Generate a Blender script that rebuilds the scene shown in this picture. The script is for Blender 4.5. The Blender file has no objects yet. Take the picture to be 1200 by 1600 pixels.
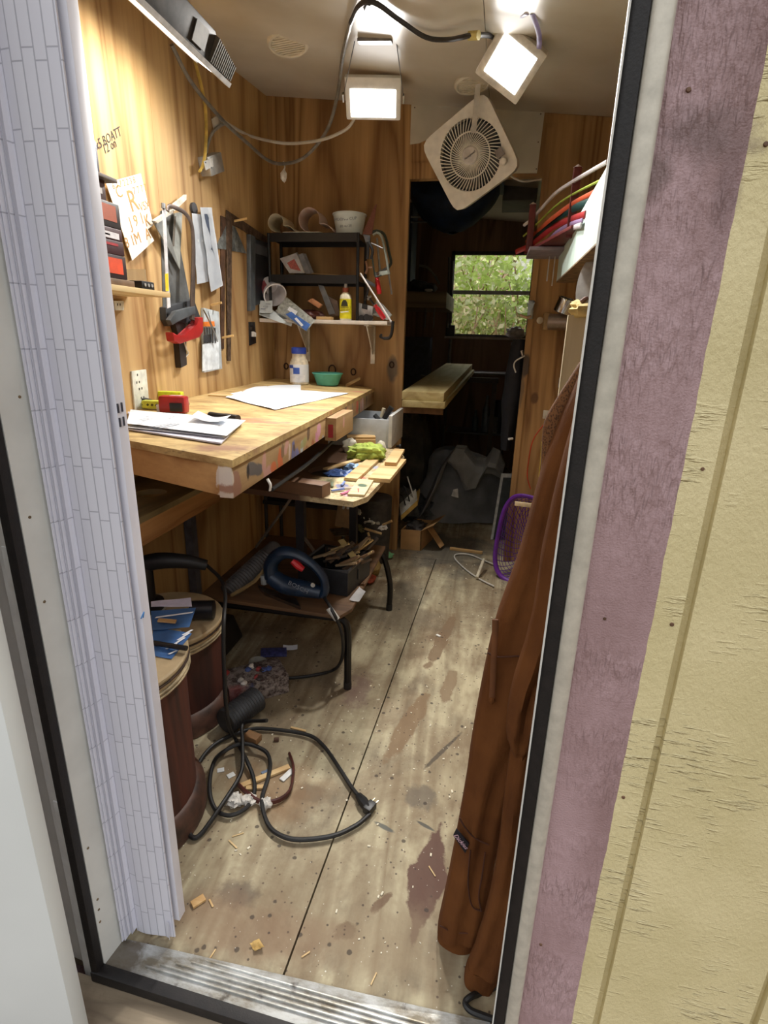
import bpy, bmesh, math, random
from mathutils import Vector as V, Matrix, noise as mnoise
random.seed(11)
SC = bpy.context.scene
COL = SC.collection
PI = math.pi

# ------------------------------------------------------------------ camera
FOC = 849.0
v1 = V((175, -270, FOC)).normalized()
v2 = V((-75, 2620, FOC)); v2 = (v2 - v1 * v1.dot(v2)).normalized()
v3 = v2.cross(v1)
if v3.x < 0: v3 = -v3
ROWS = (v3, v1, -v2)
CAM = V((0, 0, 1.25))
def c2w(c): return V((ROWS[0].dot(c), ROWS[1].dot(c), ROWS[2].dot(c)))
def ray(px, py): return c2w(V((px - 600, py - 800, FOC)))
def at(px, py, x=None, y=None, z=None):
    """point of the place seen at a pixel, on the plane x=, y= or z="""
    d = ray(px, py)
    if x is not None: t = (x - CAM.x) / d.x
    elif y is not None: t = (y - CAM.y) / d.y
    else: t = (z - CAM.z) / d.z
    return CAM + d * t
def atp(px, py, P0, n):
    d = ray(px, py); n = V(n)
    return CAM + d * ((V(P0) - CAM).dot(n) / d.dot(n))
cam_d = bpy.data.cameras.new('camera'); cam = bpy.data.objects.new('camera', cam_d); COL.objects.link(cam)
xr, up, bk = c2w(V((1, 0, 0))), c2w(V((0, -1, 0))), c2w(V((0, 0, -1)))
cam.matrix_world = Matrix(((xr.x, up.x, bk.x, CAM.x), (xr.y, up.y, bk.y, CAM.y), (xr.z, up.z, bk.z, CAM.z), (0, 0, 0, 1)))
cam_d.sensor_fit = 'VERTICAL'; cam_d.sensor_height = 36; cam_d.sensor_width = 27
cam_d.lens = FOC / 1600 * 36
cam_d.clip_start = .02
SC.camera = cam
SC.view_settings.view_transform = 'Standard'; SC.view_settings.look = 'None'
SC.view_settings.gamma = 1; SC.view_settings.use_curve_mapping = False
SC.view_settings.exposure = -0.08

# ------------------------------------------------------------------ materials
def lin(c):
    return tuple(((v / 255) / 12.92 if v / 255 <= .04045 else ((v / 255 + .055) / 1.055) ** 2.4) for v in c[:3]) + (1,)
class G:
    def __init__(s, name):
        s.m = bpy.data.materials.new(name); s.m.use_nodes = True
        s.t = s.m.node_tree; s.b = s.t.nodes['Principled BSDF']
        s.pos = s.n('ShaderNodeNewGeometry').outputs['Position']
    def n(s, ty, ins=None, **kw):
        nd = s.t.nodes.new(ty)
        for k, v in kw.items(): setattr(nd, k, v)
        for k, v in (ins or {}).items():
            sk = nd.inputs[k]
            if isinstance(v, bpy.types.NodeSocket): s.t.links.new(v, sk)
            elif isinstance(v, bpy.types.Node): s.t.links.new(v.outputs[0], sk)
            else: sk.default_value = v
        return nd
    def map(s, scale=(1, 1, 1), loc=(0, 0, 0), rot=(0, 0, 0), src=None, ty='POINT'):
        return s.n('ShaderNodeMapping', {0: src or s.pos, 1: loc, 2: rot, 3: scale}, vector_type=ty).outputs[0]
    def noise(s, scale, vec=None, detail=3, rough=.55, dist=0, out=0):
        return s.n('ShaderNodeTexNoise', {'Vector': vec or s.pos, 'Scale': scale, 'Detail': detail, 'Roughness': rough, 'Distortion': dist}).outputs[out]
    def math(s, op, a, b=0, clamp=False):
        return s.n('ShaderNodeMath', {0: a, 1: b}, operation=op, use_clamp=clamp).outputs[0]
    def rng(s, v, a, b, c=0, d=1):
        return s.n('ShaderNodeMapRange', {0: v, 1: a, 2: b, 3: c, 4: d}).outputs[0]
    def mix(s, f, a, b, mode='MIX'):
        nd = s.n('ShaderNodeMix', data_type='RGBA', blend_type=mode)
        for k, v in ((0, f), (6, a), (7, b)):
            if isinstance(v, bpy.types.NodeSocket): s.t.links.new(v, nd.inputs[k])
            else: nd.inputs[k].default_value = v
        return nd.outputs[2]
    def stain(s, col, c, r, rot, colr, strength=.8, warp=.5, wscale=30, edge=.35, diamond=False):
        """an irregular mark at world point c with radii r, turned by rot (euler)"""
        p = s.map(r, c, rot, ty='TEXTURE')
        ln = s.n('ShaderNodeVectorMath', {0: p}, operation='LENGTH').outputs['Value']
        if diamond:
            ab = s.n('ShaderNodeVectorMath', {0: p}, operation='ABSOLUTE'); ln = s.n('ShaderNodeVectorMath', {0: ab.outputs[0], 1: (1, 1, 0)}, operation='DOT_PRODUCT').outputs['Value']
        nz = s.noise(wscale, detail=4, rough=.65)
        v = s.math('ADD', ln, s.math('MULTIPLY', s.math('SUBTRACT', nz, .5), warp * 2))
        f = s.rng(v, 1.0, 1.0 - edge, 0, strength)
        return s.mix(f, col, lin(colr))
    def bump(s, h, strength=.3, dist=.002):
        nd = s.n('ShaderNodeBump', {'Height': h, 'Strength': strength, 'Distance': dist})
        s.t.links.new(nd.outputs[0], s.b.inputs['Normal'])
    def done(s, col=None, rough=.6, metal=0, spec=.5):
        for k, v in (('Base Color', col), ('Roughness', rough), ('Metallic', metal), ('Specular IOR Level', spec)):
            if v is None: continue
            if isinstance(v, bpy.types.NodeSocket): s.t.links.new(v, s.b.inputs[k])
            else: s.b.inputs[k].default_value = v
        return s.m
_mc = {}
def sc(c, k): return tuple(max(0, min(255, v * k)) for v in c)
def mat(c, rough=.6, metal=0, var=.12, vs=25, bump=0, bs=300, trans=0, spec=.5, name=None, alpha=1):
    key = (tuple(c), rough, metal, var, vs, bump, bs, trans, spec, alpha)
    if key in _mc: return _mc[key]
    g = G(name or 'surface_%02x%02x%02x' % tuple(int(v) for v in c))
    nz = g.noise(vs, detail=4)
    col = g.mix(g.rng(nz, .3, .7), lin(sc(c, 1 - var)), lin(sc(c, 1 + var)))
    if bump: g.bump(g.noise(bs, detail=3), bump, .002)
    if trans: g.b.inputs['Transmission Weight'].default_value = trans
    if alpha < 1: g.b.inputs['Alpha'].default_value = alpha
    _mc[key] = g.done(col, rough, metal, spec)
    return _mc[key]
def wood(c, c2, axis='z', s=9, rings=7, rough=.65, knots=True, name='plywood', stains=(), bump=.15, dirt=None):
    key = ('w', tuple(c), tuple(c2), axis, s, rings, len(stains), name)
    if key in _mc: return _mc[key]
    g = G(name)
    k = .11
    sca = {'x': (k, 1, 1), 'y': (1, k, 1), 'z': (1, 1, k)}[axis]
    p = g.map(sca)
    low = g.noise(s * .35, p, 3, .5, .9)
    rg = g.math('PINGPONG', g.math('MULTIPLY', low, rings * 2.2), 1)
    rg = g.math('POWER', rg, 1.6)
    fine = g.noise(s * 7, g.map({'x': (.05, 1, 1), 'y': (1, .05, 1), 'z': (1, 1, .05)}[axis]), 3, .6)
    f = g.math('ADD', g.math('MULTIPLY', rg, .7), g.math('MULTIPLY', fine, .5))
    col = g.mix(g.rng(f, .1, .95), lin(c), lin(c2))
    big = g.noise(1.7, detail=3)
    col = g.mix(g.rng(big, .35, .75, 0, .35), col, lin(sc(c2, .8)))
    if knots:
        vo = g.n('ShaderNodeTexVoronoi', {'Vector': g.map({'x': (.5, 1, 1), 'y': (1, .5, 1), 'z': (1, 1, .5)}[axis]), 'Scale': 3.3}).outputs['Distance']
        vo = g.math('ADD', vo, g.math('MULTIPLY', g.noise(30), .05))
        col = g.mix(g.rng(vo, .075, .045, 0, .75), col, lin(sc(c2, .42)))
    if dirt:
        nz = g.noise(6, detail=6, rough=.7)
        col = g.mix(g.rng(nz, .52, .72, 0, .6), col, lin(dirt))
    for st in stains: col = g.stain(col, *st)
    if bump: g.bump(fine, bump, .002)
    _mc[key] = g.done(col, rough)
    return _mc[key]

# ------------------------------------------------------------------ geometry
def cat(pts, sub, closed=False):
    pts = [V(p) for p in pts]; n = len(pts); out = []
    if n < 3 or sub < 2: return pts
    rngs = range(n) if closed else range(n - 1)
    for i in rngs:
        p0 = pts[(i - 1) % n] if closed or i > 0 else pts[0] * 2 - pts[1]
        p1 = pts[i]; p2 = pts[(i + 1) % n]
        p3 = pts[(i + 2) % n] if closed or i + 2 < n else pts[-1] * 2 - pts[-2]
        for k in range(sub):
            t = k / sub
            out.append(.5 * ((2 * p1) + (p2 - p0) * t + (2 * p0 - 5 * p1 + 4 * p2 - p3) * t * t + (3 * p1 - p0 - 3 * p2 + p3) * t ** 3))
    if not closed: out.append(pts[-1])
    return out
def frame(w):
    w = V(w).normalized()
    a = V((0, 0, 1)) if abs(w.z) < .9 else V((1, 0, 0))
    u = a.cross(w).normalized()
    return u, w.cross(u), w
class MB:
    def __init__(s): s.bm = bmesh.new(); s.mi = 0
    def vs(s, pts): return [s.bm.verts.new(V(p)) for p in pts]
    def f(s, vl):
        try: fc = s.bm.faces.new(vl); fc.material_index = s.mi; return fc
        except ValueError: return None
    def hexa(s, b, t, bev=0):
        vb, vt = s.vs(b), s.vs(t); fs = [s.f(vb[::-1]), s.f(vt)]
        n = len(vb)
        for i in range(n): fs.append(s.f([vb[i], vb[(i + 1) % n], vt[(i + 1) % n], vt[i]]))
        if bev:
            es = list({e for f_ in fs if f_ for e in f_.edges})
            r = bmesh.ops.bevel(s.bm, geom=es, offset=bev, segments=2, profile=.6, affect='EDGES', clamp_overlap=True)
            for f_ in r['faces']: f_.material_index = s.mi
        return s
    def obox(s, o, u, v, w, bev=0):
        o, u, v, w = V(o), V(u), V(v), V(w)
        return s.hexa([o, o + u, o + u + v, o + v], [o + w, o + u + w, o + u + v + w, o + v + w], bev)
    def box(s, c, d, rot=(0, 0, 0), bev=0):
        R = Matrix.Rotation(rot[2], 3, 'Z') @ Matrix.Rotation(rot[1], 3, 'Y') @ Matrix.Rotation(rot[0], 3, 'X')
        u, v, w = R @ V((d[0], 0, 0)), R @ V((0, d[1], 0)), R @ V((0, 0, d[2]))
        return s.obox(V(c) - (u + v + w) / 2, u, v, w, bev)
    def bx(s, x0, x1, y0, y1, z0, z1, bev=0):
        return s.obox((x0, y0, z0), (x1 - x0, 0, 0), (0, y1 - y0, 0), (0, 0, z1 - z0), bev)
    def poly(s, pts, vec, bev=0):
        vec = V(vec); return s.hexa(pts, [V(p) + vec for p in pts], bev)
    def tube(s, pts, r, n=8, closed=False, sub=5, caps=True, flat=1, ref=None):
        nr = len(pts)
        P = cat(pts, sub, closed); m = len(P)
        if isinstance(r, (list, tuple)):
            R = [r[min(nr - 1, int(i / (m - 1) * (nr - 1)))] * (1 - (i / (m - 1) * (nr - 1)) % 1) + r[min(nr - 1, int(i / (m - 1) * (nr - 1)) + 1)] * ((i / (m - 1) * (nr - 1)) % 1) for i in range(m)]
        else: R = [r] * m
        u = None; rings = []
        for i, p in enumerate(P):
            if closed: d = P[(i + 1) % m] - P[i - 1]
            else: d = P[min(i + 1, m - 1)] - P[max(i - 1, 0)]
            if d.length < 1e-9: d = V((0, 0, 1))
            d.normalize()
            if u is None: u = frame(d)[0] if ref is None else (V(ref) - d * d.dot(V(ref))).normalized()
            u = (u - d * d.dot(u)).normalized(); v = d.cross(u)
            rings.append(s.vs([p + (u * math.cos(2 * PI * k / n) + v * math.sin(2 * PI * k / n) * flat) * R[i] for k in range(n)]))
        for i in range(m if closed else m - 1):
            a, b = rings[i], rings[(i + 1) % m]
            for k in range(n): s.f([a[k], a[(k + 1) % n], b[(k + 1) % n], b[k]])
        if caps and not closed: s.f(rings[0][::-1]); s.f(rings[-1])
        return s
    def lathe(s, prof, c, ax=(0, 0, 1), n=20, sx=1, sy=1):
        u, v, w = frame(ax); c = V(c); rings = []
        if abs(V(ax).normalized().z) > .999: u, v, w = V((1, 0, 0)), V((0, 1, 0)), V(ax).normalized()
        for r, h in prof:
            if r < 1e-6: rings.append(s.vs([c + w * h]))
            else: rings.append(s.vs([c + w * h + (u * math.cos(2 * PI * k / n) * sx + v * math.sin(2 * PI * k / n) * sy) * r for k in range(n)]))
        for a, b in zip(rings, rings[1:]):
            for k in range(n):
                k2 = (k + 1) % n
                if len(a) == 1 and len(b) == 1: continue
                if len(a) == 1: s.f([a[0], b[k2], b[k]])
                elif len(b) == 1: s.f([a[k], a[k2], b[0]])
                else: s.f([a[k], a[k2], b[k2], b[k]])
        if len(rings[0]) > 1: s.f(rings[0][::-1])
        if len(rings[-1]) > 1: s.f(rings[-1])
        return s
    def cyl(s, a, b, r, n=12, r2=None):
        a, b = V(a), V(b); L = (b - a).length
        return s.lathe([(r, 0), (r if r2 is None else r2, L)], a, b - a, n)
    def grid(s, fn, nu, nv, thick=0, wrap=False):
        """surface fn(u,v)->point; thick gives it a back side"""
        P = [[V(fn(i / nu, j / nv)) for j in range(nv + 1)] for i in range(nu + (0 if wrap else 1))]
        A = [s.vs(r) for r in P]; m = len(P)
        for i in range(nu):
            for j in range(nv): s.f([A[i][j], A[(i + 1) % m][j], A[(i + 1) % m][j + 1], A[i][j + 1]])
        if thick:
            N = [[None] * (nv + 1) for _ in P]
            for i in range(m):
                for j in range(nv + 1):
                    du = P[min(i + 1, m - 1)][j] - P[max(i - 1, 0)][j]; dv = P[i][min(j + 1, nv)] - P[i][max(j - 1, 0)]
                    nn = du.cross(dv); N[i][j] = P[i][j] - (nn.normalized() if nn.length > 1e-12 else V((0, 0, 1))) * thick
            B = [s.vs(r) for r in N]
            for i in range(nu):
                for j in range(nv): s.f([B[i][j], B[i][j + 1], B[(i + 1) % m][j + 1], B[(i + 1) % m][j]])
            for i in range(nu):
                s.f([A[i][0], B[i][0], B[(i + 1) % m][0], A[(i + 1) % m][0]]); s.f([A[i][nv], A[(i + 1) % m][nv], B[(i + 1) % m][nv], B[i][nv]])
            if not wrap:
                for j in range(nv):
                    s.f([A[0][j], A[0][j + 1], B[0][j + 1], B[0][j]]); s.f([A[nu][j], B[nu][j], B[nu][j + 1], A[nu][j + 1]])
        return s
    def blob(s, c, r, amp=.25, fr=6, nu=18, nv=12, seed=0, flat=0):
        c, r = V(c), V(r)
        def pt(a, b):
            th, ph = a * 2 * PI, (b - .5) * PI
            d = V((math.cos(th) * math.cos(ph), math.sin(th) * math.cos(ph), math.sin(ph)))
            k = 1 + amp * mnoise.noise(d * fr * .35 + V((seed * 7.3, seed, 1))) + amp * .5 * mnoise.noise(d * fr + V((seed, 3, 2)))
            p = V((d.x * r.x * k, d.y * r.y * k, d.z * r.z * k))
            if flat: p.z = max(p.z, -r.z * flat)
            return c + p
        return s.grid(pt, nu, nv, wrap=True)
    def sheet(s, q, nu=6, nv=6, bend=0, t=.0006, rip=0, fr=3, seed=0):
        """thin bent sheet over quad q (4 points)"""
        a, b, c, d = [V(p) for p in q]; nn = (b - a).cross(d - a).normalized()
        def pt(u, v):
            p = (a * (1 - u) + b * u) * (1 - v) + (d * (1 - u) + c * u) * v
            h = bend * 4 * (u - .5) ** 2 + rip * mnoise.noise(V((u * fr, v * fr, seed)))
            return p + nn * h
        return s.grid(pt, nu, nv, thick=-t)
    def build(s, name, mats, parent=None, ang=35):
        if not isinstance(mats, (list, tuple)): mats = [mats]
        bmesh.ops.recalc_face_normals(s.bm, faces=s.bm.faces[:])
        me = bpy.data.meshes.new(name); s.bm.to_mesh(me); s.bm.free()
        for m in mats: me.materials.append(m)
        if ang:
            me.shade_smooth(); me.set_sharp_from_angle(angle=math.radians(ang))
        o = bpy.data.objects.new(name, me); COL.objects.link(o)
        if parent: o.parent = parent
        return o
def tag(o, label, cat_, group=None):
    o['label'] = label; o['category'] = cat_
    if group: o['group'] = group
    return o
def thing(name, label, cat_, group=None):
    o = bpy.data.objects.new(name, None); o.empty_display_size = .02; COL.objects.link(o)
    return tag(o, label, cat_, group)
def struct(o): o['kind'] = 'structure'; return o
def one(m, name, mats, label, cat_, group=None, ang=35):
    return tag(m.build(name, mats, ang=ang), label, cat_, group)
def text(s, size, o, xd, yd, m, name='lettering', parent=None, ext=.0003, ital=0, font_sp=1):
    cu = bpy.data.curves.new(name, 'FONT'); cu.body = s; cu.size = size; cu.extrude = ext; cu.shear = ital; cu.space_character = font_sp
    cu.align_x = 'CENTER'; cu.align_y = 'CENTER'; cu.resolution_u = 2
    ob = bpy.data.objects.new(name, cu); COL.objects.link(ob)
    dg = bpy.context.evaluated_depsgraph_get()
    me = bpy.data.meshes.new_from_object(ob.evaluated_get(dg))
    COL.objects.unlink(ob); bpy.data.objects.remove(ob)
    xd, yd = V(xd).normalized(), V(yd); yd = (yd - xd * xd.dot(yd)).normalized(); zd = xd.cross(yd)
    o = V(o)
    me.transform(Matrix(((xd.x, yd.x, zd.x, o.x), (xd.y, yd.y, zd.y, o.y), (xd.z, yd.z, zd.z, o.z), (0, 0, 0, 1))))
    me.materials.clear(); me.materials.append(m); me.name = name
    r = bpy.data.objects.new(name, me); COL.objects.link(r)
    if parent: r.parent = parent
    return r
def bbox(o, acc):
    if o.type == 'MESH':
        for v in o.data.vertices: acc.append(v.co)
    for c in o.children: bbox(c, acc)
def finalize():
    """give every object its own origin (things at their base)"""
    bpy.context.view_layer.update()
    def rec(o, po):
        acc = []
        bbox(o, acc)
        if not acc: return
        xs = [p.x for p in acc]; ys = [p.y for p in acc]; zs = [p.z for p in acc]
        org = V(((min(xs) + max(xs)) / 2, (min(ys) + max(ys)) / 2, min(zs)))
        kids = list(o.children)
        for c in kids: rec(c, org)
        if o.type == 'MESH': o.data.transform(Matrix.Translation(-org))
        o.location = org - po
    for o in [x for x in COL.objects if x.parent is None and x.type in ('MESH', 'EMPTY')]: rec(o, V((0, 0, 0)))

W = -1.24      # left wall inner face
YB = 3.07      # partition face
XR = .52       # right wall inner face
YF = 5.6       # far wall inner face
def ceil_z(x, y): return 2.385 + .09 * (y - 3.07) - .09 * (x + 1.24) if y < 3.1 else 2.385 - .09 * (x + 1.24)
def L(px, py, d=0): return at(px, py, x=W + d)
def B(px, py, d=0): return at(px, py, y=YB - d)
def FL(px, py, h=0): return at(px, py, z=h)
def FW(x, d, z): return V((x, .648 - .04 * (x + .694) + d, z))
# ------------------------------------------------------------------ shared materials
PLY = wood((210, 176, 122), (150, 112, 66), 'z', 9, 5, name='plywood_left',
           stains=[((W, 2.62, 1.52), (.2, .25, .35), (0, 0, 0), (120, 78, 42), .3, .6, 9)])
PLYB = wood((198, 158, 104), (128, 90, 50), 'z', 9, 6, name='plywood_back', stains=[
    ((-.55, YB, 1.08), (.035, .1, .085), (0, 0, 0), (70, 68, 66), .75, .35, 20),
    (tuple(B(820, 572)), (.028, .1, .07), (0, 0, 0), (52, 50, 50), .85, .4, 25),
    (tuple(B(814, 610)), (.02, .1, .11), (0, .05, 0), (86, 80, 70), .6, .5, 20),
    (tuple(B(835, 622)), (.024, .1, .036), (0, 0, 0), (92, 62, 38), .8, .15, 30)])
PINE = wood((206, 162, 104), (164, 112, 60), 'x', 14, 4, name='pine_board', knots=False)
PINEY = wood((214, 180, 122), (172, 126, 74), 'y', 14, 4, name='pine_plank')
SCRAP = wood((222, 196, 146), (186, 146, 92), 'x', 20, 3, name='scrap_wood', knots=False)
DARKW = wood((160, 128, 100), (108, 82, 60), 'z', 10, 4, name='dark_panel', knots=False)
BARK = wood((92, 46, 34), (48, 24, 20), 'z', 12, 5, name='stained_wood', knots=False)
WHITE = mat((226, 226, 222), .45, var=.04)
OFFW = mat((205, 198, 180), .55, var=.06)
BLACK = mat((22, 22, 24), .45, var=.2)
RUBBER = mat((26, 25, 25), .55, var=.25, bump=.1)
STEEL = mat((150, 152, 154), .3, 1, .1)
DSTEEL = mat((92, 94, 98), .42, .8, .2)
RUST = mat((92, 74, 60), .6, .5, .35, 40)
REDP = mat((158, 36, 36), .35, var=.08)
PAPER = mat((228, 232, 238), .8, var=.02)
INK = mat((40, 38, 40), .8, var=.1)
INKG = mat((120, 126, 140), .8, var=.05)

# ------------------------------------------------------------------ floor
def floor_mat():
    g = G('worn_plywood_floor')
    p = g.map((1, .12, 1))
    low = g.noise(4.5, p, 3, .55, .8)
    rg = g.math('PINGPONG', g.math('MULTIPLY', low, 14), 1)
    fine = g.noise(60, g.map((1, .06, 1)), 3)
    col = g.mix(g.rng(g.math('ADD', g.math('MULTIPLY', rg, .6), g.math('MULTIPLY', fine, .5)), .2, 1), lin((184, 174, 144)), lin((130, 114, 88)))
    big = g.noise(3.2, detail=6, rough=.72, dist=.3)
    col = g.mix(g.rng(big, .42, .68, 0, .85), col, lin((112, 90, 66)))
    big2 = g.noise(5.5, g.map((1, .55, 1), (3, 1, 0)), 6, .7)
    col = g.mix(g.rng(big2, .50, .72, 0, .7), col, lin((86, 74, 60)))
    pale = g.noise(4.1, g.map((1, .4, 1), (7, 2, 0)), 5, .6)
    col = g.mix(g.rng(pale, .55, .66, 0, .55), col, lin((208, 198, 164)))
    F = lambda x, y: tuple(FL(x, y))
    for st in [
        (F(668, 1372), (.055, .17, .3), (0, 0, -.1), (88, 58, 48), .92, .35, 28, .12, True),
        (F(640, 1130), (.035, .2, .3), (0, 0, -.22), (122, 98, 70), .85, .45, 16, .15),
        (F(690, 1000), (.03, .24, .3), (0, 0, -.16), (118, 95, 70), .85, .5, 15, .15),
        (F(702, 1070), (.028, .12, .3), (0, 0, -.1), (124, 102, 76), .8, .5, 18, .2),
        (F(655, 1245), (.05, .05, .3), (0, 0, .3), (104, 94, 80), .8, .7, 25, .3),
        (F(690, 1175), (.008, .12, .3), (0, 0, -.5), (70, 62, 52), .8, .6, 20, .3),
        (F(600, 1292), (.035, .008, .3), (0, 0, -.35), (78, 82, 80), .85, .3, 30, .3),
        (F(664, 1290), (.03, .006, .3), (0, 0, -.4), (66, 68, 66), .85, .3, 30, .3),
        (F(485, 1240), (.07, .05, .3), (0, 0, 0), (96, 84, 68), .75, .8, 16, .5),
        (F(540, 1455), (.03, .02, .3), (0, 0, .4), (88, 64, 44), .85, .8, 40, .3),
        (F(597, 1410), (.012, .035, .3), (0, 0, -.6), (98, 72, 52), .8, .8, 40, .3),
        (F(370, 1395), (.06, .04, .3), (0, 0, 0), (92, 78, 66), .65, .9, 25, .5),
        (F(560, 1080), (.06, .12, .3), (0, 0, 0), (104, 74, 74), .55, .9, 25, .5),
        (F(640, 930), (.12, .2, .3), (0, 0, 0), (104, 96, 82), .6, .8, 9, .5),
        (F(700, 860), (.34, .4, .3), (0, 0, 0), (86, 82, 74), .8, .9, 7, .5),
        (F(620, 960), (.25, .2, .3), (0, 0, 0), (110, 98, 80), .6, .9, 9, .5),
        (F(400, 1450), (.25, .08, .3), (0, 0, 0), (128, 102, 78), .6, .9, 10, .6),
        (F(600, 1470), (.2, .1, .3), (0, 0, 0), (140, 122, 96), .5, .9, 9, .6),
        (F(450, 1060), (.3, .5, .3), (0, 0, 0), (96, 78, 58), .55, .6, 6, .5),
        (F(420, 1230), (.2, .13, .3), (0, 0, 0), (128, 98, 66), .6, .7, 10, .5)]:
        col = g.stain(col, *st)
    # spots, drips and specks
    for sca, th, c, seed in ((26, .16, (58, 48, 40), 0), (48, .14, (60, 48, 42), 5), (44, .07, (226, 222, 208), 9), (80, .10, (206, 200, 184), 4), (60, .16, (84, 66, 54), 13)):
        vo = g.n('ShaderNodeTexVoronoi', {'Vector': g.map((1, 1, 0), (seed, seed * 2, 0)), 'Scale': sca})
        pick = g.n('ShaderNodeSeparateColor', {0: vo.outputs['Color']}).outputs[0]
        d = g.math('ADD', vo.outputs['Distance'], g.math('MULTIPLY', g.noise(120), .12))
        m_ = g.math('MULTIPLY', g.rng(d, th + .07, th + .02), g.math('GREATER_THAN', pick, .62))
        col = g.mix(g.math('MULTIPLY', m_, .8), col, lin(c))
    g.bump(fine, .2, .002)
    return g.done(col, .75)
FLOOR = floor_mat()
m = MB()
s0, s1 = FL(459, 1480), FL(634, 1003); dd = (s1 - s0) / (s1.y - s0.y)
def sx(y): return s0.x + dd.x * (y - s0.y)
g_ = .0022
y0, y1 = .69, 2.98
m.hexa([(W - .05, y0, -.05), (sx(y0) - g_, y0, -.05), (sx(y1) - g_, y1, -.05), (W - .05, y1, -.05)], [(W - .05, y0, 0), (sx(y0) - g_, y0, 0), (sx(y1) - g_, y1, 0), (W - .05, y1, 0)])
m.hexa([(sx(y0) + g_, y0, -.05), (XR + .05, y0, -.05), (XR + .05, y1, -.05), (sx(y1) + g_, y1, -.05)], [(sx(y0) + g_, y0, 0), (XR + .05, y0, 0), (XR + .05, y1, 0), (sx(y1) + g_, y1, 0)])
m.bx(W - .05, XR + .05, y1 + .003, YF + .05, -.05, 0)
m.bx(W - .05, XR + .05, y0, YF + .05, -.08, -.05)
struct(m.build('floor', FLOOR))

# ------------------------------------------------------------------ walls
m = MB(); m.bx(W - .05, W, .7, 2.02, -.05, 2.5); m.bx(W - .05, W - .0005, 2.022, YF + .05, -.05, 2.5)
wl = struct(m.build('wall_left', PLY))
m = MB(); m.bx(XR, XR + .05, .62, YF + .05, -.05, 2.5)
struct(m.build('wall_right', PLY))
DX0, DX1, DZ = -.492, .153, 2.0
m = MB()
m.bx(W, DX0, YB, YB + .04, 0, 2.45); m.bx(DX1, XR, YB, YB + .04, 0, 2.45); m.bx(DX0, DX1, YB, YB + .04, DZ, 2.45)
m.bx(DX1 + .0, DX1 + .028, YB - .006, YB, 0, 2.2)           # narrow strip beside the opening
m.bx(DX0, -.25, YB - .008, YB, DZ + .0, DZ + .07)
m.hexa([tuple(B(853, 178, .004)), tuple(B(957, 184, .004)), tuple(B(957, 189, .004)), tuple(B(853, 192, .004))], [tuple(B(853, 178, -.001)), tuple(B(957, 184, -.001)), tuple(B(957, 189, -.001)), tuple(B(853, 192, -.001))])
wbk = struct(m.build('wall_back', PLYB))
m = MB()
wx0, wx1, wz0, wz1 = -.47, .30, 1.27, 2.02
m.bx(W, wx0, YF, YF + .05, 0, 2.5); m.bx(wx1, XR, YF, YF + .05, 0, 2.5); m.bx(wx0, wx1, YF, YF + .05, 0, wz0); m.bx(wx0, wx1, YF, YF + .05, wz1, 2.5)
struct(m.build('wall_far', DARKW))
# ceiling: glossy sheets, sloping a little
m = MB()
ys = [.55, 3.1]
def cq(x0, x1, ya, yb, dz=0): return [(x0, ya, ceil_z(x0, ya) + dz), (x1, ya, ceil_z(x1, ya) + dz), (x1, yb, ceil_z(x1, yb) + dz), (x0, yb, ceil_z(x0, yb) + dz)]
for xa, xb in ((W - .05, -.12), (-.118, XR + .06)):
    m.hexa(cq(xa, xb, .55, 3.099), cq(xa, xb, .55, 3.099, .06))
m.hexa(cq(W - .05, XR + .06, 3.1, 5.7), cq(W - .05, XR + .06, 3.1, 5.7, .06))
gC = G('ceiling_sheet')
nz = gC.noise(2.2, detail=5)
cc = gC.mix(gC.rng(nz, .35, .75), lin((208, 202, 188)), lin((180, 170, 150)))
gC.bump(gC.noise(1.5, detail=1), .25, .05)
struct(m.build('ceiling', gC.done(cc, .3)))

# front wall: rough-sawn siding with grooves, part of it painted mauve
def siding_mat():
    g = G('painted_rough_siding')
    sep = g.n('ShaderNodeSeparateXYZ', {0: g.pos})
    x, z = sep.outputs[0], sep.outputs[2]
    edge = g.math('ADD', .2055, g.math('MULTIPLY', g.math('SUBTRACT', g.noise(14, g.map((0, 0, 1)), 3), .5), .007))
    mask = g.math('LESS_THAN', x, edge)
    mauve = g.mix(g.rng(g.noise(9, g.map((1, 1, .35)), 4), .35, .7), lin((170, 142, 144)), lin((136, 108, 106)))
    yel = g.mix(g.rng(g.noise(7, detail=5), .3, .7), lin((220, 206, 160)), lin((202, 188, 140)))
    col = g.mix(mask, yel, mauve)
    for st in [((.17, .61, 1.43), (.05, .1, .03), (0, .3, 0), (110, 88, 86), .75, .7, 40, .6), ((.13, .61, 1.40), (.02, .1, .03), (0, 0, 0), (104, 84, 80), .7, .7, 45, .6), ((.196, .61, 1.38), (.014, .1, .05), (0, 0, 0), (110, 86, 86), .5, .7, 45, .6)]:
        col = g.stain(col, *st)
    # saw marks: short ridges along the board, gathered in bands
    rid = g.rng(g.noise(170, g.map((1, .2, .22), rot=(0, .05, 0)), 2, .5), .35, .7)
    band = g.rng(g.noise(10, g.map((.5, .1, 1)), 3), .38, .6)
    rough = g.noise(420, detail=3)
    rw = g.math('MULTIPLY', g.rng(g.noise(200, g.map((.16, .2, 1)), 3), .55, .7), g.rng(g.noise(9), .45, .6))
    h1 = g.math('ADD', g.math('MULTIPLY', g.math('MULTIPLY', rid, band), .8), g.math('MULTIPLY', rough, .25))
    h2 = g.math('ADD', g.math('MULTIPLY', rw, .7), g.math('MULTIPLY', g.noise(190, g.map((1, 1, .6)), 5, .7), .55))
    hh = g.n('ShaderNodeMix', {0: mask, 2: h2, 3: h1}, data_type='FLOAT').outputs[0]
    g.bump(hh, 1.0, .0036)
    return g.done(col, .6)
SID = siding_mat()
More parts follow.
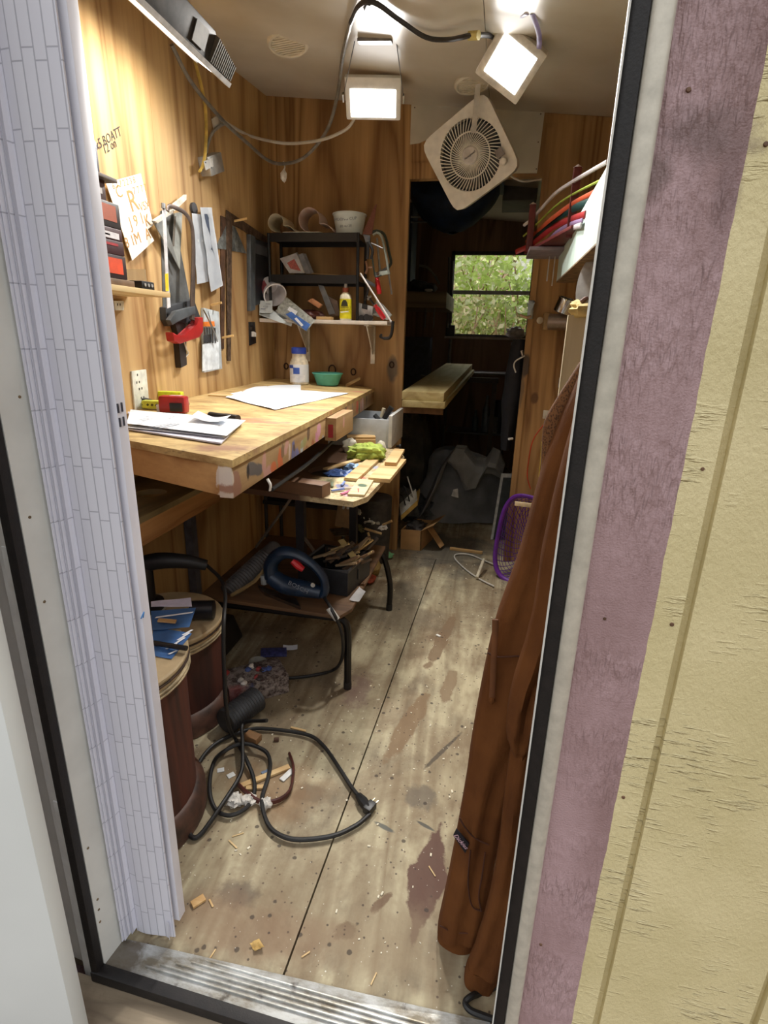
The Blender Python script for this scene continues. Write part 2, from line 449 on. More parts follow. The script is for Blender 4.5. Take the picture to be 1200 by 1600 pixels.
FT = .075
def fw_panel(m, x0, x1, z0, z1, d=0):
    b = [FW(x0, d, z0), FW(x1, d, z0), FW(x1, FT, z0), FW(x0, FT, z0)]
    m.hexa(b, [p + V((0, 0, z1 - z0)) for p in b])
m = MB()
fw_panel(m, -1.75, -.79, -.6, 2.5); fw_panel(m, -.79, .128, 1.98, 2.5); fw_panel(m, -.79, .128, -.6, -.08)
gx = [.128, .2405, .4385, .6365, .8345, 1.1]
for a, b in zip(gx, gx[1:]):
    fw_panel(m, a if a == .128 else a + .005, b - (.005 if b != 1.1 else 0), -.6, 2.5)
fw_panel(m, .128, 1.1, -.6, 2.5, .009)
wf = struct(m.build('wall_front', SID))
# nails in the siding
NAIL = mat((96, 72, 56), .6, .4, .3)
for i, (px, py, ri) in enumerate([(1076, 140, .003), (945, 967, .0026), (845, 1476, .003), (1098, 733, .0026), (1050, 976, .0032), (974, 1246, .003), (1197, 225, .003)]):
    p = atp(px, py, FW(0, -.0005, 0), (.04, 1, 0))
    m = MB(); m.lathe([(0, .0012), (ri * .6, .001), (ri, -.002)], p, (-.04, -1, 0), 10)
    m.build('nail', NAIL, wf)

# ------------------------------------------------------------------ door frame
ALU = mat((190, 184, 170), .42, .2, .06, 60, bump=.1, name='aged_aluminium')
ALUW = mat((218, 218, 212), .45, .1, .03, 12)
GASK = mat((22, 18, 17), .6, var=.3, vs=60, bump=.2)
fr = MB()
# right jamb: thin bright lip, dark gasket, rounded aluminium
m = MB()
b = [FW(.0905, .004, -.1), FW(.106, -.006, -.1), FW(.107, .014, -.1), FW(.0915, .014, -.1)]
m.hexa(b, [p + V((0, 0, 2.1)) for p in b])
jr = struct(m.build('trim_1', GASK))
m = MB()
b = [FW(.0892, .002, -.1), FW(.0908, .0, -.1), FW(.0914, .014, -.1), FW(.0904, .014, -.1)]
m.hexa(b, [p + V((0, 0, 2.1)) for p in b]); m.build('metal_lip', ALUW, jr)
m = MB(); pr = []
for k in range(9):
    a = PI * k / 8; pr.append(FW(.1175 - .0105 * math.cos(a), -.002 - .010 * math.sin(a), -.1))
pr += [FW(.128, .02, -.1), FW(.107, .02, -.1)]
m.poly(pr, (0, 0, 2.1)); m.build('rounded_edge', ALU, jr)
# left jamb: outer strip, gasket, inner face with screws
m = MB()
b = [FW(-.735, .01, -.06), FW(-.688, .002, -.06), FW(-.688, .02, -.06), FW(-.735, .02, -.06)]
m.hexa(b, [p + V((0, 0, 2.06)) for p in b])
jl = struct(m.build('trim_2', WHITE))
m = MB(); fw_ = [FW(-.699, -.008, -.02), FW(-.684, -.006, -.02), FW(-.684, .012, -.02), FW(-.699, .012, -.02)]
m.hexa(fw_, [p + V((0, 0, 2.0)) for p in fw_], .002); m.build('gasket', GASK, jl)
m = MB(); b = [FW(-.79, .02, -.02), FW(-.672, .02, -.02), FW(-.656, .085, -.02), FW(-.79, .085, -.02)]
b = [FW(-.79, .021, -.02), FW(-.684, .013, -.02), FW(-.668, .085, -.02), FW(-.79, .085, -.02)]
m.hexa(b, [p + V((0, 0, 2.0)) for p in b]); m.build('jamb_face', ALUW, jl)
SCR = mat((128, 110, 84), .5, .5, .2)
for i, (px, py) in enumerate([(46, 808), (69, 940), (137, 1325), (152, 1405), (154, 1421), (156, 1440), (30, 620)]):
    p = atp(px, py, FW(-.678, .045, 0), (1, -.2, 0))
    m = MB(); m.lathe([(0, .002), (.002, .0018), (.0034, -.001)], p, (1, -.2, 0), 10); m.build('screw', SCR, jl)
for pz in (.35, .85):
    m = MB(); q = [FW(-.724, .0055, pz), FW(-.706, .0035, pz), FW(-.706, .01, pz), FW(-.724, .01, pz)]
    m.hexa(q, [p + V((0, 0, .075)) for p in q], .003); m.build('hinge_cover', WHITE, jl)
# threshold
gT = G('worn_aluminium_sill')
nz = gT.noise(9, gT.map((1, 2.5, 1)), 6, .7)
tc = gT.mix(gT.rng(nz, .4, .65), lin((196, 198, 196)), lin((128, 120, 104)))
tc = gT.mix(gT.rng(gT.noise(30, detail=5), .62, .75, 0, .8), tc, lin((66, 56, 46)))
tc = gT.stain(tc, (-.66, .68, .01), (.05, .05, .1), (0, 0, 0), (96, 84, 68), .8, .7, 25)
gT.bump(gT.noise(60, detail=3), .2, .003)
m = MB()
m.hexa([FW(-.694, .012, -.05), FW(.1, .012, -.05), FW(.1, .1, -.05), FW(-.694, .07, -.05)], [FW(-.694, .012, -.002), FW(.1, .012, -.002), FW(.1, .105, .006), FW(-.694, .062, .006)])
for k in range(5):
    d = .03 + k * .0095
    a, b_ = FW(-.6 + .03 * k, d, .0005 + .08 * (d - .012)), FW(.1, d + .006, .0005 + .08 * (d - .012))
    m.tube([a, b_], .0021, 6, sub=1)
struct(m.build('trim_3', gT.done(tc, .38, .55)))
m = MB(); q = [FW(-.70, -.010, -.022), FW(.11, -.010, -.022), FW(.11, .013, -.022), FW(-.70, .013, -.022)]
m.hexa(q, [p + V((0, 0, .026)) for p in q], .003)
struct(m.build('trim_4', GASK))
# outside: weathered plank under the sill and the ground
STEPW = wood((158, 142, 118), (112, 98, 80), 'x', 16, 5, name='weathered_plank', knots=False, dirt=(88, 66, 46))
m = MB(); q = [FW(-.95, -.075, -.075), FW(.6, -.075, -.075), FW(.6, -.0005, -.075), FW(-.95, -.0005, -.075)]
m.hexa(q, [p + V((0, 0, .052)) for p in q], .003)
one(m, 'step_plank', STEPW, 'grey weathered plank fixed outside under the metal door sill', 'plank')
gG = G('leaf_litter_ground')
gc = gG.mix(gG.rng(gG.noise(40, detail=6, rough=.7), .35, .65), lin((120, 88, 58)), lin((62, 46, 32)))
gG.bump(gG.noise(50, detail=5), 1, .02)
m = MB(); m.grid(lambda u, v: (-3.5 + 7 * u, -3 + 3.58 * v, -.42 + .02 * mnoise.noise(V((u * 30, v * 20, 0)))), 40, 24, thick=.05)
struct(m.build('ground', gG.done(gc, .9)))
# open entry door at the far left
m = MB()
e0 = at(0, 860, y=.56); hx = -.633
u = V((-.985, -.17, 0)); w_ = V((.17, -.985, 0))
o = V((hx, .555, -.25))
m.obox(o, u * .8, V((0, 0, 2.1)), -w_ * -.035, .003)
gD = G('white_door_skin'); gD.bump(gD.noise(500, detail=2), .12, .001)
struct(m.build('door_1', gD.done(gD.mix(gD.rng(gD.noise(3), .3, .7), lin((222, 226, 224)), lin((212, 216, 214))), .5)))

# far window: frame, rail, panes
FRM = mat((206, 208, 212), .5, .1, .05); FRD = mat((70, 66, 62), .6, var=.2)
m = MB(); t = .03
for x0, x1, z0, z1 in ((wx0, wx0 + t, wz0, wz1), (wx1 - t, wx1, wz0, wz1), (wx0, wx1, wz0, wz0 + .02), (wx0, wx1, wz1 - t, wz1)):
    m.bx(x0, x1, YF - .012, YF + .03, z0, z1)
win = m.build('window_1', FRD); struct(win)
zr = at(760, 457, y=YF).z
m = MB(); m.bx(wx0 + t, wx1 - t, YF - .004, YF + .022, zr - .018, zr + .016); m.build('meeting_rail', FRM, win)
GLASS = bpy.data.materials.new('window_glass'); GLASS.use_nodes = True
gb = GLASS.node_tree.nodes['Principled BSDF']; gb.inputs['Base Color'].default_value = (1, 1, 1, 1); gb.inputs['Roughness'].default_value = .02
gb.inputs['Transmission Weight'].default_value = 1; gb.inputs['IOR'].default_value = 1.02
for z0, z1 in ((wz0 + .02, zr - .018), (zr + .016, wz1 - t)):
    m = MB(); m.bx(wx0 + t, wx1 - t, YF + .008, YF + .011, z0, z1); m.build('pane', GLASS, win)
m = MB(); a = at(706, 522, y=YF - .01); m.bx(wx0 - .02, wx1, YF - .075, YF + .0, wz0 - .024, wz0 - .004); m.build('sill', mat((190, 178, 168), .6, var=.1), win)

# ------------------------------------------------------------------ light
wd = bpy.data.worlds.new('daylight'); SC.world = wd; wd.use_nodes = True
nt = wd.node_tree; bgn = nt.nodes['Background']
tcn = nt.nodes.new('ShaderNodeTexCoord'); sp = nt.nodes.new('ShaderNodeSeparateXYZ'); rp = nt.nodes.new('ShaderNodeValToRGB')
mp = nt.nodes.new('ShaderNodeMapRange'); mp.inputs[1].default_value = -1
nt.links.new(tcn.outputs['Generated'], sp.inputs[0]); nt.links.new(sp.outputs[2], mp.inputs[0]); nt.links.new(mp.outputs[0], rp.inputs[0]); nt.links.new(rp.outputs[0], bgn.inputs[0])
rp.color_ramp.elements[0].position = .54; rp.color_ramp.elements[0].color = (.16, .16, .13, 1)
rp.color_ramp.elements[1].position = .76; rp.color_ramp.elements[1].color = (.98, 1.0, 1.04, 1)
bgn.inputs[1].default_value = 2.05
def area(name, loc, to, sx_, sy_, pw, col=(1, .97, .92), spread=PI):
    ld = bpy.data.lights.new(name, 'AREA'); ld.shape = 'RECTANGLE'; ld.size = sx_; ld.size_y = sy_; ld.energy = pw; ld.color = col; ld.spread = spread
    o = bpy.data.objects.new(name, ld); COL.objects.link(o); o.location = loc
    o.rotation_euler = (V(to) - V(loc)).to_track_quat('-Z', 'Y').to_euler(); return o
def emis(name, c, st):
    mm = bpy.data.materials.new(name); mm.use_nodes = True; p = mm.node_tree.nodes['Principled BSDF']
    p.inputs['Base Color'].default_value = c; p.inputs['Emission Color'].default_value = c; p.inputs['Emission Strength'].default_value = st
    return mm
sd = bpy.data.lights.new('sun', 'SUN'); sd.energy = 4.5; sd.angle = math.radians(4); sd.color = (1, .96, .88)
so = bpy.data.objects.new('sun', sd); COL.objects.link(so)
so.rotation_euler = (V((-.2, -.6, -1.0))).to_track_quat('-Z', 'Y').to_euler(); so.location = (-2, -3, 4)
# ------------------------------------------------------------------ folding accordion door
def brick_mat():
    g = G('embossed_vinyl')
    sep = g.n('ShaderNodeSeparateXYZ', {0: g.pos})
    vec = g.n('ShaderNodeCombineXYZ', {0: sep.outputs[2], 1: g.math('SUBTRACT', sep.outputs[0], g.math('MULTIPLY', sep.outputs[1], .35)), 2: 0})
    br = g.n('ShaderNodeTexBrick', {'Vector': vec, 'Color1': lin((226, 226, 236)), 'Color2': lin((220, 220, 231)), 'Mortar': lin((184, 184, 196)), 'Scale': 1, 'Mortar Size': .0011, 'Mortar Smooth': .3, 'Brick Width': .088, 'Row Height': .0165}, offset=.16, offset_frequency=2)
    g.bump(g.math('ADD', g.math('MULTIPLY', br.outputs['Fac'], -1), g.math('MULTIPLY', g.noise(260, g.map((1, 1, .2)), 3), .12)), .35, .0015)
    return g.done(br.outputs[0], .5)
VIN = brick_mat()
VINP = mat((224, 224, 234), .42, var=.03, vs=6)
VINS = mat((186, 186, 200), .5, var=.04)
acc = thing('folding_door', 'white accordion folding door pushed together at the left side of the doorway', 'folding door')
zt = 1.93
def fold(name, pts, th, zb, mt, cut=0):
    """one vinyl fold: a bent strip seen from above as the line pts"""
    m = MB(); P = cat(pts, 4); n_ = len(P) - 1
    def fn(u, v):
        k = u * n_; i = min(int(k), n_ - 1); p = P[i].lerp(P[i + 1], k - i)
        return V((p.x, p.y, zb + cut * u + (zt - zb - cut * u) * v))
    m.grid(fn, n_, 2, thick=-th)
    return m.build(name, mt, acc, 60)
yF = .735
fold('panel', [(-.655, yF - .002, 0), (-.632, yF - .005, 0), (-.60, yF - .003, 0), (-.566, yF, 0)], .003, .008, VIN, .004)
for i, (xa, ya, xb, yb, zb) in enumerate([(-.658, .716, -.656, .80, .016), (-.6615, .708, -.661, .80, .02), (-.665, .702, -.6665, .80, .014), (-.668, .698, -.671, .80, .016), (-.655, .75, -.60, .78, .03), (-.6, .755, -.582, .78, .02)]):
    fold('panel', [(xa, ya, 0), ((xa + xb) / 2 + .0012, (ya + yb) / 2, 0), (xb, yb, 0)], .0016, zb, VIN if i < 4 else VINS)
m = MB(); m.bx(-.60, -.5775, yF + .012, yF + .03, .05, zt); m.build('groove_shade', VINS, acc)  # greyer vinyl strip, stands for the shade in the groove beside the end post
m = MB(); m.bx(-.5765, -.559, yF + .009, yF + .0315, .045, zt, .002)
post = m.build('end_post', VINP, acc)
SL = mat((60, 60, 70), .5)
for px, py in ((184, 638), (190, 636), (187, 660), (193, 658)):
    p = at(px, py, x=-.5588); m = MB(); m.box(p, (.003, .0026, .014)); m.build('latch_slot', SL, post)
m = MB(); p0 = at(222, 962, x=-.5588)
m.tube([p0 + V((0, -.004, -.004)), p0 + V((0, .002, .001)), p0 + V((0, .006, .004)), p0 + V((0, .002, -.005))], .0011, 6); m.build('blue_mark', mat((70, 130, 190), .6), post)['label'] = 'blue pen mark'
m = MB(); m.sheet([(-.583, yF - .004, .012), (-.572, yF - .010, .014), (-.570, yF - .008, .06), (-.580, yF - .004, .058)], 2, 2, .002); m.build('torn_strip', VINP, acc)

# ------------------------------------------------------------------ lamps
LENS = emis('lamp_lens', (1, .97, .92, 1), 5)
LENS2 = emis('lamp_lens_bright', (1, .98, .95, 1), 6)
def rotm(n, roll=0):
    n = V(n).normalized(); u = V((0, 0, 1)).cross(n); u.normalize(); v = n.cross(u)
    return (u * math.cos(roll) + v * math.sin(roll)), (v * math.cos(roll) - u * math.sin(roll)), n
# long flood light on the left wall
fl = thing('flood_light', 'long dark finned flood light high on the left wall', 'light')
ctr = V((-1.135, 2.0, 2.185)); tl = math.radians(34)
ex, ey, ez = V((math.cos(tl), 0, -math.sin(tl))), V((0, 1, 0)), V((math.sin(tl), 0, math.cos(tl)))
HOUS = mat((64, 62, 60), .45, .3, .25, 30)
ctr = at(264, 46, y=1.72); 
ctr = ctr + V((0, 0, .035))
hl, hw, hh = .27, .068, .055
def fp(a, b, c): return ctr + ey * a + ex * b + ez * c
m = MB(); m.hexa([fp(-hl, -hw, -hh / 2), fp(hl, -hw, -hh / 2), fp(hl, hw, -hh / 2), fp(-hl, hw, -hh / 2)], [fp(-hl, -hw * .9, hh), fp(hl * .5, -hw * .9, hh), fp(hl * .5, hw * .8, hh), fp(-hl, hw * .8, hh)], .004)
hb = m.build('housing', HOUS, fl)
for i in range(13):
    a = hl * (.52 + .04 * i)
    m = MB(); m.hexa([fp(a, -hw, -.02), fp(a + .005, -hw, -.02), fp(a + .005, hw + .006, -.02), fp(a, hw + .006, -.02)], [fp(a, -hw, hh - .002 * i), fp(a + .005, -hw, hh - .002 * i), fp(a + .005, hw + .004, hh * .85 - .002 * i), fp(a, hw + .004, hh * .85 - .002 * i)])
    m.build('cooling_fin', mat((120, 116, 108), .45, .4), fl)
m = MB()
for b0, b1 in ((-hw - .006, -hw + .012), (hw - .012, hw + .008)): m.hexa([fp(-hl - .004, b0, -hh / 2 - .01), fp(hl + .012, b0, -hh / 2 - .01), fp(hl + .012, b1, -hh / 2 - .01), fp(-hl - .004, b1, -hh / 2 - .01)], [fp(-hl - .004, b0, -hh / 2 + .004), fp(hl + .012, b0, -hh / 2 + .004), fp(hl + .012, b1, -hh / 2 + .004), fp(-hl - .004, b1, -hh / 2 + .004)])
m.build('lens_rim', mat((200, 200, 200), .4, .3), fl)
m = MB(); m.hexa([fp(-hl + .02, -hw + .012, -hh / 2 - .006), fp(hl - .004, -hw + .012, -hh / 2 - .006), fp(hl - .004, hw - .012, -hh / 2 - .006), fp(-hl + .02, hw - .012, -hh / 2 - .006)], [fp(-hl + .02, -hw + .012, -hh / 2 + .002), fp(hl - .004, -hw + .012, -hh / 2 + .002), fp(hl - .004, hw - .012, -hh / 2 + .002), fp(-hl + .02, hw - .012, -hh / 2 + .002)])
m.build('lens', LENS, fl)
m = MB(); m.sheet([fp(.03, hw + .0, -.012), fp(.10, hw + .0, -.012), fp(.10, hw * .86, .04), fp(.03, hw * .86, .04)], 1, 1, t=.003); m.build('rating_label', mat((130, 128, 122), .5), fl)
m = MB(); m.tube([fp(-.05, -hw * .6, hh * .8), fp(-.05, -hw * 1.0, hh * 1.6), V((W + .002, ctr.y - .02, ctr.z + .08))], .012, 6, sub=3); m.build('wall_arm', HOUS, fl)
area('flood_glow', fp(0, 0, -hh / 2 - .02), fp(0, -.06, -.8), .45, .10, 5.2, (1, .94, .84), spread=2.5)

# white flood lamp near the partition
lc = at(583, 160, y=2.66); n1 = V((.12, -.72, -.68))
u, v, n = rotm(n1)
lp = thing('flood_lamp', 'white square flood lamp hanging below the ceiling left of the fan', 'lamp')
m = MB(); m.obox(lc - u * .118 - v * .07 - n * .03, u * .236, v * .16, n * .03, .01); m.build('housing', WHITE, lp)
m = MB(); m.obox(lc - u * .096 - v * .056 - n * .004, u * .192, v * .104, n * .007, .002); m.build('lens', LENS2, lp)
for s_ in (-1, 1):
    m = MB(); m.obox(lc + u * (.128 * s_ - .003) - v * .01 - n * .035, u * .006, v * .03, n * .02); m.build('bracket_arm', STEEL, lp)
cz = ceil_z(lc.x, 2.35)
m = MB(); a, b_ = at(560, 76, y=2.3), at(612, 80, y=2.3)
for p in (a, b_): p.z = ceil_z(p.x, p.y) - .002
m.obox(V((a.x, a.y - .02, a.z - .012)), (b_.x - a.x, 0, -.006), (0, .035, .003), (0, 0, .01)); m.build('ceiling_plate', STEEL, lp)
for s_ in (-1, 1):
    m = MB(); m.tube([V(((a.x + b_.x) / 2 + .075 * s_, a.y, a.z - .004)), lc + u * .128 * s_ - n * .03 + v * .01], .0018, 6, sub=1); m.build('hanger_rod', STEEL, lp)
area('white_lamp_glow', lc + n * .012, lc + n + V((0, -.1, -.5)), .17, .09, 18, spread=2.2)

# square lamp hung at an angle on a strap
lc2 = at(797, 101, y=2.25); n2 = V((-.12, -.78, -.62))
u, v, n = rotm(n2, math.radians(-38))
lp2 = thing('work_lamp', 'square lit work lamp hung cornerwise from the ceiling right of the fan', 'lamp')
m = MB(); m.obox(lc2 - u * .09 - v * .085 - n * .045, u * .18, v * .17, n * .045, .01); m.build('housing', mat((205, 200, 190), .45), lp2)
m = MB(); m.obox(lc2 - u * .066 - v * .06 - n * .004, u * .132, v * .12, n * .007, .002); m.build('lens', LENS2, lp2)
top = at(828, 18, y=2.05); top.z = ceil_z(top.x, top.y) - .001
m = MB()
for d in (-.03, .03):
    p = lc2 - n * .03 + u * d * 2.2 + v * .06
    m.tube([p, p * .5 + top * .5 + V((d * .5, 0, 0)), top + V((d * .25, 0, 0))], .008, 6, flat=.3, sub=3)
m.build('hanging_strap', mat((150, 140, 190), .3, alpha=.75), lp2)['label'] = 'translucent violet plastic strap'
area('work_lamp_glow', lc2 + n * .012, lc2 + n + V((0, -.1, -.5)), .12, .11, 16, spread=2.2)

# ------------------------------------------------------------------ cords
CORDW = mat((196, 192, 182), .5, var=.05); CORDK = mat((46, 44, 44), .5, var=.2); CORDG = mat((120, 116, 108), .5, var=.2)
def ceil_pt(px, py, d=.01):
    p = at(px, py, y=2.4)
    for _ in range(14): p = at(px, py, z=ceil_z(p.x, p.y) - d)
    return p
m = MB()
pts = [L(268, 70, .03), L(300, 130, .03), L(350, 190, .03), L(385, 222, .05), at(415, 248, y=2.9), at(440, 256, y=2.9), at(475, 246, y=2.85), at(510, 205, y=2.8), at(527, 150, y=2.7), at(535, 90, y=2.45), ceil_pt(548, 35, .012)]
m.tube(pts, .0075, 8, sub=6)
cd = m.build('electric_cord', CORDG); tag(cd, 'long grey cord looping from the left flood light down and up to the ceiling lamps', 'cord')
m = MB(); pts = [ceil_pt(548, 35, .012), ceil_pt(562, 8, .012), ceil_pt(585, 4, .012), ceil_pt(625, 32, .013), ceil_pt(665, 58, .02), ceil_pt(700, 62, .03), ceil_pt(740, 55, .04), at(768, 57, y=2.22), lc2 - n * .03 - u * .05 + v * .02]
m.tube(pts, .0075, 8, sub=6); m.build('cord_run', CORDK, cd)['label'] = 'dark stretch along the ceiling'
m = MB(); m.tube([ceil_pt(733, 56, .038), ceil_pt(748, 55, .041)], .013, 8, sub=1); m.build('tape_wrap', mat((188, 176, 110), .6), cd)['label'] = 'yellow tape wrap'
m = MB(); m.tube([ceil_pt(572, 12, .012), ceil_pt(576, 3, .012)], .010, 6, sub=1); m.build('cord_tie', BLACK, cd)
m = MB(); m.tube([L(345, 186, .02), L(360, 196, .03), at(390, 212, y=2.85), at(430, 222, y=2.85), at(460, 224, y=2.85), at(500, 219, y=2.8), at(530, 208, y=2.75), at(548, 195, y=2.72), lc - n1.normalized() * .05 - V((.06, 0, .03))], .0065, 8, sub=6)
one(m, 'lamp_lead', CORDW, 'thin white lead sagging across the corner to the white flood lamp', 'cord')
m = MB(); a = at(443, 256, y=2.9); m.tube([a + V((0, 0, .01)), a + V((.006, 0, -.015)), a + V((-.004, 0, -.03))], .003, 6)
pw = tag(m.build('bent_tie', mat((230, 228, 220), .5)), 'white twist of plastic tied round the lowest point of the grey cord', 'tie')
m = MB(); m.blob(a + V((-.001, 0, -.052)), (.015, .013, .026), .3, 5, 12, 8, 3); m.build('twisted_end', mat((232, 230, 222), .5), pw)
m = MB(); m.tube([L(302, 86, .012), L(318, 150, .012), L(322, 190, .014), L(321, 235, .03), L(317, 258, .032), L(312, 268, .03)], .007, 8, sub=6, flat=.6)
one(m, 'electrical_cable', mat((214, 186, 96), .5), 'yellow flat electrical cable running down the left wall to the metal junction box', 'cable')
jb = thing('junction_box', 'small metal junction box on the left wall at the end of the yellow cable', 'junction box')
a = [L(308, 246, 0), L(330, 238, 0), L(336, 268, 0), L(315, 276, 0)]
m = MB(); m.poly(a, (.045, 0, 0), .003); m.build('box', mat((176, 176, 172), .4, .5), jb)
m = MB(); m.poly([L(318, 252, .047), L(332, 246, .047), L(333, 260, .047), L(321, 266, .047)], (.002, 0, 0)); m.build('cover', mat((216, 216, 212), .4, .2), jb)
for px, py in ((321, 254), (330, 262)):
    m = MB(); m.lathe([(.003, 0), (.003, .002), (0, .003)], L(px, py, .049), (1, 0, 0), 8); m.build('screw', DSTEEL, jb)
m = MB(); m.tube([L(322, 240, .025), L(326, 222, .02), L(333, 206, .015), L(345, 196, .014), L(352, 193, .02)], .006, 8, sub=5)
tag(m.build('flexible_lead', mat((150, 146, 138), .5)), 'short crooked grey lead joining the junction box to the cords above', 'cable')
m = MB(); m.poly([L(330, 186, 0), L(340, 178, 0), L(346, 190, 0), L(334, 204, 0)], (.006, 0, 0)); tag(m.build('cable_clip', mat((214, 208, 196), .6)), 'small white cable clip on the left wall above the junction box', 'clip')

# ------------------------------------------------------------------ ceiling vents
def vent(px, py, label, r):
    p = ceil_pt(px, py, .0); nn = V((.09, -.09, -1)).normalized()
    t = thing('ceiling_vent', label, 'vent', 'round vents in the ceiling')
    m = MB(); m.lathe([(r, -.002), (r, .006), (r * .93, .012), (r * .84, .012), (r * .8, .008), (r * .8, -.002)], p, nn, 32); m.build('rim', OFFW, t)
    m = MB(); m.lathe([(r * .8, .002), (r * .8, .005)], p, nn, 32); m.build('backing', mat((160, 152, 138), .6), t)
    m = MB(); u, v, w_ = frame(nn)
    for i in range(-4, 5):
        hw_ = r * .78 * math.sqrt(max(0, 1 - (i / 5) ** 2))
        m.obox(p + u * (r * .16 * i - r * .045) - v * hw_ + nn * .005, u * r * .09, v * 2 * hw_, nn * .005)
    m.build('grille', OFFW, t)
vent(450, 67, 'round off-white ceiling vent left of the looping cord', .078)
vent(738, 130, 'round off-white slotted ceiling vent just above the fan', .075)

# ------------------------------------------------------------------ white torn panel and the fan
m = MB()
o = [B(643, 164, .0), B(851, 175, .0), B(839, 271, .0), B(700, 271, .0), B(690, 222, .0), B(668, 218, .0), B(655, 224, .0), B(641, 226, .0)]
for i, p in enumerate(o): o[i] = V((p.x, YB, p.z))
m.poly(o, (0, -.006, 0))
pan = tag(m.build('wall_panel', mat((206, 200, 184), .5, var=.05, vs=6)), 'off-white panel with a torn corner above the inner doorway', 'panel')
for px, py in ((648, 168), (845, 178), (838, 264), (841, 222)):
    m = MB(); m.lathe([(.003, 0), (.0025, .0015), (0, .002)], B(px, py, .006), (0, -1, 0), 8); m.build('nail', NAIL, pan)
m = MB(); m.lathe([(.004, 0), (.0035, .001), (0, .0012)], B(793, 216, .006), (0, -1, 0), 8); m.build('nail_hole', BLACK, pan)

fan = thing('box_fan', 'white plastic box fan hung cornerwise from the ceiling over the inner doorway', 'fan')
fc = at(735, 243, y=2.80); nf = (CAM - fc).normalized() * .75 + V((-.25, -.6, -.12)); u, v, n = rotm(nf, math.radians(31))
FW_ = mat((216, 212, 202), .45, var=.05); hs = .165
def rr(h, r, k=5):
    out = []
    for cx, cy, a0 in ((h - r, h - r, 0), (-h + r, h - r, PI / 2), (-h + r, -h + r, PI), (h - r, -h + r, 1.5 * PI)):
        for i in range(k + 1):
            a = a0 + PI / 2 * i / k; out.append((cx + r * math.cos(a), cy + r * math.sin(a)))
    return out
def ring_plate(m, outer, inner_r, z0, z1):
    N = len(outer); inn = [(inner_r * math.cos(math.atan2(y, x)), inner_r * math.sin(math.atan2(y, x))) for x, y in outer]
    P = lambda q, z: fc + u * q[0] + v * q[1] + n * z
    A = m.vs([P(q, z1) for q in outer]); Bv = m.vs([P(q, z1 - .012) for q in inn]); C_ = m.vs([P(q, z0) for q in outer]); D = m.vs([P(q, z0) for q in inn])
    for i in range(N):
        j = (i + 1) % N
        m.f([A[i], A[j], Bv[j], Bv[i]]); m.f([A[i], C_[i], C_[j], A[j]]); m.f([Bv[i], Bv[j], D[j], D[i]]); m.f([C_[i], D[i], D[j], C_[j]])
outer = []
for k in range(64):
    a = 2 * PI * k / 64
    c_, s_ = math.cos(a), math.sin(a); e = 9
    rr_ = hs / ((abs(c_) ** e + abs(s_) ** e) ** (1 / e)); outer.append((rr_ * c_, rr_ * s_))
m = MB(); ring_plate(m, outer, hs * .83, -.05, .015); m.build('frame', FW_, fan, 40)
m = MB(); m.lathe([(hs * .84, 0), (hs * .7, -.06), (0, -.065)], fc - n * .045, n, 24); m.build('back_cover', mat((40, 46, 54), .5), fan)
m = MB()
for k in range(5):
    a = 2 * PI * k / 5
    m.grid(lambda s_, t_: fc - n * (.03 - .02 * t_) + u * (math.cos(a + t_ * .8) * hs * (.2 + .58 * s_)) + v * (math.sin(a + t_ * .8) * hs * (.2 + .58 * s_)), 5, 4, thick=.002)
m.build('blades', mat((64, 64, 62), .45), fan)
gr = MB()
for k in range(54):
    a = 2 * PI * k / 54
    P = [fc + n * .006 + u * hs * r_ * math.cos(a - tw) + v * hs * r_ * math.sin(a - tw) for r_, tw in ((.22, 0), (.4, .22), (.6, .38), (.84, .5))]
    gr.tube(P, .0021, 4, sub=3)
gr.tube([fc + n * .008 + u * hs * .53 * math.cos(2 * PI * k / 28) + v * hs * .53 * math.sin(2 * PI * k / 28) for k in range(28)], .003, 6, closed=True, sub=2)
gr.build('grille', FW_, fan)
m = MB(); m.lathe([(hs * .22, 0), (hs * .22, .008), (hs * .19, .012), (0, .013)], fc + n * .002, n, 28); hub = m.build('hub', mat((196, 192, 188), .45), fan)
text('Honeywell', .0125, fc + n * .0165 , u * math.cos(-.06) + v * .0, v, INK, parent=hub, ital=.3)
p = fc + u * .138 - v * .0
kp = at(787, 253, y=2.72); m = MB(); kk = fc + u * hs * .82 - v * hs * .42 * 0
m = MB(); kc = fc + u * hs * .78 * math.cos(-.75) * 1.18 + v * hs * .78 * math.sin(-.75) * 1.18 + n * .012
m.lathe([(.017, 0), (.017, .008), (.012, .014), (0, .015)], kc, n, 16); m.build('speed_knob', mat((210, 206, 196), .35), fan)
m = MB(); m.obox(kc + v * .02 - u * .016, u * .034, v * .034, n * .004); m.build('switch_plate', mat((130, 122, 118), .5), fan)
# strap to the ceiling
a = at(746, 150, y=2.70); a.z = ceil_z(a.x, 2.70)
m = MB(); b_ = fc + n * .02 + (at(742, 205, y=2.75) - fc) * .9
m.obox(a + V((-.011, 0, 0)), (.022, 0, 0), b_ - a, (0, -.003, 0)); m.build('hanging_strap', mat((186, 182, 174), .5, var=.1), fan)
m = MB(); m.tube([fc - n * .07 + u * .1 - v * .1, at(795, 272, y=2.98), at(815, 283, y=3.0), at(840, 281, y=3.04), at(846, 280, y=3.045)], .0045, 6, sub=6); m.build('power_cord', CORDW, fan)
# pencilled note on the left wall
p = L(167, 221, .0012); a, b_ = L(152, 228, 0), L(182, 210, 0)
text('6x5 BOATT', .034, L(167, 218, .001), b_ - a, (0, 0, 1), INK, 'pencil_note', wl, ital=.25)
text('12 on', .034, L(171, 229, .001), b_ - a, (0, 0, 1), INK, 'pencil_note', wl, ital=.25)
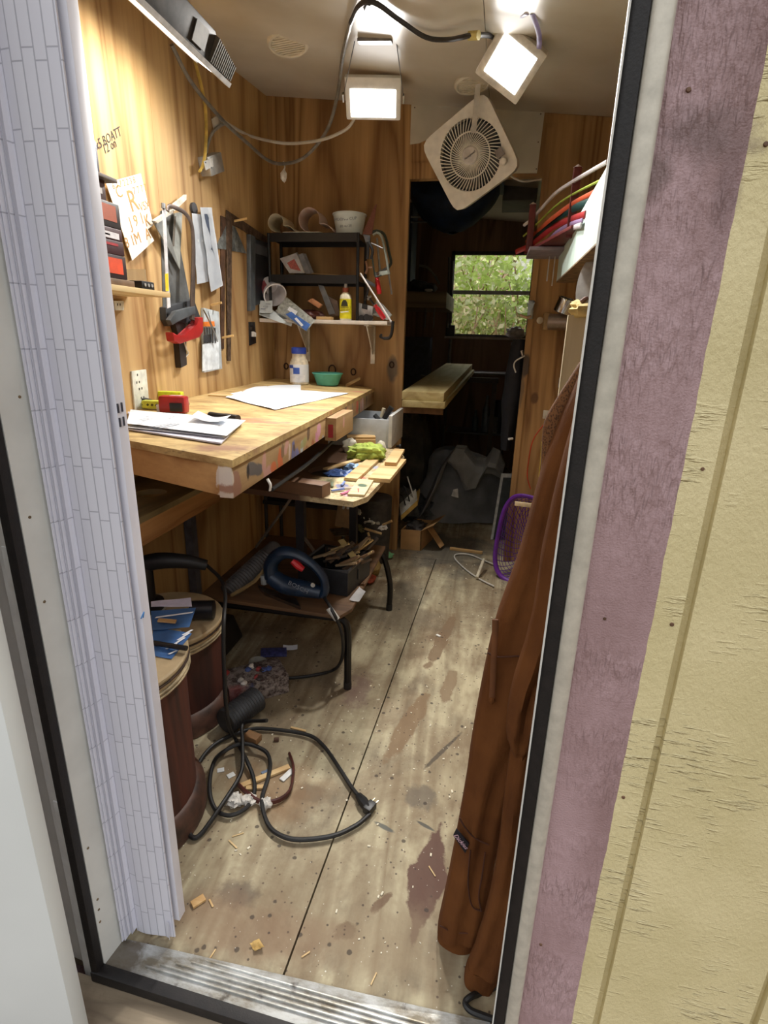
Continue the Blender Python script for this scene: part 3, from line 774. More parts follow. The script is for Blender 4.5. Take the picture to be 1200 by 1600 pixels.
# ------------------------------------------------------------------ left wall: shelves and boxes
SHELFW = wood((222, 200, 150), (186, 156, 104), 'y', 14, 4, name='shelf_board', knots=False)
def lshelf(label, pxe, pye, depth, y0, th):
    """board shelf on the left wall whose far front corner is seen at pixel"""
    p = at(pxe, pye, x=W + depth)
    m = MB(); m.bx(W, W + depth, y0, p.y, p.z - th, p.z, .002)
    return one(m, 'wall_shelf', SHELFW, label, 'shelf'), p
sh1, ps = lshelf('raw wood shelf on the left wall carrying the cut sheet boxes near the folding door', 266, 457, .16, 1.15, .016)
ys_far = ps.y; zs = ps.z
m = MB(); p = at(193, 280, x=W + .17); m.bx(W, W + .15, 1.12, p.y, p.z - .01, p.z, .002)
one(m, 'wall_shelf', mat((70, 54, 40), .6), 'short dark shelf board on the left wall above the box stack', 'shelf'); zup = p.z; yup = p.y
def carton(label, y1, z0, z1, face, bands, x1=.145, yl=.20, dz=0):
    t = thing('carton', label, 'box', 'small cartons stacked on the left wall shelf')
    m = MB(); m.bx(W + .012, W + x1, y1 - yl, y1, z0, z1, .002); b_ = m.build('box', mat(face, .45, var=.08), t)
    for (a, c, col, d) in bands:
        m = MB(); m.bx(W + x1 - .001, W + x1 + .001, y1 - yl + .006, y1 - .006 - d, z0 + (z1 - z0) * a, z0 + (z1 - z0) * c); m.build('printed_band', mat(col, .45, var=.1), t)
    return t
# heights measured on the stack's front edge
xf = W + .145
zz = [at(px, py, x=xf).z for px, py in ((199, 437), (197, 402), (195, 380), (193, 361), (190, 322))]
yb_ = at(199, 430, x=xf).y
m = MB(); m.bx(W + .02, W + .15, yb_ - .2, at(209, 450, x=xf).y, zs, zs + .018, .002)
one(m, 'flat_board', mat((110, 86, 62), .5), 'thin brown board lying on the wall shelf beneath the box stack', 'board')
zb = zs + .019
hts = [zb, zz[1] - .003, zz[2], zz[3], zz[4] + .0, ]
b0, b1, b2, b3, b4 = zb, zz[1], zz[2], zz[3], zz[4]
carton('black carton with a plain orange panel at the bottom of the shelf stack', yb_, b0, b1, (44, 24, 24), [(.2, .86, (206, 74, 38), .012)])
carton('dark maroon carton with two pale round marks second from the bottom of the stack', yb_ - .002, b1 + .001, b2, (56, 22, 26), [(.62, .8, (150, 40, 46), .02), (.2, .34, (150, 140, 136), .1)])
carton('carton with a white band and black bar in the middle of the shelf stack', yb_ - .004, b2 + .001, b3, (60, 28, 30), [(.1, .62, (206, 204, 208), .01), (.3, .44, (30, 26, 28), .05)])
carton('black carton with a brown-orange wood grain panel on top of the shelf stack', yb_ - .004, b3 + .001, b4, (36, 26, 24), [(.24, .88, (160, 78, 46), .012)])
carton('small dark carton with a white stripe standing on the upper shelf board', yup - .03, zup + .001, zup + .085, (58, 60, 70), [(.18, .42, (206, 208, 214), .01)], .12)
z0 = b4 + .012
carton('small dark carton with a white stripe lying under the upper shelf board', yb_ - .035, b4 + .001, b4 + .058, (70, 40, 34), [(.3, .55, (214, 208, 204), .01)], .13)
# little black connector, wood sliver and clear holder on the shelf
m = MB(); p = at(222, 452, x=xf); m.bx(W + .10, W + .15, p.y - .005, p.y + .06, zs, zs + .024, .002)
cn = one(m, 'terminal_strip', BLACK, 'small black strip with three pale holes lying on the left wall shelf', 'connector')
for k in range(3):
    m = MB(); m.lathe([(.005, 0), (.005, .002), (0, .0015)], (W + .1505, p.y + .01 + .018 * k, zs + .013), (1, 0, 0), 10); m.build('hole_ring', mat((150, 150, 150), .4), cn)
m = MB(); m.obox((W + .07, p.y - .03, zs + .026), (.012, 0, 0), (.01, .10, -.014), (0, 0, .006))
one(m, 'wood_sliver', SCRAP, 'pale sliver of wood across the black strip on the left wall shelf', 'stick')
m = MB(); q = at(238, 455, x=W + .08); m.bx(W + .005, W + .008, ys_far - .065, ys_far - .005, zs, zs + .07); m.bx(W + .008, W + .08, ys_far - .008, ys_far - .005, zs, zs + .07)
one(m, 'clear_holder', mat((190, 186, 170), .15, var=.02, alpha=.35), 'clear plastic corner holder at the far end of the left wall shelf', 'holder')

# ------------------------------------------------------------------ stencil sheet
gS = [L(168, 288, .012), L(218, 271, .012), L(240, 385, .012), L(198, 404, .012), L(196, 380, .012)]
m = MB(); m.poly([L(165, 286, .010), L(219, 271, .010), L(239, 352, .010), L(230, 358, .010), L(240, 376, .010), L(206, 407, .010)], (.002, 0, 0))
st = tag(m.build('stencil_sheet', mat((232, 230, 224), .5, var=.02)), 'white plastic lettering stencil pinned to the left wall', 'stencil')
DW = mat((176, 134, 78), .7)
xd = L(219, 271) - L(165, 286); yd = L(165, 286) - L(206, 407)
def cut(s, size, px, py, rot=0):
    text(s, size, L(px, py, .0125), xd, (0, 0, 1), DW, 'cut_letter', st, .0004)
cut('6 7 7 2 2 3 8', .026, 194, 286); cut('7 7 7 7', .03, 219, 296); cut('C', .05, 186, 300); cut('R', .09, 208, 315); cut('V5X', .036, 226, 322)
cut('J 9 1', .05, 214, 345); cut('K', .05, 230, 345); cut('8 1', .045, 203, 378); cut('M', .05, 215, 373); cut('A', .05, 231, 366)
# pegs in the wall
def peg(px, py, ln, label, c=(206, 170, 112)):
    m = MB(); p = L(px, py, 0); m.tube([p, p + V((ln, 0, .012))], .005, 8, sub=1)
    return one(m, 'wood_peg', mat(c, .6), label, 'peg')

# ------------------------------------------------------------------ saws and squares
def flat(name, pts, d, t, mt, parent=None, bev=0):
    m = MB(); m.poly([L(px, py, d) for px, py in pts], (t, 0, 0), bev); return m.build(name, mt, parent)
SAWG = mat((104, 106, 106), .45, .4, .2, 15)
hs_ = thing('hand_saw', 'grey hand saw with a dark handle hanging on the left wall behind the hacksaw', 'saw')
flat('blade', [(250, 330), (268, 322), (296, 468), (254, 482)], .0, .003, SAWG, hs_)
hdl = flat('handle', [(249, 480), (294, 467), (306, 500), (308, 520), (300, 516), (284, 504), (262, 500), (256, 510), (250, 500)], .0, .026, mat((48, 50, 54), .5), hs_, .003)
flat('handle_grip', [(262, 500), (282, 505), (284, 570), (274, 575), (270, 520)], .0, .024, mat((44, 34, 32), .5), hs_, .003)
for px, py in ((262, 490), (290, 480)):
    m = MB(); m.lathe([(.006, 0), (.006, .002), (0, .003)], L(px, py, .026), (1, 0, 0), 10); m.build('rivet', STEEL, hs_)
m = MB(); m.tube([L(286, 528, .02), L(291, 545, .03), L(294, 552, .025), L(288, 560, .02)], .003, 6); m.build('white_string', mat((220, 214, 204), .7), hs_)
hk = thing('hacksaw', 'hacksaw with a red handle and white blade hanging on the left wall', 'saw')
m = MB(); pts = [L(262, 330, .05), L(264, 322, .05), L(275, 325, .05), L(289, 333, .05), L(299, 350, .05), L(302, 380, .05), L(302, 420, .05), L(301, 462, .05), L(300, 500, .05)]
m.tube(pts, [.008, .007, .008, .009, .010, .011, .012, .014, .014], 8, sub=5, flat=.55); m.build('frame', mat((96, 84, 78), .4, .5), hk)
flat('blade', [(253, 326), (258, 325), (263, 440), (266, 480), (261, 482)], .048, .002, mat((222, 222, 226), .35, .3), hk)['label'] = 'white painted blade'
flat('yellow_tip', [(257.5, 428), (262.5, 427), (263.6, 455), (258.8, 455)], .0505, .001, mat((226, 190, 50), .4), hk)
flat('lower_arm', [(258, 500), (268, 486), (298, 478), (299, 490), (275, 500), (262, 508)], .04, .02, mat((70, 74, 78), .45), hk, .003)
flat('handle', [(257, 518), (268, 526), (277, 526), (297, 508), (298, 496), (306, 495), (306, 518), (300, 527), (270, 537), (260, 533)], .034, .034, REDP, hk, .006)['label'] = 'red plastic handle'
m = MB(); m.tube([L(255, 318, .05), L(255, 326, .05)], .008, 8, sub=1); m.build('wing_nut', STEEL, hk)
sq = thing('speed_square', 'grey metal triangular square tucked behind the hacksaw blade', 'square')
flat('plate', [(237, 345), (254, 335), (280, 421), (268, 398)], .022, .003, mat((140, 142, 140), .4, .4), sq)
flat('fence', [(236, 345), (264, 327), (264, 333), (240, 349)], .018, .016, mat((216, 214, 206), .5), sq)
fr_ = thing('bevel_rule', 'pale slotted metal ruler hanging slanted behind the hacksaw frame', 'ruler')
flat('rule', [(272, 333), (284, 331), (280, 420), (268, 398)], .012, .003, mat((172, 176, 172), .4, .4), fr_)
flat('slot', [(272, 338), (275, 338), (272, 385), (269, 384)], .0152, .0008, mat((92, 84, 74), .6), fr_)
flat('stock', [(262, 324), (287, 304), (287, 312), (268, 330)], .02, .012, mat((212, 208, 198), .5), fr_)
CLEAR = mat((206, 212, 220), .18, var=.03, alpha=.55)
def bagpack(label, outline, inner, icol, d):
    t = thing('packet', label, 'packet', 'clear packets hanging on the left wall')
    flat('backing', outline, d, .001, mat((214, 216, 218), .5), t)
    flat('contents', inner, d + .0015, .006, mat(icol, .4, .2, .15), t, .002)
    m = MB(); m.sheet([L(*outline[0], d + .01), L(*outline[1], d + .01), L(*outline[2], d + .01), L(*outline[3], d + .01)], 5, 8, 0, .0006, .006, 4, d * 90); m.build('clear_film', CLEAR, t)
    return t
bagpack('clear packet with a pale card hanging left on the peg beside the hacksaw', [(300, 333), (318, 336), (326, 440), (308, 444)], [(304, 340), (316, 342), (322, 410), (310, 412)], (176, 180, 182), .012)
bagpack('clear packet with long dark blades hanging over the pale one beside the hacksaw', [(313, 324), (330, 324), (348, 446), (330, 456)], [(316, 334), (327, 333), (345, 444), (330, 452)], (58, 68, 86), .026)
m = MB(); p = L(301, 326, .0); m.lathe([(.022, 0), (.022, .01), (0, .012)], p, (1, 0, 0), 14); one(m, 'round_hook', mat((60, 60, 64), .5), 'dark round hook on the left wall holding the clear packets', 'hook')
pk = thing('drill_bit_pack', 'clear pouch of small bits with an orange cap hanging low on the left wall', 'packet')
flat('pouch', [(314, 481), (338, 487), (343, 576), (315, 582)], .0, .014, mat((196, 204, 208), .3, alpha=.8), pk, .001)
flat('white_card', [(316, 538), (342, 532), (342, 576), (316, 580)], .0145, .001, mat((214, 220, 224), .5), pk)
flat('orange_cap', [(316, 503), (333, 502), (334, 510), (317, 510)], .0145, .006, mat((226, 128, 54), .4), pk)
for k in range(5): flat('bit', [(318 + 4 * k, 512), (320 + 4 * k, 512), (321 + 4 * k, 536), (319 + 4 * k, 536)], .015, .003, STEEL, pk)
flat('dark_foam', [(318, 524), (330, 522), (330, 534), (318, 536)], .0188, .001, DSTEEL, pk)
m = MB(); m.tube([L(318, 484, .03), L(326, 500, .035), L(334, 518, .035), L(340, 534, .03)], .004, 6, flat=.4); m.tube([L(325, 486, .032), L(330, 505, .036), L(337, 520, .035)], .003, 6, flat=.4)
one(m, 'silver_wrapper', STEEL, 'crumpled silver strip hanging over the pouch of small bits', 'wrapper')
peg(330, 477, .05, 'pale wood peg above the pouch of small bits'); peg(346, 528, .06, 'pale wood peg holding the foot of the rusty framing square')
peg(364, 346, .07, 'pale wood peg holding the top of the rusty framing square')
sqf = thing('framing_square', 'rusty brown framing square hanging from a peg on the left wall', 'square')
flat('long_arm', [(353, 328), (362, 334), (360, 564), (355, 564)], .0045, .003, RUST, sqf); flat('short_arm', [(353, 328), (416, 370), (416, 382), (355, 346)], .0052, .003, RUST, sqf)
flat('framing_square_arm', [(344, 337), (352, 340), (349, 545), (344, 545)], .0, .004, mat((84, 60, 44), .6, .3, .3), None)
o_ = bpy.data.objects['framing_square_arm']; o_.name = 'steel_strip'; tag(o_, 'narrow dark rusty strip hanging on the wall just left of the framing square', 'strip')
for (pts, lb) in (([(336, 388), (352, 352), (353, 390)], 'small triangular metal square left of the rusty framing square arm'), ([(361, 352), (366, 354), (384, 396), (362, 392)], 'small triangular metal square right of the rusty framing square arm')):
    m = MB(); m.poly([L(px, py, .0) for px, py in pts], (.0045, 0, 0)); one(m, 'triangle_square', mat((126, 130, 128), .4, .5, .3, 40), lb, 'square', None)
fp_ = thing('gauge_plate', 'grey rectangular metal frame hanging on the left wall beside the black rack', 'frame')
flat('back_plate', [(386, 372), (420, 380), (419, 470), (388, 480)], .0, .010, mat((60, 64, 70), .5, .3), fp_)
flat('side_bar', [(385, 366), (393, 370), (393, 484), (386, 486)], .0, .022, mat((98, 106, 112), .45, .4), fp_, .002)
flat('top_band', [(393, 378), (420, 388), (420, 402), (393, 394)], .011, .004, mat((84, 86, 92), .5), fp_)
flat('inner_panel', [(397, 404), (419, 408), (419, 446), (397, 446)], .011, .003, mat((36, 40, 46), .4), fp_)
LS = thing('light_switch', 'black light switch plate on the left wall under the metal frame', 'switch')
flat('plate', [(388, 503), (397, 503), (399, 536), (389, 540)], 0, .006, BLACK, LS, .002); flat('toggle', [(393, 518), (397, 520), (397, 526), (393, 526)], .006, .012, mat((210, 204, 194), .4), LS)
flat('screw_hole', [(391, 511), (394, 511), (394, 515), (391, 515)], .006, .001, STEEL, LS)
def outlet(label, q, slots):
    t = thing('outlet', label, 'outlet'); flat('plate', q, 0, .007, mat((216, 218, 208), .45), t, .0025)
    for s_ in slots: flat('slot', [(s_[0], s_[1]), (s_[0] + 1.3, s_[1]), (s_[0] + 1.3, s_[1] + 3.6), (s_[0], s_[1] + 3.6)], .007, .0008, mat((60, 60, 58), .6), t)
    return t
oc = outlet('tall pale outlet cover on the left wall above the workbench papers', [(203, 580), (226, 577), (232, 640), (209, 646)], [(213, 596), (217, 595), (217, 606), (221, 605), (220, 620), (224, 619), (214, 584)])
outlet('small pale outlet box on the left wall under the wood shelf', [(176, 470), (191, 470), (191, 485), (178, 485)], [(183, 474), (187, 474)])
outlet('pale outlet plate low on the left wall below the workbench', [(289, 816), (297, 813), (298, 829), (290, 832)], [(293, 820)])
# ------------------------------------------------------------------ workbench
ZB = .97
def zB(x, y):
    """the top lifts a little towards the far left corner"""
    return .97 + .028 * max(0, min(1, (y - 1.4) / 1.65)) * max(0, min(1, (-.62 - x) / .5))
def bt(px, py, h=0):
    p = at(px, py, z=ZB)
    for _ in range(8): p = at(px, py, z=zB(p.x, min(p.y, 3.0)))
    p = at(px, py, z=p.z + h)
    return p if p.y < 2.98 else V((at(px, py, y=2.96).x, 2.96, zB(p.x, 2.96) + h))
NR = at(363, 719, z=ZB); FR = at(587, 606, z=ZB); NLp = at(200, 688, z=ZB)
sl = (NLp.y - NR.y) / (NLp.x - NR.x)
NLw = V((W, NR.y + sl * (W - NR.x), ZB)); FLw = V((W, YB - .02, ZB)); FR = V((FR.x, min(FR.y, YB - .02), ZB))
def smear():
    """paint marks along the front board of the bench"""
    out = []
    R_ = random.Random(4)
    spec = [(354, 756, .022, .042, (150, 108, 92)), (346, 742, .008, .03, (212, 200, 186)), (347, 775, .008, .012, (196, 180, 164)), (388, 732, .045, .02, (80, 84, 92)), (375, 737, .006, .022, (34, 26, 26)), (410, 745, .03, .035, (198, 150, 146)), (420, 730, .018, .018, (206, 106, 62)), (432, 722, .016, .045, (204, 104, 60)), (436, 748, .02, .02, (108, 112, 64)), (455, 712, .016, .05, (86, 100, 156)), (462, 715, .016, .035, (96, 110, 176)), (470, 700, .012, .03, (176, 192, 206)), (480, 712, .02, .04, (142, 92, 62)), (490, 700, .016, .04, (152, 84, 58)), (497, 690, .014, .045, (196, 132, 166)), (500, 672, .02, .03, (206, 150, 176)), (508, 690, .012, .03, (160, 168, 176)), (550, 650, .012, .04, (190, 92, 66)), (546, 662, .02, .035, (206, 186, 190)), (560, 640, .012, .04, (136, 118, 96)), (568, 636, .014, .03, (196, 60, 52)), (572, 644, .012, .05, (92, 116, 98)), (578, 632, .016, .04, (206, 150, 160)), (582, 618, .02, .02, (138, 152, 82)), (473, 692, .03, .015, (150, 150, 96))]
    for k in range(14):
        px = R_.uniform(400, 585); spec.append((px, 719 - (px - 363) * .5 + R_.uniform(14, 34 - (px - 400) * .06), R_.uniform(.008, .02), R_.uniform(.012, .04), R_.choice([(196, 150, 140), (120, 96, 74), (206, 190, 176), (110, 120, 150), (186, 96, 70), (90, 70, 58), (140, 120, 70)])))
    for px, py, a, b_, c in spec:
        p = at(px, py, x=-.60)
        out.append(((p.x, p.y, p.z), (.2, a * 1.5, b_), (R_.uniform(-.3, .3), 0, 0), c, .85, .55, 35, .25))
    return tuple(out)
SKIRT = wood((186, 156, 112), (146, 112, 74), 'y', 16, 4, name='painted_bench_front', knots=False, stains=smear())
def top_mat():
    g = G('worn_bench_top')
    n1_ = g.noise(16, g.map((.35, 1, 1), rot=(0, 0, .5)), 5, .7)
    col = g.mix(g.rng(n1_, .35, .68), lin((214, 188, 130)), lin((150, 116, 70)))
    col = g.mix(g.rng(g.noise(4, detail=5), .5, .75, 0, .6), col, lin((128, 96, 60)))
    for px, py, a, b_, c in ((420, 660, .12, .03, (186, 106, 96)), (400, 655, .08, .03, (190, 120, 100)), (480, 640, .12, .03, (190, 112, 104)), (350, 700, .1, .05, (140, 96, 84)), (560, 612, .05, .03, (196, 120, 106)), (470, 632, .2, .02, (168, 124, 90)), (330, 660, .05, .02, (140, 80, 60)), (520, 622, .1, .02, (150, 130, 84))):
        p = bt(px, py); col = g.stain(col, tuple(p), (a, b_, .2), (0, 0, .3), c, .6, .9, 30, .5)
    col = g.mix(g.rng(g.noise(70, g.map((.3, 1, 1), rot=(0, 0, -.4)), 3), .60, .68, 0, .55), col, lin((104, 82, 54)))
    g.bump(n1_, .25, .003); return g.done(col, .6)
bench = thing('workbench', 'wooden workbench with a paint-smeared front board along the left wall', 'workbench')
th = .018
def topf(u, v):
    a_, b2 = NLw.lerp(NR, u), FLw.lerp(FR, u); p = a_.lerp(b2, v); return V((p.x, p.y, zB(p.x, p.y)))
m = MB(); m.grid(topf, 10, 14, thick=th); m.build('top', top_mat(), bench)
zs_ = at(360, 783, x=NR.x - .004).z
ins = V((-.006, .006, 0))
m = MB(); a, b_ = NR + ins, FR + V((-.006, 0, 0))
hz = ZB - th - zs_
m.hexa([V((a.x - .035, a.y, zs_)), V((a.x, a.y, zs_)), V((b_.x, b_.y, zs_ + .008)), V((b_.x - .035, b_.y, zs_ + .008))], [V((a.x - .035, a.y, ZB - th)), V((a.x, a.y, ZB - th)), V((b_.x, b_.y, ZB - th)), V((b_.x - .035, b_.y, ZB - th))], .002)
m.build('front_board', SKIRT, bench)
m = MB(); a2 = NLw + V((0, .008, 0)); a3 = a + V((-.036, .036 * -sl, 0))
m.hexa([V((a2.x, a2.y, zs_)), V((a3.x, a3.y, zs_)), V((a3.x, a3.y + .035, zs_)), V((a2.x, a2.y + .035, zs_))], [V((a2.x, a2.y, ZB - th)), V((a3.x, a3.y, ZB - th)), V((a3.x, a3.y + .035, ZB - th)), V((a2.x, a2.y + .035, ZB - th))], .002)
m.build('end_board', wood((200, 156, 100), (150, 104, 58), 'x', 18, 3, name='bench_end', knots=False, stains=((tuple(at(352, 752, y=1.15)), (.022, .2, .045), (0, 0, 0), (150, 108, 92), .9, .5, 40, .2), (tuple(at(343, 742, y=1.16)), (.008, .2, .03), (0, .2, 0), (212, 200, 186), .85, .7, 50, .2), (tuple(at(347, 775, y=1.16)), (.01, .2, .012), (0, 0, 0), (196, 180, 164), .8, .7, 50, .2))), bench)
m = MB(); p0, p1 = at(518, 684, x=-.585), at(543, 668, x=-.585); top0, top1 = at(526, 657, x=-.57), at(544, 645, x=-.57)
xs_ = a.x + (b_.x - a.x) * (p0.y - a.y) / (b_.y - a.y)
m.bx(xs_ - .004, xs_ + .042, p0.y, p1.y + .02, p0.z - .012, p0.z + .075, .002); blk = m.build('side_block', SKIRT, bench)
m = MB(); m.bx(xs_ + .010, xs_ + .030, p0.y - .0015, p0.y, p0.z + .0, p0.z + .05); m.build('red_paint', mat((150, 34, 44), .5), blk)
m = MB(); hp = at(418, 755, x=-.565); m.tube([hp + V((0, 0, .012)), hp + V((.008, 0, -.004)), hp + V((.006, 0, -.02))], .006, 8, flat=.5); one(m, 'white_hook', mat((222, 220, 214), .3), 'small white curled scrap hanging under the bench front board', 'hook')
bt_m = MB(); k0 = at(425, 765, x=-.6); k1 = at(530, 680, x=-.64)
bt_m.tube([k0, k0 * .5 + k1 * .5 + V((0, 0, -.012)), k1], .006, 6); one(bt_m, 'dark_cable', RUBBER, 'dark cord strung along the underside of the bench front board', 'cord')

# papers
def paper(q, label, h, name='paper_sheet', grp=None, rip=.002, mt=PAPER, bend=0, seed=0, t=.0006):
    m = MB(); m.sheet([bt(px, py, h) for px, py in q], 10, 8, bend, t, rip, 3, seed)
    return one(m, name, mt, label, 'paper', grp)
paper([(202, 672), (345, 694), (380, 660), (200, 645)], 'bottom sheet of the paper stack, bluish edge showing at the near bench end', .003, mt=mat((206, 208, 226), .8, var=.02), seed=1, t=.004)
paper([(200, 668), (350, 684), (381, 659), (205, 644)], 'middle sheet of the paper stack at the near bench end', .010, seed=2)
pt_ = paper([(198, 662), (354, 681), (384, 657), (204, 640)], 'printed sheet on top of the paper stack at the near bench end', .017, seed=3)
paper([(300, 656), (352, 662), (361, 655), (310, 648)], 'curled loose sheet lying over the far edge of the paper stack', .024, bend=.012, seed=5)
xa = bt(340, 676) - bt(210, 660); ya = bt(214, 641) - bt(198, 662)
def on_paper(pa, px, py, w_, h_):
    p = bt(px, py, .0205); m = MB(); xx = xa.normalized() * w_; yy = (ya - xa.normalized() * ya.dot(xa.normalized())).normalized() * h_
    m.obox(p, xx, yy, (0, 0, .0003)); m.build('printed_line', INKG, pa)
for i, (px, py) in enumerate([(232, 668), (239, 669), (246, 670), (216, 656), (222, 657), (226, 651), (208, 664), (262, 652)]): on_paper(pt_, px, py, .004, (.09, .1, .08, .04, .04, .02, .03, .03)[i])
pd = paper([(398, 606), (545, 614), (430, 640), (352, 620)], 'large white drawing sheet with one bent corner in the middle of the bench', .004, 'drawing_sheet', mt=mat((222, 230, 242), .8, var=.01), seed=8, rip=.004)
paper([(352, 618), (400, 604), (470, 600), (470, 626)], 'second white drawing sheet half under the large one', .001, 'drawing_sheet', mt=mat((226, 232, 240), .8, var=.01), seed=9)
for px, py, w_, h_ in ((420, 622, .1, .002), (430, 616, .12, .002), (455, 618, .002, .07)):
    p = bt(px, py, .0075); m = MB(); m.obox(p, (w_, .01, 0), (0, h_, 0), (0, 0, .0003)); m.build('pencil_line', mat((196, 204, 220), .8), pd)
m = MB(); p = bt(325, 619); m.obox(p, bt(362, 621) - p, bt(330, 616) - p, (0, 0, .006)); one(m, 'paint_stick', SCRAP, 'pale flat stick on the bench pointing under the drawing sheets', 'stick')
# small tools behind the papers
def slab(name, px, py, ln, wd, ht, ang, mt, label, cat_, h=0, bev=.003, tilt=0):
    p = bt(px, py, h); m = MB(); m.box(p + V((0, 0, ht / 2)), (ln, wd, ht), (0, tilt, ang), bev); return one(m, name, mt, label, cat_)
lev = slab('torpedo_level', 263, 626, .115, .03, .035, .1, mat((196, 206, 40), .35), 'bright yellow-green block tool against the left wall on the bench', 'level', .012)
m = MB(); p = bt(263, 626); m.box(p + V((.0, .008, .006)), (.10, .025, .012), (0, 0, .1)); one(m, 'dark_case', mat((74, 80, 36), .5), 'dark olive case lying under the bright yellow-green block tool', 'case')
tp = thing('tape_measure', 'red tape measure standing on the bench behind the printed papers', 'tape measure')
p = bt(273, 645); m = MB(); m.box(p + V((0, 0, .03)), (.095, .042, .058), (0, 0, .1), .010); m.build('case', REDP, tp)
m = MB(); m.box(p + V((.02, -.022, .022)), (.045, .006, .03), (0, 0, .1), .004); m.build('belt_clip', BLACK, tp)
m = MB(); m.box(p + V((.01, 0, .0595)), (.04, .022, .002), (0, 0, .1), .001); m.build('label_plate', mat((206, 150, 146), .4), tp)
m = MB(); m.box(p + V((-.052, -.008, .012)), (.012, .022, .03), (0, 0, .1), .002); m.build('tape_hook', mat((216, 212, 204), .4), tp)
ut = thing('utility_knife', 'black utility knife with a yellow-green ridged grip on the bench by the wall', 'knife')
p = bt(243, 640); m = MB(); m.box(p + V((.0, 0, .018)), (.09, .03, .03), (0, 0, .08), .008); m.build('grip', mat((196, 202, 70), .5), ut)
for k in range(5):
    m = MB(); m.box(p + V((-.035 + .017 * k, -.0145, .018)), (.007, .006, .008), (0, .785, .08)); m.build('grip_rib', mat((70, 74, 30), .5), ut)
m = MB(); m.box(p + V((-.07, .02, .025)), (.08, .03, .03), (0, .2, .08), .008); m.build('body', BLACK, ut)
slab('cutting_blade', 222, 634, .09, .02, .008, .5, mat((140, 130, 110), .4, .5), 'dull metal blade lying beside the black utility knife on the bench', 'blade', .0)
mk = thing('marker_pen', 'thick black marker lying on the bench beyond the curled papers', 'marker')
a, b_ = bt(328, 649, .013), bt(372, 655, .013); m = MB(); m.cyl(a, a * .45 + b_ * .55, .012, 12); m.build('barrel', BLACK, mk)
m = MB(); m.cyl(a * .45 + b_ * .55, b_, .0135, 12); m.build('cap', mat((34, 34, 36), .3), mk)
m = MB(); m.tube([bt(290, 653, .004), bt(330, 650, .005)], .004, 6, sub=1); one(m, 'thin_pencil', mat((44, 42, 44), .5), 'thin dark pencil lying between the tape measure and the marker', 'pencil')
m = MB(); p = bt(284, 633); m.tube([p + V((-.02, 0, .006)), p + V((0, .01, .012)), p + V((.03, -.005, .006))], [.007, .005, .007], 8); one(m, 'metal_fitting', STEEL, 'small shiny metal fitting beside the yellow-green block tool', 'fitting')
# jar and bowl
jr_ = thing('powder_jar', 'plastic jar with blue lid and blue-white label holding pale powder on the bench', 'jar')
p = bt(468, 600)
prof = [(.046, 0), (.050, .004), (.050, .105), (.047, .118), (.038, .135), (.036, .15), (.036, .158)]
JN = 28
m = MB(); m.lathe(prof, p, (0, 0, 1), JN); m.build('body', mat((212, 200, 176), .3, var=.14, vs=40), jr_)
m = MB(); m.lathe([(.039, .158), (.040, .162), (.040, .187), (.037, .191), (0, .191)], p, (0, 0, 1), JN); m.build('lid', mat((46, 74, 176), .35), jr_)['label'] = 'blue screw lid'
def wrap(name, a0, a1, z0, z1, r, mt, par, c=p, n=10):
    m = MB(); m.grid(lambda u, v: c + V((math.cos(a0 + (a1 - a0) * u) * r, math.sin(a0 + (a1 - a0) * u) * r, z0 + (z1 - z0) * v)), n, 1, thick=.0006); return m.build(name, mt, par)
wrap('paper_label', -2.9, .2, .012, .104, .0507, mat((222, 224, 228), .5, var=.03), jr_)
wrap('blue_band', -2.9, -1.9, .084, .1, .0514, mat((56, 86, 176), .5), jr_); wrap('blue_patch', -1.9, -1.2, .055, .088, .0514, mat((58, 92, 180), .5), jr_)
wrap('white_panel', -2.5, -.6, .014, .05, .0514, mat((236, 238, 242), .5), jr_)
m = MB(); p2 = bt(512, 602)
m.lathe([(.052, 0), (.058, .003), (.077, .056), (.083, .063), (.085, .065), (.082, .067), (.076, .064), (.055, .008), (0, .006)], p2, (0, 0, 1), 32)
one(m, 'plastic_bowl', mat((96, 186, 172), .4, var=.05), 'small teal plastic bowl on the bench beside the jar', 'bowl')
m = MB(); a = bt(540, 601); b_ = at(560, 593, y=YB - .03); m.obox(a, b_ - a, (.0, .004, .012), (.012, -.006, 0)); one(m, 'wood_lath', SCRAP, 'pale wood strip leaning at the far end of the bench right of the bowl', 'stick')
# dark wood knots on the partition under the shelf, modelled as rings
for px, py, r, lb in ((519, 578, .02, 'dark arched wood knot, modelled as a ring, on the partition above the teal bowl'), (552, 581, .013, 'small dark wood knot, modelled as a ring, on the partition right of the teal bowl'), (447, 572, .012, 'small dark wood knot, modelled as a ring, on the partition left of the jar'), (612, 570, .012, 'small dark wood knot, modelled as a ring, on the partition beside the inner doorway')):
    p = B(px, py, .005); m = MB(); m.tube([p + V((math.cos(2 * PI * k / 12) * r, 0, math.sin(2 * PI * k / 12) * r * 1.3)) for k in range(12)], .0035, 6, closed=True, sub=2)
    one(m, 'knot_ring', mat((58, 36, 28), .7, .3), lb, 'ring', None)
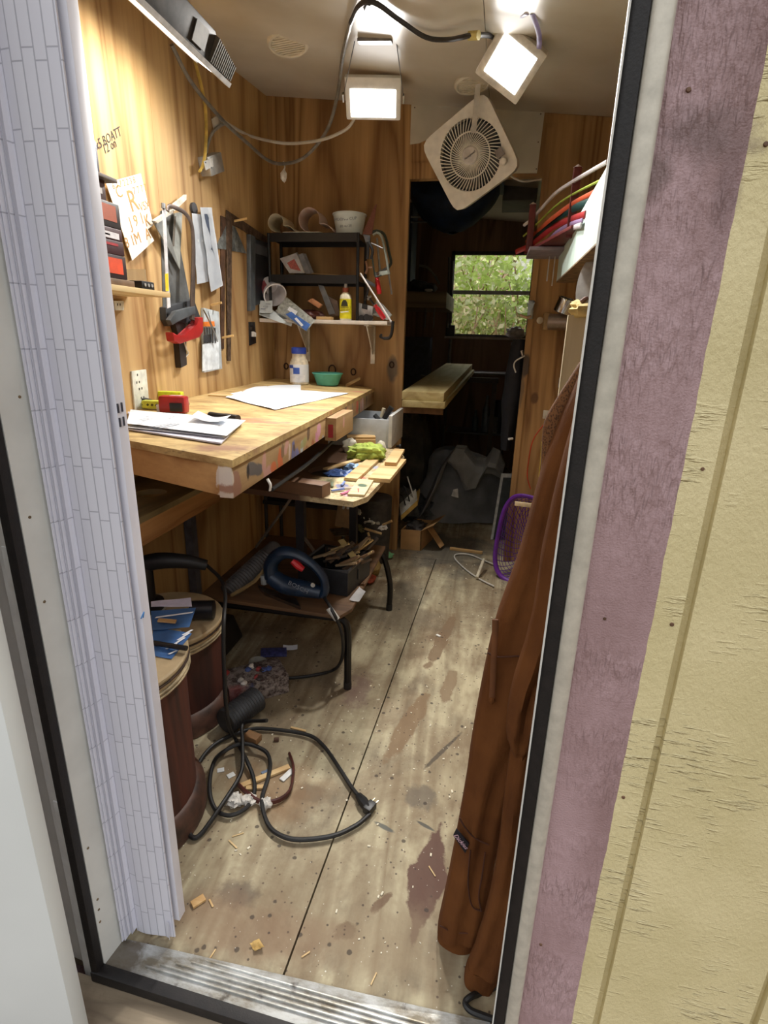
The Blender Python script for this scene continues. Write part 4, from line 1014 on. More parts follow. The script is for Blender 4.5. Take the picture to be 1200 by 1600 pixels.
# ------------------------------------------------------------------ white shelf on the partition, wire rack and contents
ysf = 2.86
a, b_ = at(385, 491, y=ysf), at(605, 508, y=ysf)
zsh = (a.z + b_.z) / 2
xs0, xs1 = W + .005, b_.x
m = MB(); m.bx(xs0, xs1, ysf, YB - .002, zsh - .018, zsh, .002)
one(m, 'shelf_board', mat((216, 206, 194), .5, var=.06), 'white painted shelf board on the partition carrying the black rack', 'shelf')
for px, lb in ((467, 'left white metal bracket under the partition shelf, above the jar'), (574, 'right white metal bracket under the partition shelf, left of the inner doorway')):
    t = thing('shelf_bracket', lb, 'bracket', 'white brackets under the partition shelf'); x = at(px, 520, y=ysf + .06).x
    m = MB(); m.bx(x - .012, x + .012, YB - .008, YB - .001, zsh - .22, zsh - .019, .001); m.build('wall_arm', mat((206, 198, 186), .45), t)
    m = MB(); m.bx(x - .012, x + .012, ysf + .03, YB - .008, zsh - .025, zsh - .019, .001); m.build('shelf_arm', mat((206, 198, 186), .45), t)
    m = MB(); m.hexa([(x - .003, YB - .008, zsh - .17), (x + .003, YB - .008, zsh - .17), (x + .003, YB - .008, zsh - .025), (x - .003, YB - .008, zsh - .025)], [(x - .003, YB - .02, zsh - .165), (x + .003, YB - .02, zsh - .165), (x + .003, ysf + .04, zsh - .025), (x - .003, ysf + .04, zsh - .025)]); m.build('brace', mat((196, 188, 176), .45), t)
rack = thing('wire_rack', 'three-tier black metal rack standing on the white partition shelf', 'rack')
RK = mat((26, 26, 28), .4, .3, .15)
yr = ysf + .02
tl_, tr_ = at(419, 356, y=yr), at(561, 372, y=yr); bl_, br_ = at(419, 488, y=yr), at(559, 498, y=yr)
rx0, rx1 = tl_.x, tr_.x - .005; zt_ = (tl_.z + tr_.z) / 2; yrb = YB - .02
for x in (rx0, rx1):
    for y in (yr, yrb):
        m = MB(); m.tube([(x, y, zsh), (x, y, zt_)], .008, 8, sub=1); m.build('post', RK, rack)
zm = (at(419, 426, y=yr).z + at(560, 437, y=yr).z) / 2
for z in (zm, zt_ - .006):
    m = MB(); m.bx(rx0, rx1, yr, yrb, z - .004, z, .001)
    m.bx(rx0, rx1, yr - .004, yr + .004, z - .034, z + .006); m.bx(rx0, rx1, yrb - .004, yrb + .004, z - .034, z + .006)
    for x in (rx0, rx1): m.bx(x - .004, x + .004, yr, yrb, z - .02, z + .004)
    m.build('tray', RK, rack)
ztop = zt_ + .002
def P(px, py, y): return at(px, py, y=y)
# on the top tray
def roll(name, c, r, ln, mt, label, turns=1.5, ax=0, tail=0):
    """loosely curled sheet lying along y, tail spreads to +x"""
    m = MB()
    def pt(u, v):
        if u < .6:
            a_ = PI * 1.5 - (u / .6) * 2 * PI * .80; rr_ = r * (1 - .05 * u)
            q = V((math.cos(a_) * rr_, 0, r + math.sin(a_) * rr_))
        else:
            k = (u - .6) / .4; a_ = PI * 1.5 - 2 * PI * .80
            q0 = V((math.cos(a_) * r * .97, 0, r + math.sin(a_) * r * .97)); q1 = V((tail, 0, .004))
            q = q0 * (1 - k) + q1 * k + V((0, 0, .25 * r * math.sin(PI * k)))
        return c + V((q.x + ax * (v - .5), (v - .5) * ln, q.z))
    m.grid(pt, 30, 3, thick=.0015); return one(m, name, mt, label, 'sandpaper')
SAND = mat((196, 172, 160), .85, var=.08, vs=300); SANDB = mat((206, 196, 170), .85, var=.08, vs=300)
c = P(440, 354, 2.95); c.z = ztop + .002; roll('sandpaper_roll', c, .042, .16, SANDB, 'smaller tan curled sandpaper roll at the left end of the rack top', tail=.10)
c = P(490, 356, 2.95); c.z = ztop + .002; roll('sandpaper_roll', c, .056, .14, SAND, 'larger pinkish curled sandpaper sheet in the middle of the rack top', tail=.125)
m = MB(); q = [P(442, 357, 2.88), P(498, 360, 2.88)]; m.obox((q[0].x, 2.875, ztop + .001), (q[1].x - q[0].x, 0, 0), (.05, .10, 0), (0, 0, .0015)); one(m, 'paper_slip', mat((222, 220, 206), .7, var=.03), 'white paper slip lying on the rack top before the sandpaper rolls', 'paper')
tub = thing('plastic_tub', 'clear whitish tapered tub with printed letters on the right of the rack top', 'tub'); c = P(546, 362, 2.97); c.z = ztop + .001
TUBM = mat((196, 206, 206), .35, var=.04)
m = MB(); m.lathe([(.062, 0), (.066, .002), (.082, .088), (.086, .09), (.086, .095), (.079, .095), (.063, .006), (0, .005)], c, (0, 0, 1), 28); m.build('body', TUBM, tub)
text('MIXING CUP', .020, c + V((0, -.0765, .06)), (1, 0, .06), (0, .16, 1), INKG, parent=tub); text('80 40 20', .017, c + V((0, -.0715, .03)), (1, 0, .06), (0, .16, 1), INKG, parent=tub)
m = MB(); p0 = P(566, 362, 2.95); p0.z = ztop + .002; m.hexa([p0 + V((0, 0, 0)), p0 + V((.05, 0, 0)), p0 + V((.05, .006, 0)), p0 + V((0, .006, 0))], [p0 + V((.055, .03, .135)), p0 + V((.065, .03, .14)), p0 + V((.065, .036, .14)), p0 + V((.055, .036, .135))]); one(m, 'sandpaper_sheet', mat((124, 78, 66), .85, var=.1, vs=200), 'brown pointed sheet of sandpaper standing upright right of the tub on the rack', 'sandpaper')
# middle tray
bk = thing('parts_packet', 'small packet printed red on white leaning on the middle tray of the rack', 'packet'); yb2 = 2.94
q = [P(452, 427, yb2), P(476, 427, yb2), P(463, 395, yb2 + .03), P(437, 404, yb2 + .02)]
for p in q[:2]: p.z = max(p.z, zm + .003)
m = MB(); m.poly(q, (0, .02, .006), .002); m.build('card', mat((206, 204, 206), .45), bk)
qq = [q[0] * .78 + q[2] * .22, q[1] * .85 + q[3] * .15, q[2] * .7 + q[0] * .3, q[3] * .7 + q[1] * .3]
m = MB(); m.poly([p + V((0, -.0015, 0)) for p in qq], (0, .0012, 0)); m.build('red_print', mat((196, 110, 104), .5, var=.15, vs=200), bk)
m = MB(); m.poly([p + V((0.03, .012, 0)) for p in q], (.012, .02, 0)); m.build('clear_side', mat((176, 180, 190), .2, alpha=.6), bk)
m = MB(); a, b_ = P(487, 420, 2.95), P(545, 430, 2.9); a.z = zm + .02; b_.z = zm + .004; m.tube([a, b_], .004, 6, sub=1, flat=.5); one(m, 'paint_stirrer', SCRAP, 'thin pale stick lying slanted on the middle tray of the rack', 'stick')
m = MB(); p = P(494, 428, 2.92); m.bx(p.x - .04, p.x + .05, 2.90, 2.96, zm + .001, zm + .007); one(m, 'wood_chip', SCRAP, 'small flat wood offcut under the slanted stick on the middle tray', 'offcut')
m = MB(); p = P(525, 430, 2.95); m.bx(p.x - .05, p.x + .05, 2.9, 3.0, zm + .001, zm + .004); one(m, 'dark_card', mat((60, 54, 52), .6), 'dark flat card at the right of the middle tray of the rack', 'card')
# on the white shelf
cup = thing('printed_cup', 'white tub with purple and red print lying on its side by the rack', 'tub'); c = P(425, 453, 2.92); ax = V((.55, -.62, -.5)).normalized()
m = MB(); m.lathe([(0, 0), (.044, 0), (.047, .003), (.058, .10), (.062, .102), (.062, .108), (.056, .108), (.046, .008), (0, .007)], c - ax * .055, ax, 26); m.build('body', mat((226, 222, 224), .4, var=.03), cup)
u_, v_, w_ = frame(ax)
for a0, a1, h0, h1, col in ((0.2, 1.1, .015, .06, (120, 126, 190)), (2.4, 3.3, .02, .08, (176, 90, 96)), (3.7, 4.4, .02, .07, (128, 120, 180)), (1.5, 2.1, .05, .09, (150, 150, 160)), (4.9, 5.6, .03, .08, (176, 90, 96)), (5.7, 6.2, .03, .08, (120, 126, 190))):
    m = MB(); m.grid(lambda s_, t_: c + ax * (-.055 + h0 + (h1 - h0) * t_) + (u_ * math.cos(a0 + (a1 - a0) * s_) + v_ * math.sin(a0 + (a1 - a0) * s_)) * (.0477 + .011 * (h0 + (h1 - h0) * t_) / .1), 5, 2, thick=.0006); m.build('print_patch', mat(col, .5), cup)
m = MB(); p = P(418, 475, 2.93); m.blob((p.x, 2.93, zsh + .022), (.035, .03, .022), .4, 8, 14, 10, 4); one(m, 'rag_bundle', mat((96, 92, 90), .85, var=.3, vs=60), 'dark crumpled rag under the fallen printed tub', 'rag')
m = MB(); p = P(452, 458, 2.98); m.lathe([(.03, 0), (.03, .03), (0, .03)], (p.x, 2.98, zsh + .001), (0, 0, 1), 16); m.lathe([(.022, .03), (.022, .06), (0, .06)], (p.x, 2.98, zsh + .001), (0, 0, 1), 16); one(m, 'small_pot', mat((126, 130, 132), .4), 'small grey lidded pot behind the mouth of the fallen tub', 'pot')
m = MB(); q = [P(405, 492, 2.855), P(455, 510, 2.84), P(457, 502, 2.90), P(428, 486, 2.93), P(406, 470, 2.87)]; m.poly(q, (.0, .004, .0015)); q2 = [P(406, 489, 2.852), P(426, 489, 2.852), P(426, 470, 2.875), P(406, 470, 2.875)]
bp = thing('plastic_bag', 'crumpled white plastic sleeve hanging over the left edge of the partition shelf', 'bag'); m.build('sleeve', mat((216, 222, 222), .35, var=.04), bp)
m = MB(); m.sheet(q2, 4, 4, .004, .001, .004, 4); m.build('flap', mat((206, 212, 212), .35, var=.05), bp)
for i in range(3):
    m = MB(); p = q2[0] * (.7 - .2 * i) + q2[2] * (.3 + .2 * i); m.bx(p.x - .012, p.x + .014, 2.846 + .004 * i, 2.848 + .004 * i, p.z, p.z + .003); m.build('print_line', INKG, bp)
bl = thing('hardware_bag', 'clear hardware bag with a blue printed header drooping over the shelf edge', 'bag')
q = [P(430, 485, 2.86), P(448, 464, 2.89), P(492, 500, 2.84), P(480, 518, 2.815)]
m = MB(); m.sheet(q, 8, 8, .004, .0015, .012, 5, 3); m.build('clear_film', mat((170, 172, 164), .25, var=.2, vs=60, alpha=.75), bl)
m = MB(); q = [P(446, 491, 2.835), P(455, 487, 2.835), P(485, 507, 2.815), P(478, 517, 2.81)]; m.poly(q, (0, .002, 0)); m.build('blue_header', mat((66, 106, 176), .4), bl)
m = MB(); q = [P(449, 484, 2.84), P(452, 479, 2.84), P(465, 487, 2.83), P(461, 493, 2.83)]; m.poly(q, (0, .002, 0)); m.build('white_label', PAPER, bl)
m = MB(); q = [P(460, 498, 2.822), P(463, 496, 2.822), P(474, 508, 2.815), P(471, 510, 2.815)]; m.poly(q, (0, .002, 0)); m.build('white_stripe', PAPER, bl)
ls = thing('leather_sheath', 'brown leather case with a copper-coloured buckle lying on the white shelf under the rack', 'case')
p = P(478, 482, 2.93); m = MB(); m.blob((p.x, 2.95, zsh + .025), (.10, .06, .028), .2, 5, 20, 10, 2, .85); m.build('body', mat((92, 52, 48), .55, var=.2), ls)
m = MB(); q = [P(480, 470, 2.885), P(488, 466, 2.885), P(503, 476, 2.885), P(498, 482, 2.885)]; m.poly(q, (0, .02, 0), .003); m.build('buckle_strap', mat((176, 122, 84), .4, .3), ls)
kn = thing('saw_blade', 'short grey curved blade standing point up behind the leather case', 'blade'); q = [P(497, 445, 2.97), P(506, 447, 2.97), P(524, 490, 2.97), P(514, 492, 2.97)]
m = MB(); m.poly(q, (0, .003, 0)); m.build('blade', mat((128, 134, 140), .4, .6), kn); q = [P(512, 462, 2.975), P(527, 470, 2.975), P(532, 494, 2.975), P(516, 494, 2.975)]; m = MB(); m.poly(q, (0, .012, 0), .003); m.build('handle', mat((120, 104, 96), .6), kn)
for (px, w_, dpt, lb) in ((478, .055, .04, 'left pale wood offcut at the front of the white shelf'), (507, .08, .05, 'longer pale wood offcut at the front of the white shelf beside the glue')):
    m = MB(); x = P(px, 495, ysf + .03).x; m.bx(x - w_ / 2, x + w_ / 2, ysf + .015, ysf + .015 + dpt, zsh + .001, zsh + .016, .001); one(m, 'wood_offcut', SCRAP, lb, 'offcut')
gl = thing('glue_bottle', 'yellow-labelled wood glue bottle with a brown cap on the white shelf', 'bottle'); c = P(540, 498, ysf + .045); c.z = zsh + .001
m = MB(); m.lathe([(.028, 0), (.031, .004), (.031, .105), (.027, .122), (.015, .134), (.014, .138)], c, (0, 0, 1), 26, 1, .72); m.build('body', mat((226, 220, 196), .35), gl)
m = MB(); m.lathe([(.0315, .008), (.0315, .103)], c, (0, 0, 1), 26, 1, .73); m.build('label', mat((226, 216, 40), .4), gl)
m = MB(); m.lathe([(.017, .136), (.017, .156), (0, .157)], c, (0, 0, 1), 18); m.build('cap', mat((134, 66, 46), .4), gl)
m = MB(); m.lathe([(.009, .157), (.007, .182), (.005, .192), (0, .193)], c, (0, 0, 1), 14); m.build('nozzle', mat((216, 214, 210), .35), gl)
yl = c.y - .0315 * .73
m = MB(); m.poly([V((c.x + dx * .018, yl - .0012, c.z + z)) for dx, z in ((-1, .068), (-.8, .085), (-.35, .098), (.35, .098), (.8, .085), (1, .068))], (0, .003, 0)); m.build('dark_patch', mat((44, 46, 26), .5), gl)
text('GORILLA', .0115, (c.x, yl - .0016, c.z + .062), (1, 0, 0), (0, 0, 1), INK, parent=gl); text('WOOD GLUE', .0095, (c.x, yl - .0016, c.z + .049), (1, 0, .1), (0, 0, 1), mat((90, 70, 30), .5), parent=gl)
m = MB(); m.poly([V((c.x + dx, yl - .001, c.z + z)) for dx, z in ((-.022, .036), (.022, .04), (.022, .045), (-.022, .041))], (0, .002, 0)); m.build('white_stripe', PAPER, gl)
tc_ = thing('tape_dispenser', 'grey metal tape dispenser with dark cutouts at the right post of the rack', 'dispenser'); c = P(571, 482, ysf + .03)
m = MB(); q = [P(560, 473, ysf + .04), P(583, 479, ysf + .04), P(580, 497, ysf + .04), P(561, 494, ysf + .04)]; m.poly(q, (0, .03, 0), .002); m.build('plate', mat((172, 172, 172), .35, .5), tc_)
m = MB(); m.poly([P(566, 474, ysf + .038), P(574, 476, ysf + .038), P(574, 484, ysf + .038), P(565, 482, ysf + .038)], (0, .004, 0)); m.build('cutout', BLACK, tc_)
for px, py, r in ((565, 498, .014), (573, 499, .016), (579, 500, .013)):
    p = P(px, py, ysf + .03); m = MB(); m.lathe([(r * .5, -.01), (r, -.01), (r, .01), (r * .5, .01)], (p.x, p.y, zsh + r + .001), (0, 1, 0), 14); m.build('roller', BLACK, tc_)
m = MB(); p = P(590, 488, ysf + .1); m.poly([P(582, 492, ysf + .1), P(605, 500, ysf + .1), P(612, 492, ysf + .1), P(598, 476, ysf + .1), P(588, 468, ysf + .1)], (0, .02, 0), .002); one(m, 'clear_pouch', mat((186, 192, 190), .3, var=.1, alpha=.8), 'crumpled clear pouch at the right end of the white shelf', 'pouch')
def driver(label, h0, h1, tip, y):
    t = thing('screwdriver', label, 'screwdriver', 'red-handled screwdrivers at the rack end')
    a, b_ = P(*h0, y), P(*h1, y); d = (b_ - a).normalized(); Ln = (b_ - a).length
    m = MB(); m.lathe([(0, 0), (.010, .002), (.013, .012), (.012, Ln * .8), (.008, Ln * .88), (.011, Ln), (0, Ln)], a, d, 10); m.build('handle', mat((196, 36, 46), .3), t)
    m = MB(); m.cyl(a + d * Ln, P(*tip, y), .0035, 8); m.build('shaft', STEEL, t)
driver('red-handled screwdriver lying slanted with its handle down on the white shelf', (601, 499), (586, 477), (574, 462), ysf + .02)
driver('red-handled screwdriver hanging handle down from the rack end beside the clamps', (593, 460), (589, 434), (587, 425), ysf + .06)
m = MB(); m.tube([P(563, 427, ysf + .005), P(588, 466, ysf - .0), P(612, 504, ysf - .005)], .0042, 8, sub=2); one(m, 'white_rod', mat((226, 222, 222), .4), 'thin white rod leaning across the right end of the rack and shelf', 'rod')
# clamps on the rack end
def cclamp(name, pts, r, screw, label, mt, y, bar=None):
    t = thing(name, label, 'clamp', 'clamps hooked on the right end of the rack')
    m = MB(); m.tube([P(px, py, y) for px, py in pts], r, 8, sub=5, flat=.6, ref=(0, 1, 0)); m.build('frame', mt, t)
    m = MB(); m.tube([P(px, py, y) for px, py in screw], r * .55, 8, sub=1); m.build('screw', STEEL, t)
    if bar:
        m = MB(); m.tube([P(px, py, y) for px, py in bar], r * .5, 6, sub=1); m.build('handle_bar', STEEL, t)
GRN = mat((58, 66, 58), .5, .2, .2); PGR = mat((172, 184, 178), .4, .3, .1)
cclamp('g_clamp', [(580, 363), (590, 361), (601, 368), (608, 395), (611, 410), (607, 418)], .012, [(606, 418), (585, 430)], 'dark green clamp frame hooked outermost on the right end of the rack', GRN, 2.97)
cclamp('g_clamp', [(583, 367), (590, 364), (597, 372), (604, 405), (607, 425)], .010, [(589, 372), (594, 427)], 'pale grey-green clamp with a long bar hooked on the right end of the rack', PGR, 2.93, [(607, 425), (612, 460)])
m = MB(); m.poly([P(592, 424, 2.925), P(608, 422, 2.925), P(609, 428, 2.925), P(593, 431, 2.925)], (0, .02, 0), .002); m.build('sliding_jaw', PGR, bpy.data.objects['g_clamp.001'])
cclamp('g_clamp', [(581, 394), (584, 420), (587, 432), (596, 430)], .007, [(580, 380), (598, 388)], 'small clamp with a slanted screw hanging inside the pale clamp', GRN, 2.90)
pl = thing('pliers', 'black-handled pliers hanging on the right post of the rack', 'pliers')
for dx in (0, 7):
    m = MB(); m.tube([P(574 + dx * .3, 378, ysf), P(575 + dx, 392, ysf), P(574 + dx * .8, 405, ysf)], .007, 8); m.build('handle', BLACK, pl)
m = MB(); m.poly([P(567, 366, ysf), P(578, 368, ysf), P(578, 380, ysf), P(572, 382, ysf)], (0, .012, 0), .002); m.build('jaw', DSTEEL, pl)
m = MB(); m.tube([P(572, 408, ysf + .05), P(574, 420, ysf + .05), P(571, 428, ysf + .05)], .006, 8); m.tube([P(572, 418, ysf + .05), P(582, 418, ysf + .05)], .004, 6, sub=1); one(m, 'wing_bolt', mat((150, 110, 84), .5, .3), 'small copper-coloured wing bolt hanging between rack and clamps', 'bolt')
cl2 = thing('spring_clamp', 'black spring clamp gripping the right end of the white shelf and hanging below it', 'clamp')
m = MB(); m.tube([P(614, 502, ysf - .01), P(612, 520, ysf - .01), P(608, 528, ysf - .01), P(600, 529, ysf)], .008, 8); m.build('upper_jaw', BLACK, cl2)
m = MB(); m.tube([P(600, 529, ysf), P(594, 526, ysf + .01), P(596, 523, ysf)], .006, 8); m.build('lower_jaw', BLACK, cl2)
hk2 = thing('trowel', 'small dark tool with a spring tip hanging from the rack end above the red screwdriver', 'tool')
m = MB(); m.poly([P(570, 434, ysf + .03), P(586, 444, ysf + .03), P(586, 449, ysf + .03), P(572, 442, ysf + .03)], (0, .012, 0), .002); m.build('blade', DSTEEL, hk2)
m = MB(); m.tube([P(577, 440, ysf + .04), P(574, 458, ysf + .04), P(570, 470, ysf + .04)], .006, 8); m.build('handle', BLACK, hk2)
bt2 = thing('hammer', 'small tack hammer with a dark handle leaning at the right end of the shelf', 'hammer')
m = MB(); m.cyl(P(574, 468, ysf + .015), P(580, 462, ysf + .015), .006, 8); m.build('head', STEEL, bt2)
m = MB(); m.cyl(P(577, 465, ysf + .015), P(584, 476, ysf + .015), .005, 8); m.build('handle', BLACK, bt2)
# ------------------------------------------------------------------ lower bench and small table
lbz = at(215, 811, x=-.95).z; lbb = at(222, 855, x=-.95).z
LOWT = wood((150, 134, 96), (104, 92, 62), 'y', 12, 4, name='green_stained_board', knots=False, dirt=(70, 62, 44))
lb_ = thing('lower_bench', 'low wooden bench with a round hole beneath the near end of the workbench', 'bench')
hc = at(236, 770, z=lbz)
def holed(m, x0, x1, y0, y1, z0, z1, c, r, N=40, pts=None):
    """plate with a round hole at c"""
    Q = pts or [V((x0, y0, 0)), V((x1, y0, 0)), V((x1, y1, 0)), V((x0, y1, 0))]
    outs, inn = [], []
    angs = sorted([2 * PI * k / N for k in range(N)] + [math.atan2(q.y - c.y, q.x - c.x) % (2 * PI) for q in Q])
    for a in angs:
        d = V((math.cos(a), math.sin(a), 0)); best = 9
        for i in range(len(Q)):
            A, B_ = Q[i], Q[(i + 1) % len(Q)]; e = B_ - A; den = d.x * e.y - d.y * e.x
            if abs(den) < 1e-9: continue
            t = ((A.x - c.x) * e.y - (A.y - c.y) * e.x) / den; s_ = ((A.x - c.x) * d.y - (A.y - c.y) * d.x) / den
            if t > 0 and -1e-6 <= s_ <= 1 + 1e-6: best = min(best, t)
        outs.append((c.x + d.x * best, c.y + d.y * best)); inn.append((c.x + d.x * r, c.y + d.y * r))
    ot, it = m.vs([(x, y, z1) for x, y in outs]), m.vs([(x, y, z1) for x, y in inn]); ob, ib = m.vs([(x, y, z0) for x, y in outs]), m.vs([(x, y, z0) for x, y in inn])
    n = len(outs)
    for i in range(n):
        j = (i + 1) % n
        m.f([ot[i], ot[j], it[j], it[i]]); m.f([ob[i], ib[i], ib[j], ob[j]]); m.f([ot[i], ob[i], ob[j], ot[j]]); m.f([it[i], it[j], ib[j], ib[i]])
m = MB(); holed(m, W + .002, -.95, 1.22, 2.06, lbz - .018, lbz, V((max(hc.x, W + .1), hc.y, 0)), .048); m.build('top', LOWT, lb_)
m = MB(); m.bx(-.985, -.952, 1.22, 2.06, lbb, lbz - .018, .002); m.build('front_rail', wood((186, 140, 88), (142, 98, 56), 'y', 16, 4, name='rail_wood', knots=False, dirt=(120, 100, 80)), lb_)
m = MB(); m.bx(W + .002, -.985, 1.225, 1.26, lbb, lbz - .018, .002); m.build('end_rail', PINEY, lb_)
m = MB(); m.bx(W + .005, W + .04, 1.98, 2.02, 0, lbz - .018); m.build('leg', mat((92, 92, 100), .5, var=.15), lb_)
# small table
TZ = .715
q = [at(392, 762, z=TZ), at(552, 784, z=TZ), at(574, 776, z=TZ), at(632, 714, z=TZ), at(622, 702, z=TZ), at(585, 696, z=TZ)]
tq = [V((-.93, q[0].y + .0, 0)), V((q[1].x, q[1].y, 0)), V((q[2].x, q[2].y, 0)), V((q[3].x, q[3].y, 0)), V((q[4].x, q[4].y, 0)), V((-.93, q[4].y + .02, 0))]
def tabm():
    g = G('worn_table_top')
    nz = g.noise(14, detail=6, rough=.7)
    sep = g.n('ShaderNodeSeparateXYZ', {0: g.pos})
    col = g.mix(g.rng(nz, .4, .62), lin((212, 196, 156)), lin((156, 132, 94)))
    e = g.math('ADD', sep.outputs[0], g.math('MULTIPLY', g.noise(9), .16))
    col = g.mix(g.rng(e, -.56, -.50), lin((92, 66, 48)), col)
    for px, py, a, c in ((535, 760, .03, (96, 110, 160)), (560, 762, .03, (196, 104, 96)), (545, 772, .025, (206, 140, 170)), (566, 748, .02, (186, 90, 80)), (515, 752, .03, (110, 120, 90)), (585, 730, .02, (150, 160, 186))):
        p = at(px, py, z=TZ); col = g.stain(col, tuple(p), (a, a * 1.6, .1), (0, 0, .4), c, .75, .9, 50, .4)
    col = g.mix(g.rng(g.noise(90, detail=2), .6, .68, 0, .6), col, lin((84, 66, 50)))
    g.bump(nz, .4, .004); return g.done(col, .7)
tb = thing('small_table', 'low table with a splattered top, a round hole and bent black tube legs', 'table')
hcx = at(522, 736, z=TZ); m = MB(); holed(m, 0, 0, 0, 0, TZ - .02, TZ, V((hcx.x, hcx.y, 0)), .105, 48, tq); m.build('top', tabm(), tb)
m = MB(); m.lathe([(.112, -.0), (.112, -.05), (.03, -.06), (0, -.06)], (hcx.x, hcx.y, TZ - .021), (0, 0, 1), 28); m.build('catch_pan', mat((40, 36, 34), .6), tb)
TUBE = mat((24, 22, 22), .35, .3, .2)
for (fx, fy, bx_, by_, kx, ky, yy) in ((543, 1075, 540, 966, 505, 935, 1.67), (608, 953, 600, 862, 588, 850, 2.30)):
    foot = FL(fx, fy); y_ = foot.y
    kn_ = at(bx_, by_, y=y_); k2 = at(kx, ky, y=y_)
    hi = V((-.62, y_, .287)); topp = V((-1.0, y_, .287)); k2 = V((kn_.x - .09, y_, .288)); kn_.z = .283
    m = MB(); m.tube([topp, hi, k2, kn_ + V((-.02, 0, .002)), kn_ + V((.006, 0, -.03)), V((foot.x, y_, foot.z + .14)), V((foot.x, y_, 0.012))], .0135, 10, sub=6); lg = m.build('leg', TUBE, tb)
    m = MB(); m.cyl((foot.x, y_, 0), (foot.x, y_, .03), .015, 10); m.build('foot_cap', RUBBER, lg)
m = MB(); p = at(470, 790, y=2.1); m.bx(p.x - .018, p.x + .018, 2.08, 2.116, .317, TZ - .02); m.build('post', mat((56, 54, 58), .5), tb)
m = MB(); m.hexa([V((-1.0, 1.66, .302)), V((-.455, 1.635, .302)), V((-.425, 1.70, .302)), V((-.425, 2.33, .302)), V((-1.0, 2.33, .302))], [V((-1.0, 1.66, .316)), V((-.455, 1.635, .316)), V((-.425, 1.70, .316)), V((-.425, 2.33, .316)), V((-1.0, 2.33, .316))], .002); m.build('lower_shelf', wood((124, 92, 62), (84, 60, 40), 'x', 14, 3, name='low_board', knots=False), tb)
p = at(552, 800, y=2.0); m = MB(); m.bx(p.x - .014, p.x + .014, 1.99, 2.02, .45, TZ - .02); m.build('apron_post', TUBE, tb)
m = MB(); m.tube([at(455, 778, y=1.9), at(440, 800, y=1.9), at(400, 855, y=2.0)], .006, 6); one(m, 'thin_stick', mat((110, 100, 88), .7), 'thin grey stick leaning in the dark under the bench', 'stick')
# on the small table
def tslab(name, a, b_, wd, ht, mt, lb, cat_, h=0):
    A, B_ = at(*a, z=TZ + h), at(*b_, z=TZ + h); d = B_ - A; d.z = 0; n_ = V((-d.y, d.x, 0)).normalized() * wd
    m = MB(); m.obox(A - n_ / 2 + V((0, 0, .001)), d, n_, (0, 0, ht), .0015); return one(m, name, mt, lb, cat_)
tslab('wood_lath', (548, 752), (582, 722), .055, .012, SCRAP, 'flat pale slat lying beside the round hole of the small table', 'slat', .001)
tslab('wood_lath', (592, 754), (620, 722), .085, .016, SCRAP, 'wide pale slat at the right edge of the small table', 'lath')
tslab('wood_lath', (610, 728), (624, 706), .05, .014, SCRAP, 'short pale slat in the far right corner of the small table', 'slat', .017)
tslab('paint_lath', (556, 776), (572, 752), .06, .008, wood((216, 200, 160), (180, 156, 112), 'x', 20, 3, name='painted_slat', knots=False, stains=((tuple(at(566, 762, z=TZ)), (.022, .03, .1), (0, 0, .4), (62, 92, 70), .95, .3, 30),)), 'pale slat with a dark green blot at the near corner of the small table', 'lath')
tslab('wood_stick', (508, 735), (560, 720), .025, .008, SCRAP, 'narrow stick lying across the round hole of the small table', 'stick', .004)
tslab('wood_block', (432, 764), (510, 776), .06, .045, wood((120, 88, 62), (84, 58, 40), 'x', 16, 3, name='brown_block', knots=False), 'long brown wood block at the near edge of the small table', 'block')
p = at(570, 700, z=TZ); m = MB(); m.box(p + V((0, 0, .025)), (.10, .08, .05), (0, 0, .3), .002); one(m, 'wood_block', SCRAP, 'small stacked pale wood block behind the green rag on the small table', 'block')
m = MB(); m.box(p + V((-.02, 0, .056)), (.14, .07, .010), (0, 0, .3), .002); one(m, 'wood_lath', SCRAP, 'thin pale slat lying on top of the wood block behind the green rag', 'lath')
m = MB(); p = at(592, 712, z=TZ); m.blob(p + V((0, .05, .03)), (.022, .022, .03), .3, 6, 12, 8, 5); one(m, 'putty_lump', OFFW, 'off-white lump beside the wood block on the small table', 'lump')
m = MB(); c = at(573, 718, z=TZ) + V((0, 0, .032)); m.blob(c, (.085, .06, .045), .3, 8, 40, 24, 9, .7); one(m, 'green_rag', mat((148, 164, 72), .8, var=.2, vs=30), 'crumpled yellow-green rag on the small table', 'rag')
m = MB(); c = at(545, 708, z=TZ) + V((0, .02, .03)); m.blob(c, (.04, .03, .035), .3, 6, 14, 10, 4, .8); one(m, 'paper_wad', mat((206, 200, 186), .8, var=.1), 'pale crumpled paper wad just left of the green rag', 'paper')
for px, py, s_, lb in ((530, 738, .05, 'blue crumpled wrapper lying in the round hole of the small table'), (550, 728, .04, 'small pale-blue crumpled wrapper at the far side of the table hole')):
    m = MB(); c = at(px, py, z=TZ) + V((0, 0, -.012)); m.blob(c, (s_, s_ * .8, .022), .5, 8, 20, 12, px); one(m, 'blue_wrapper', mat((70, 96, 150) if px == 530 else (130, 160, 196), .4, var=.3, vs=40), lb, 'wrapper')
R_ = random.Random(3)
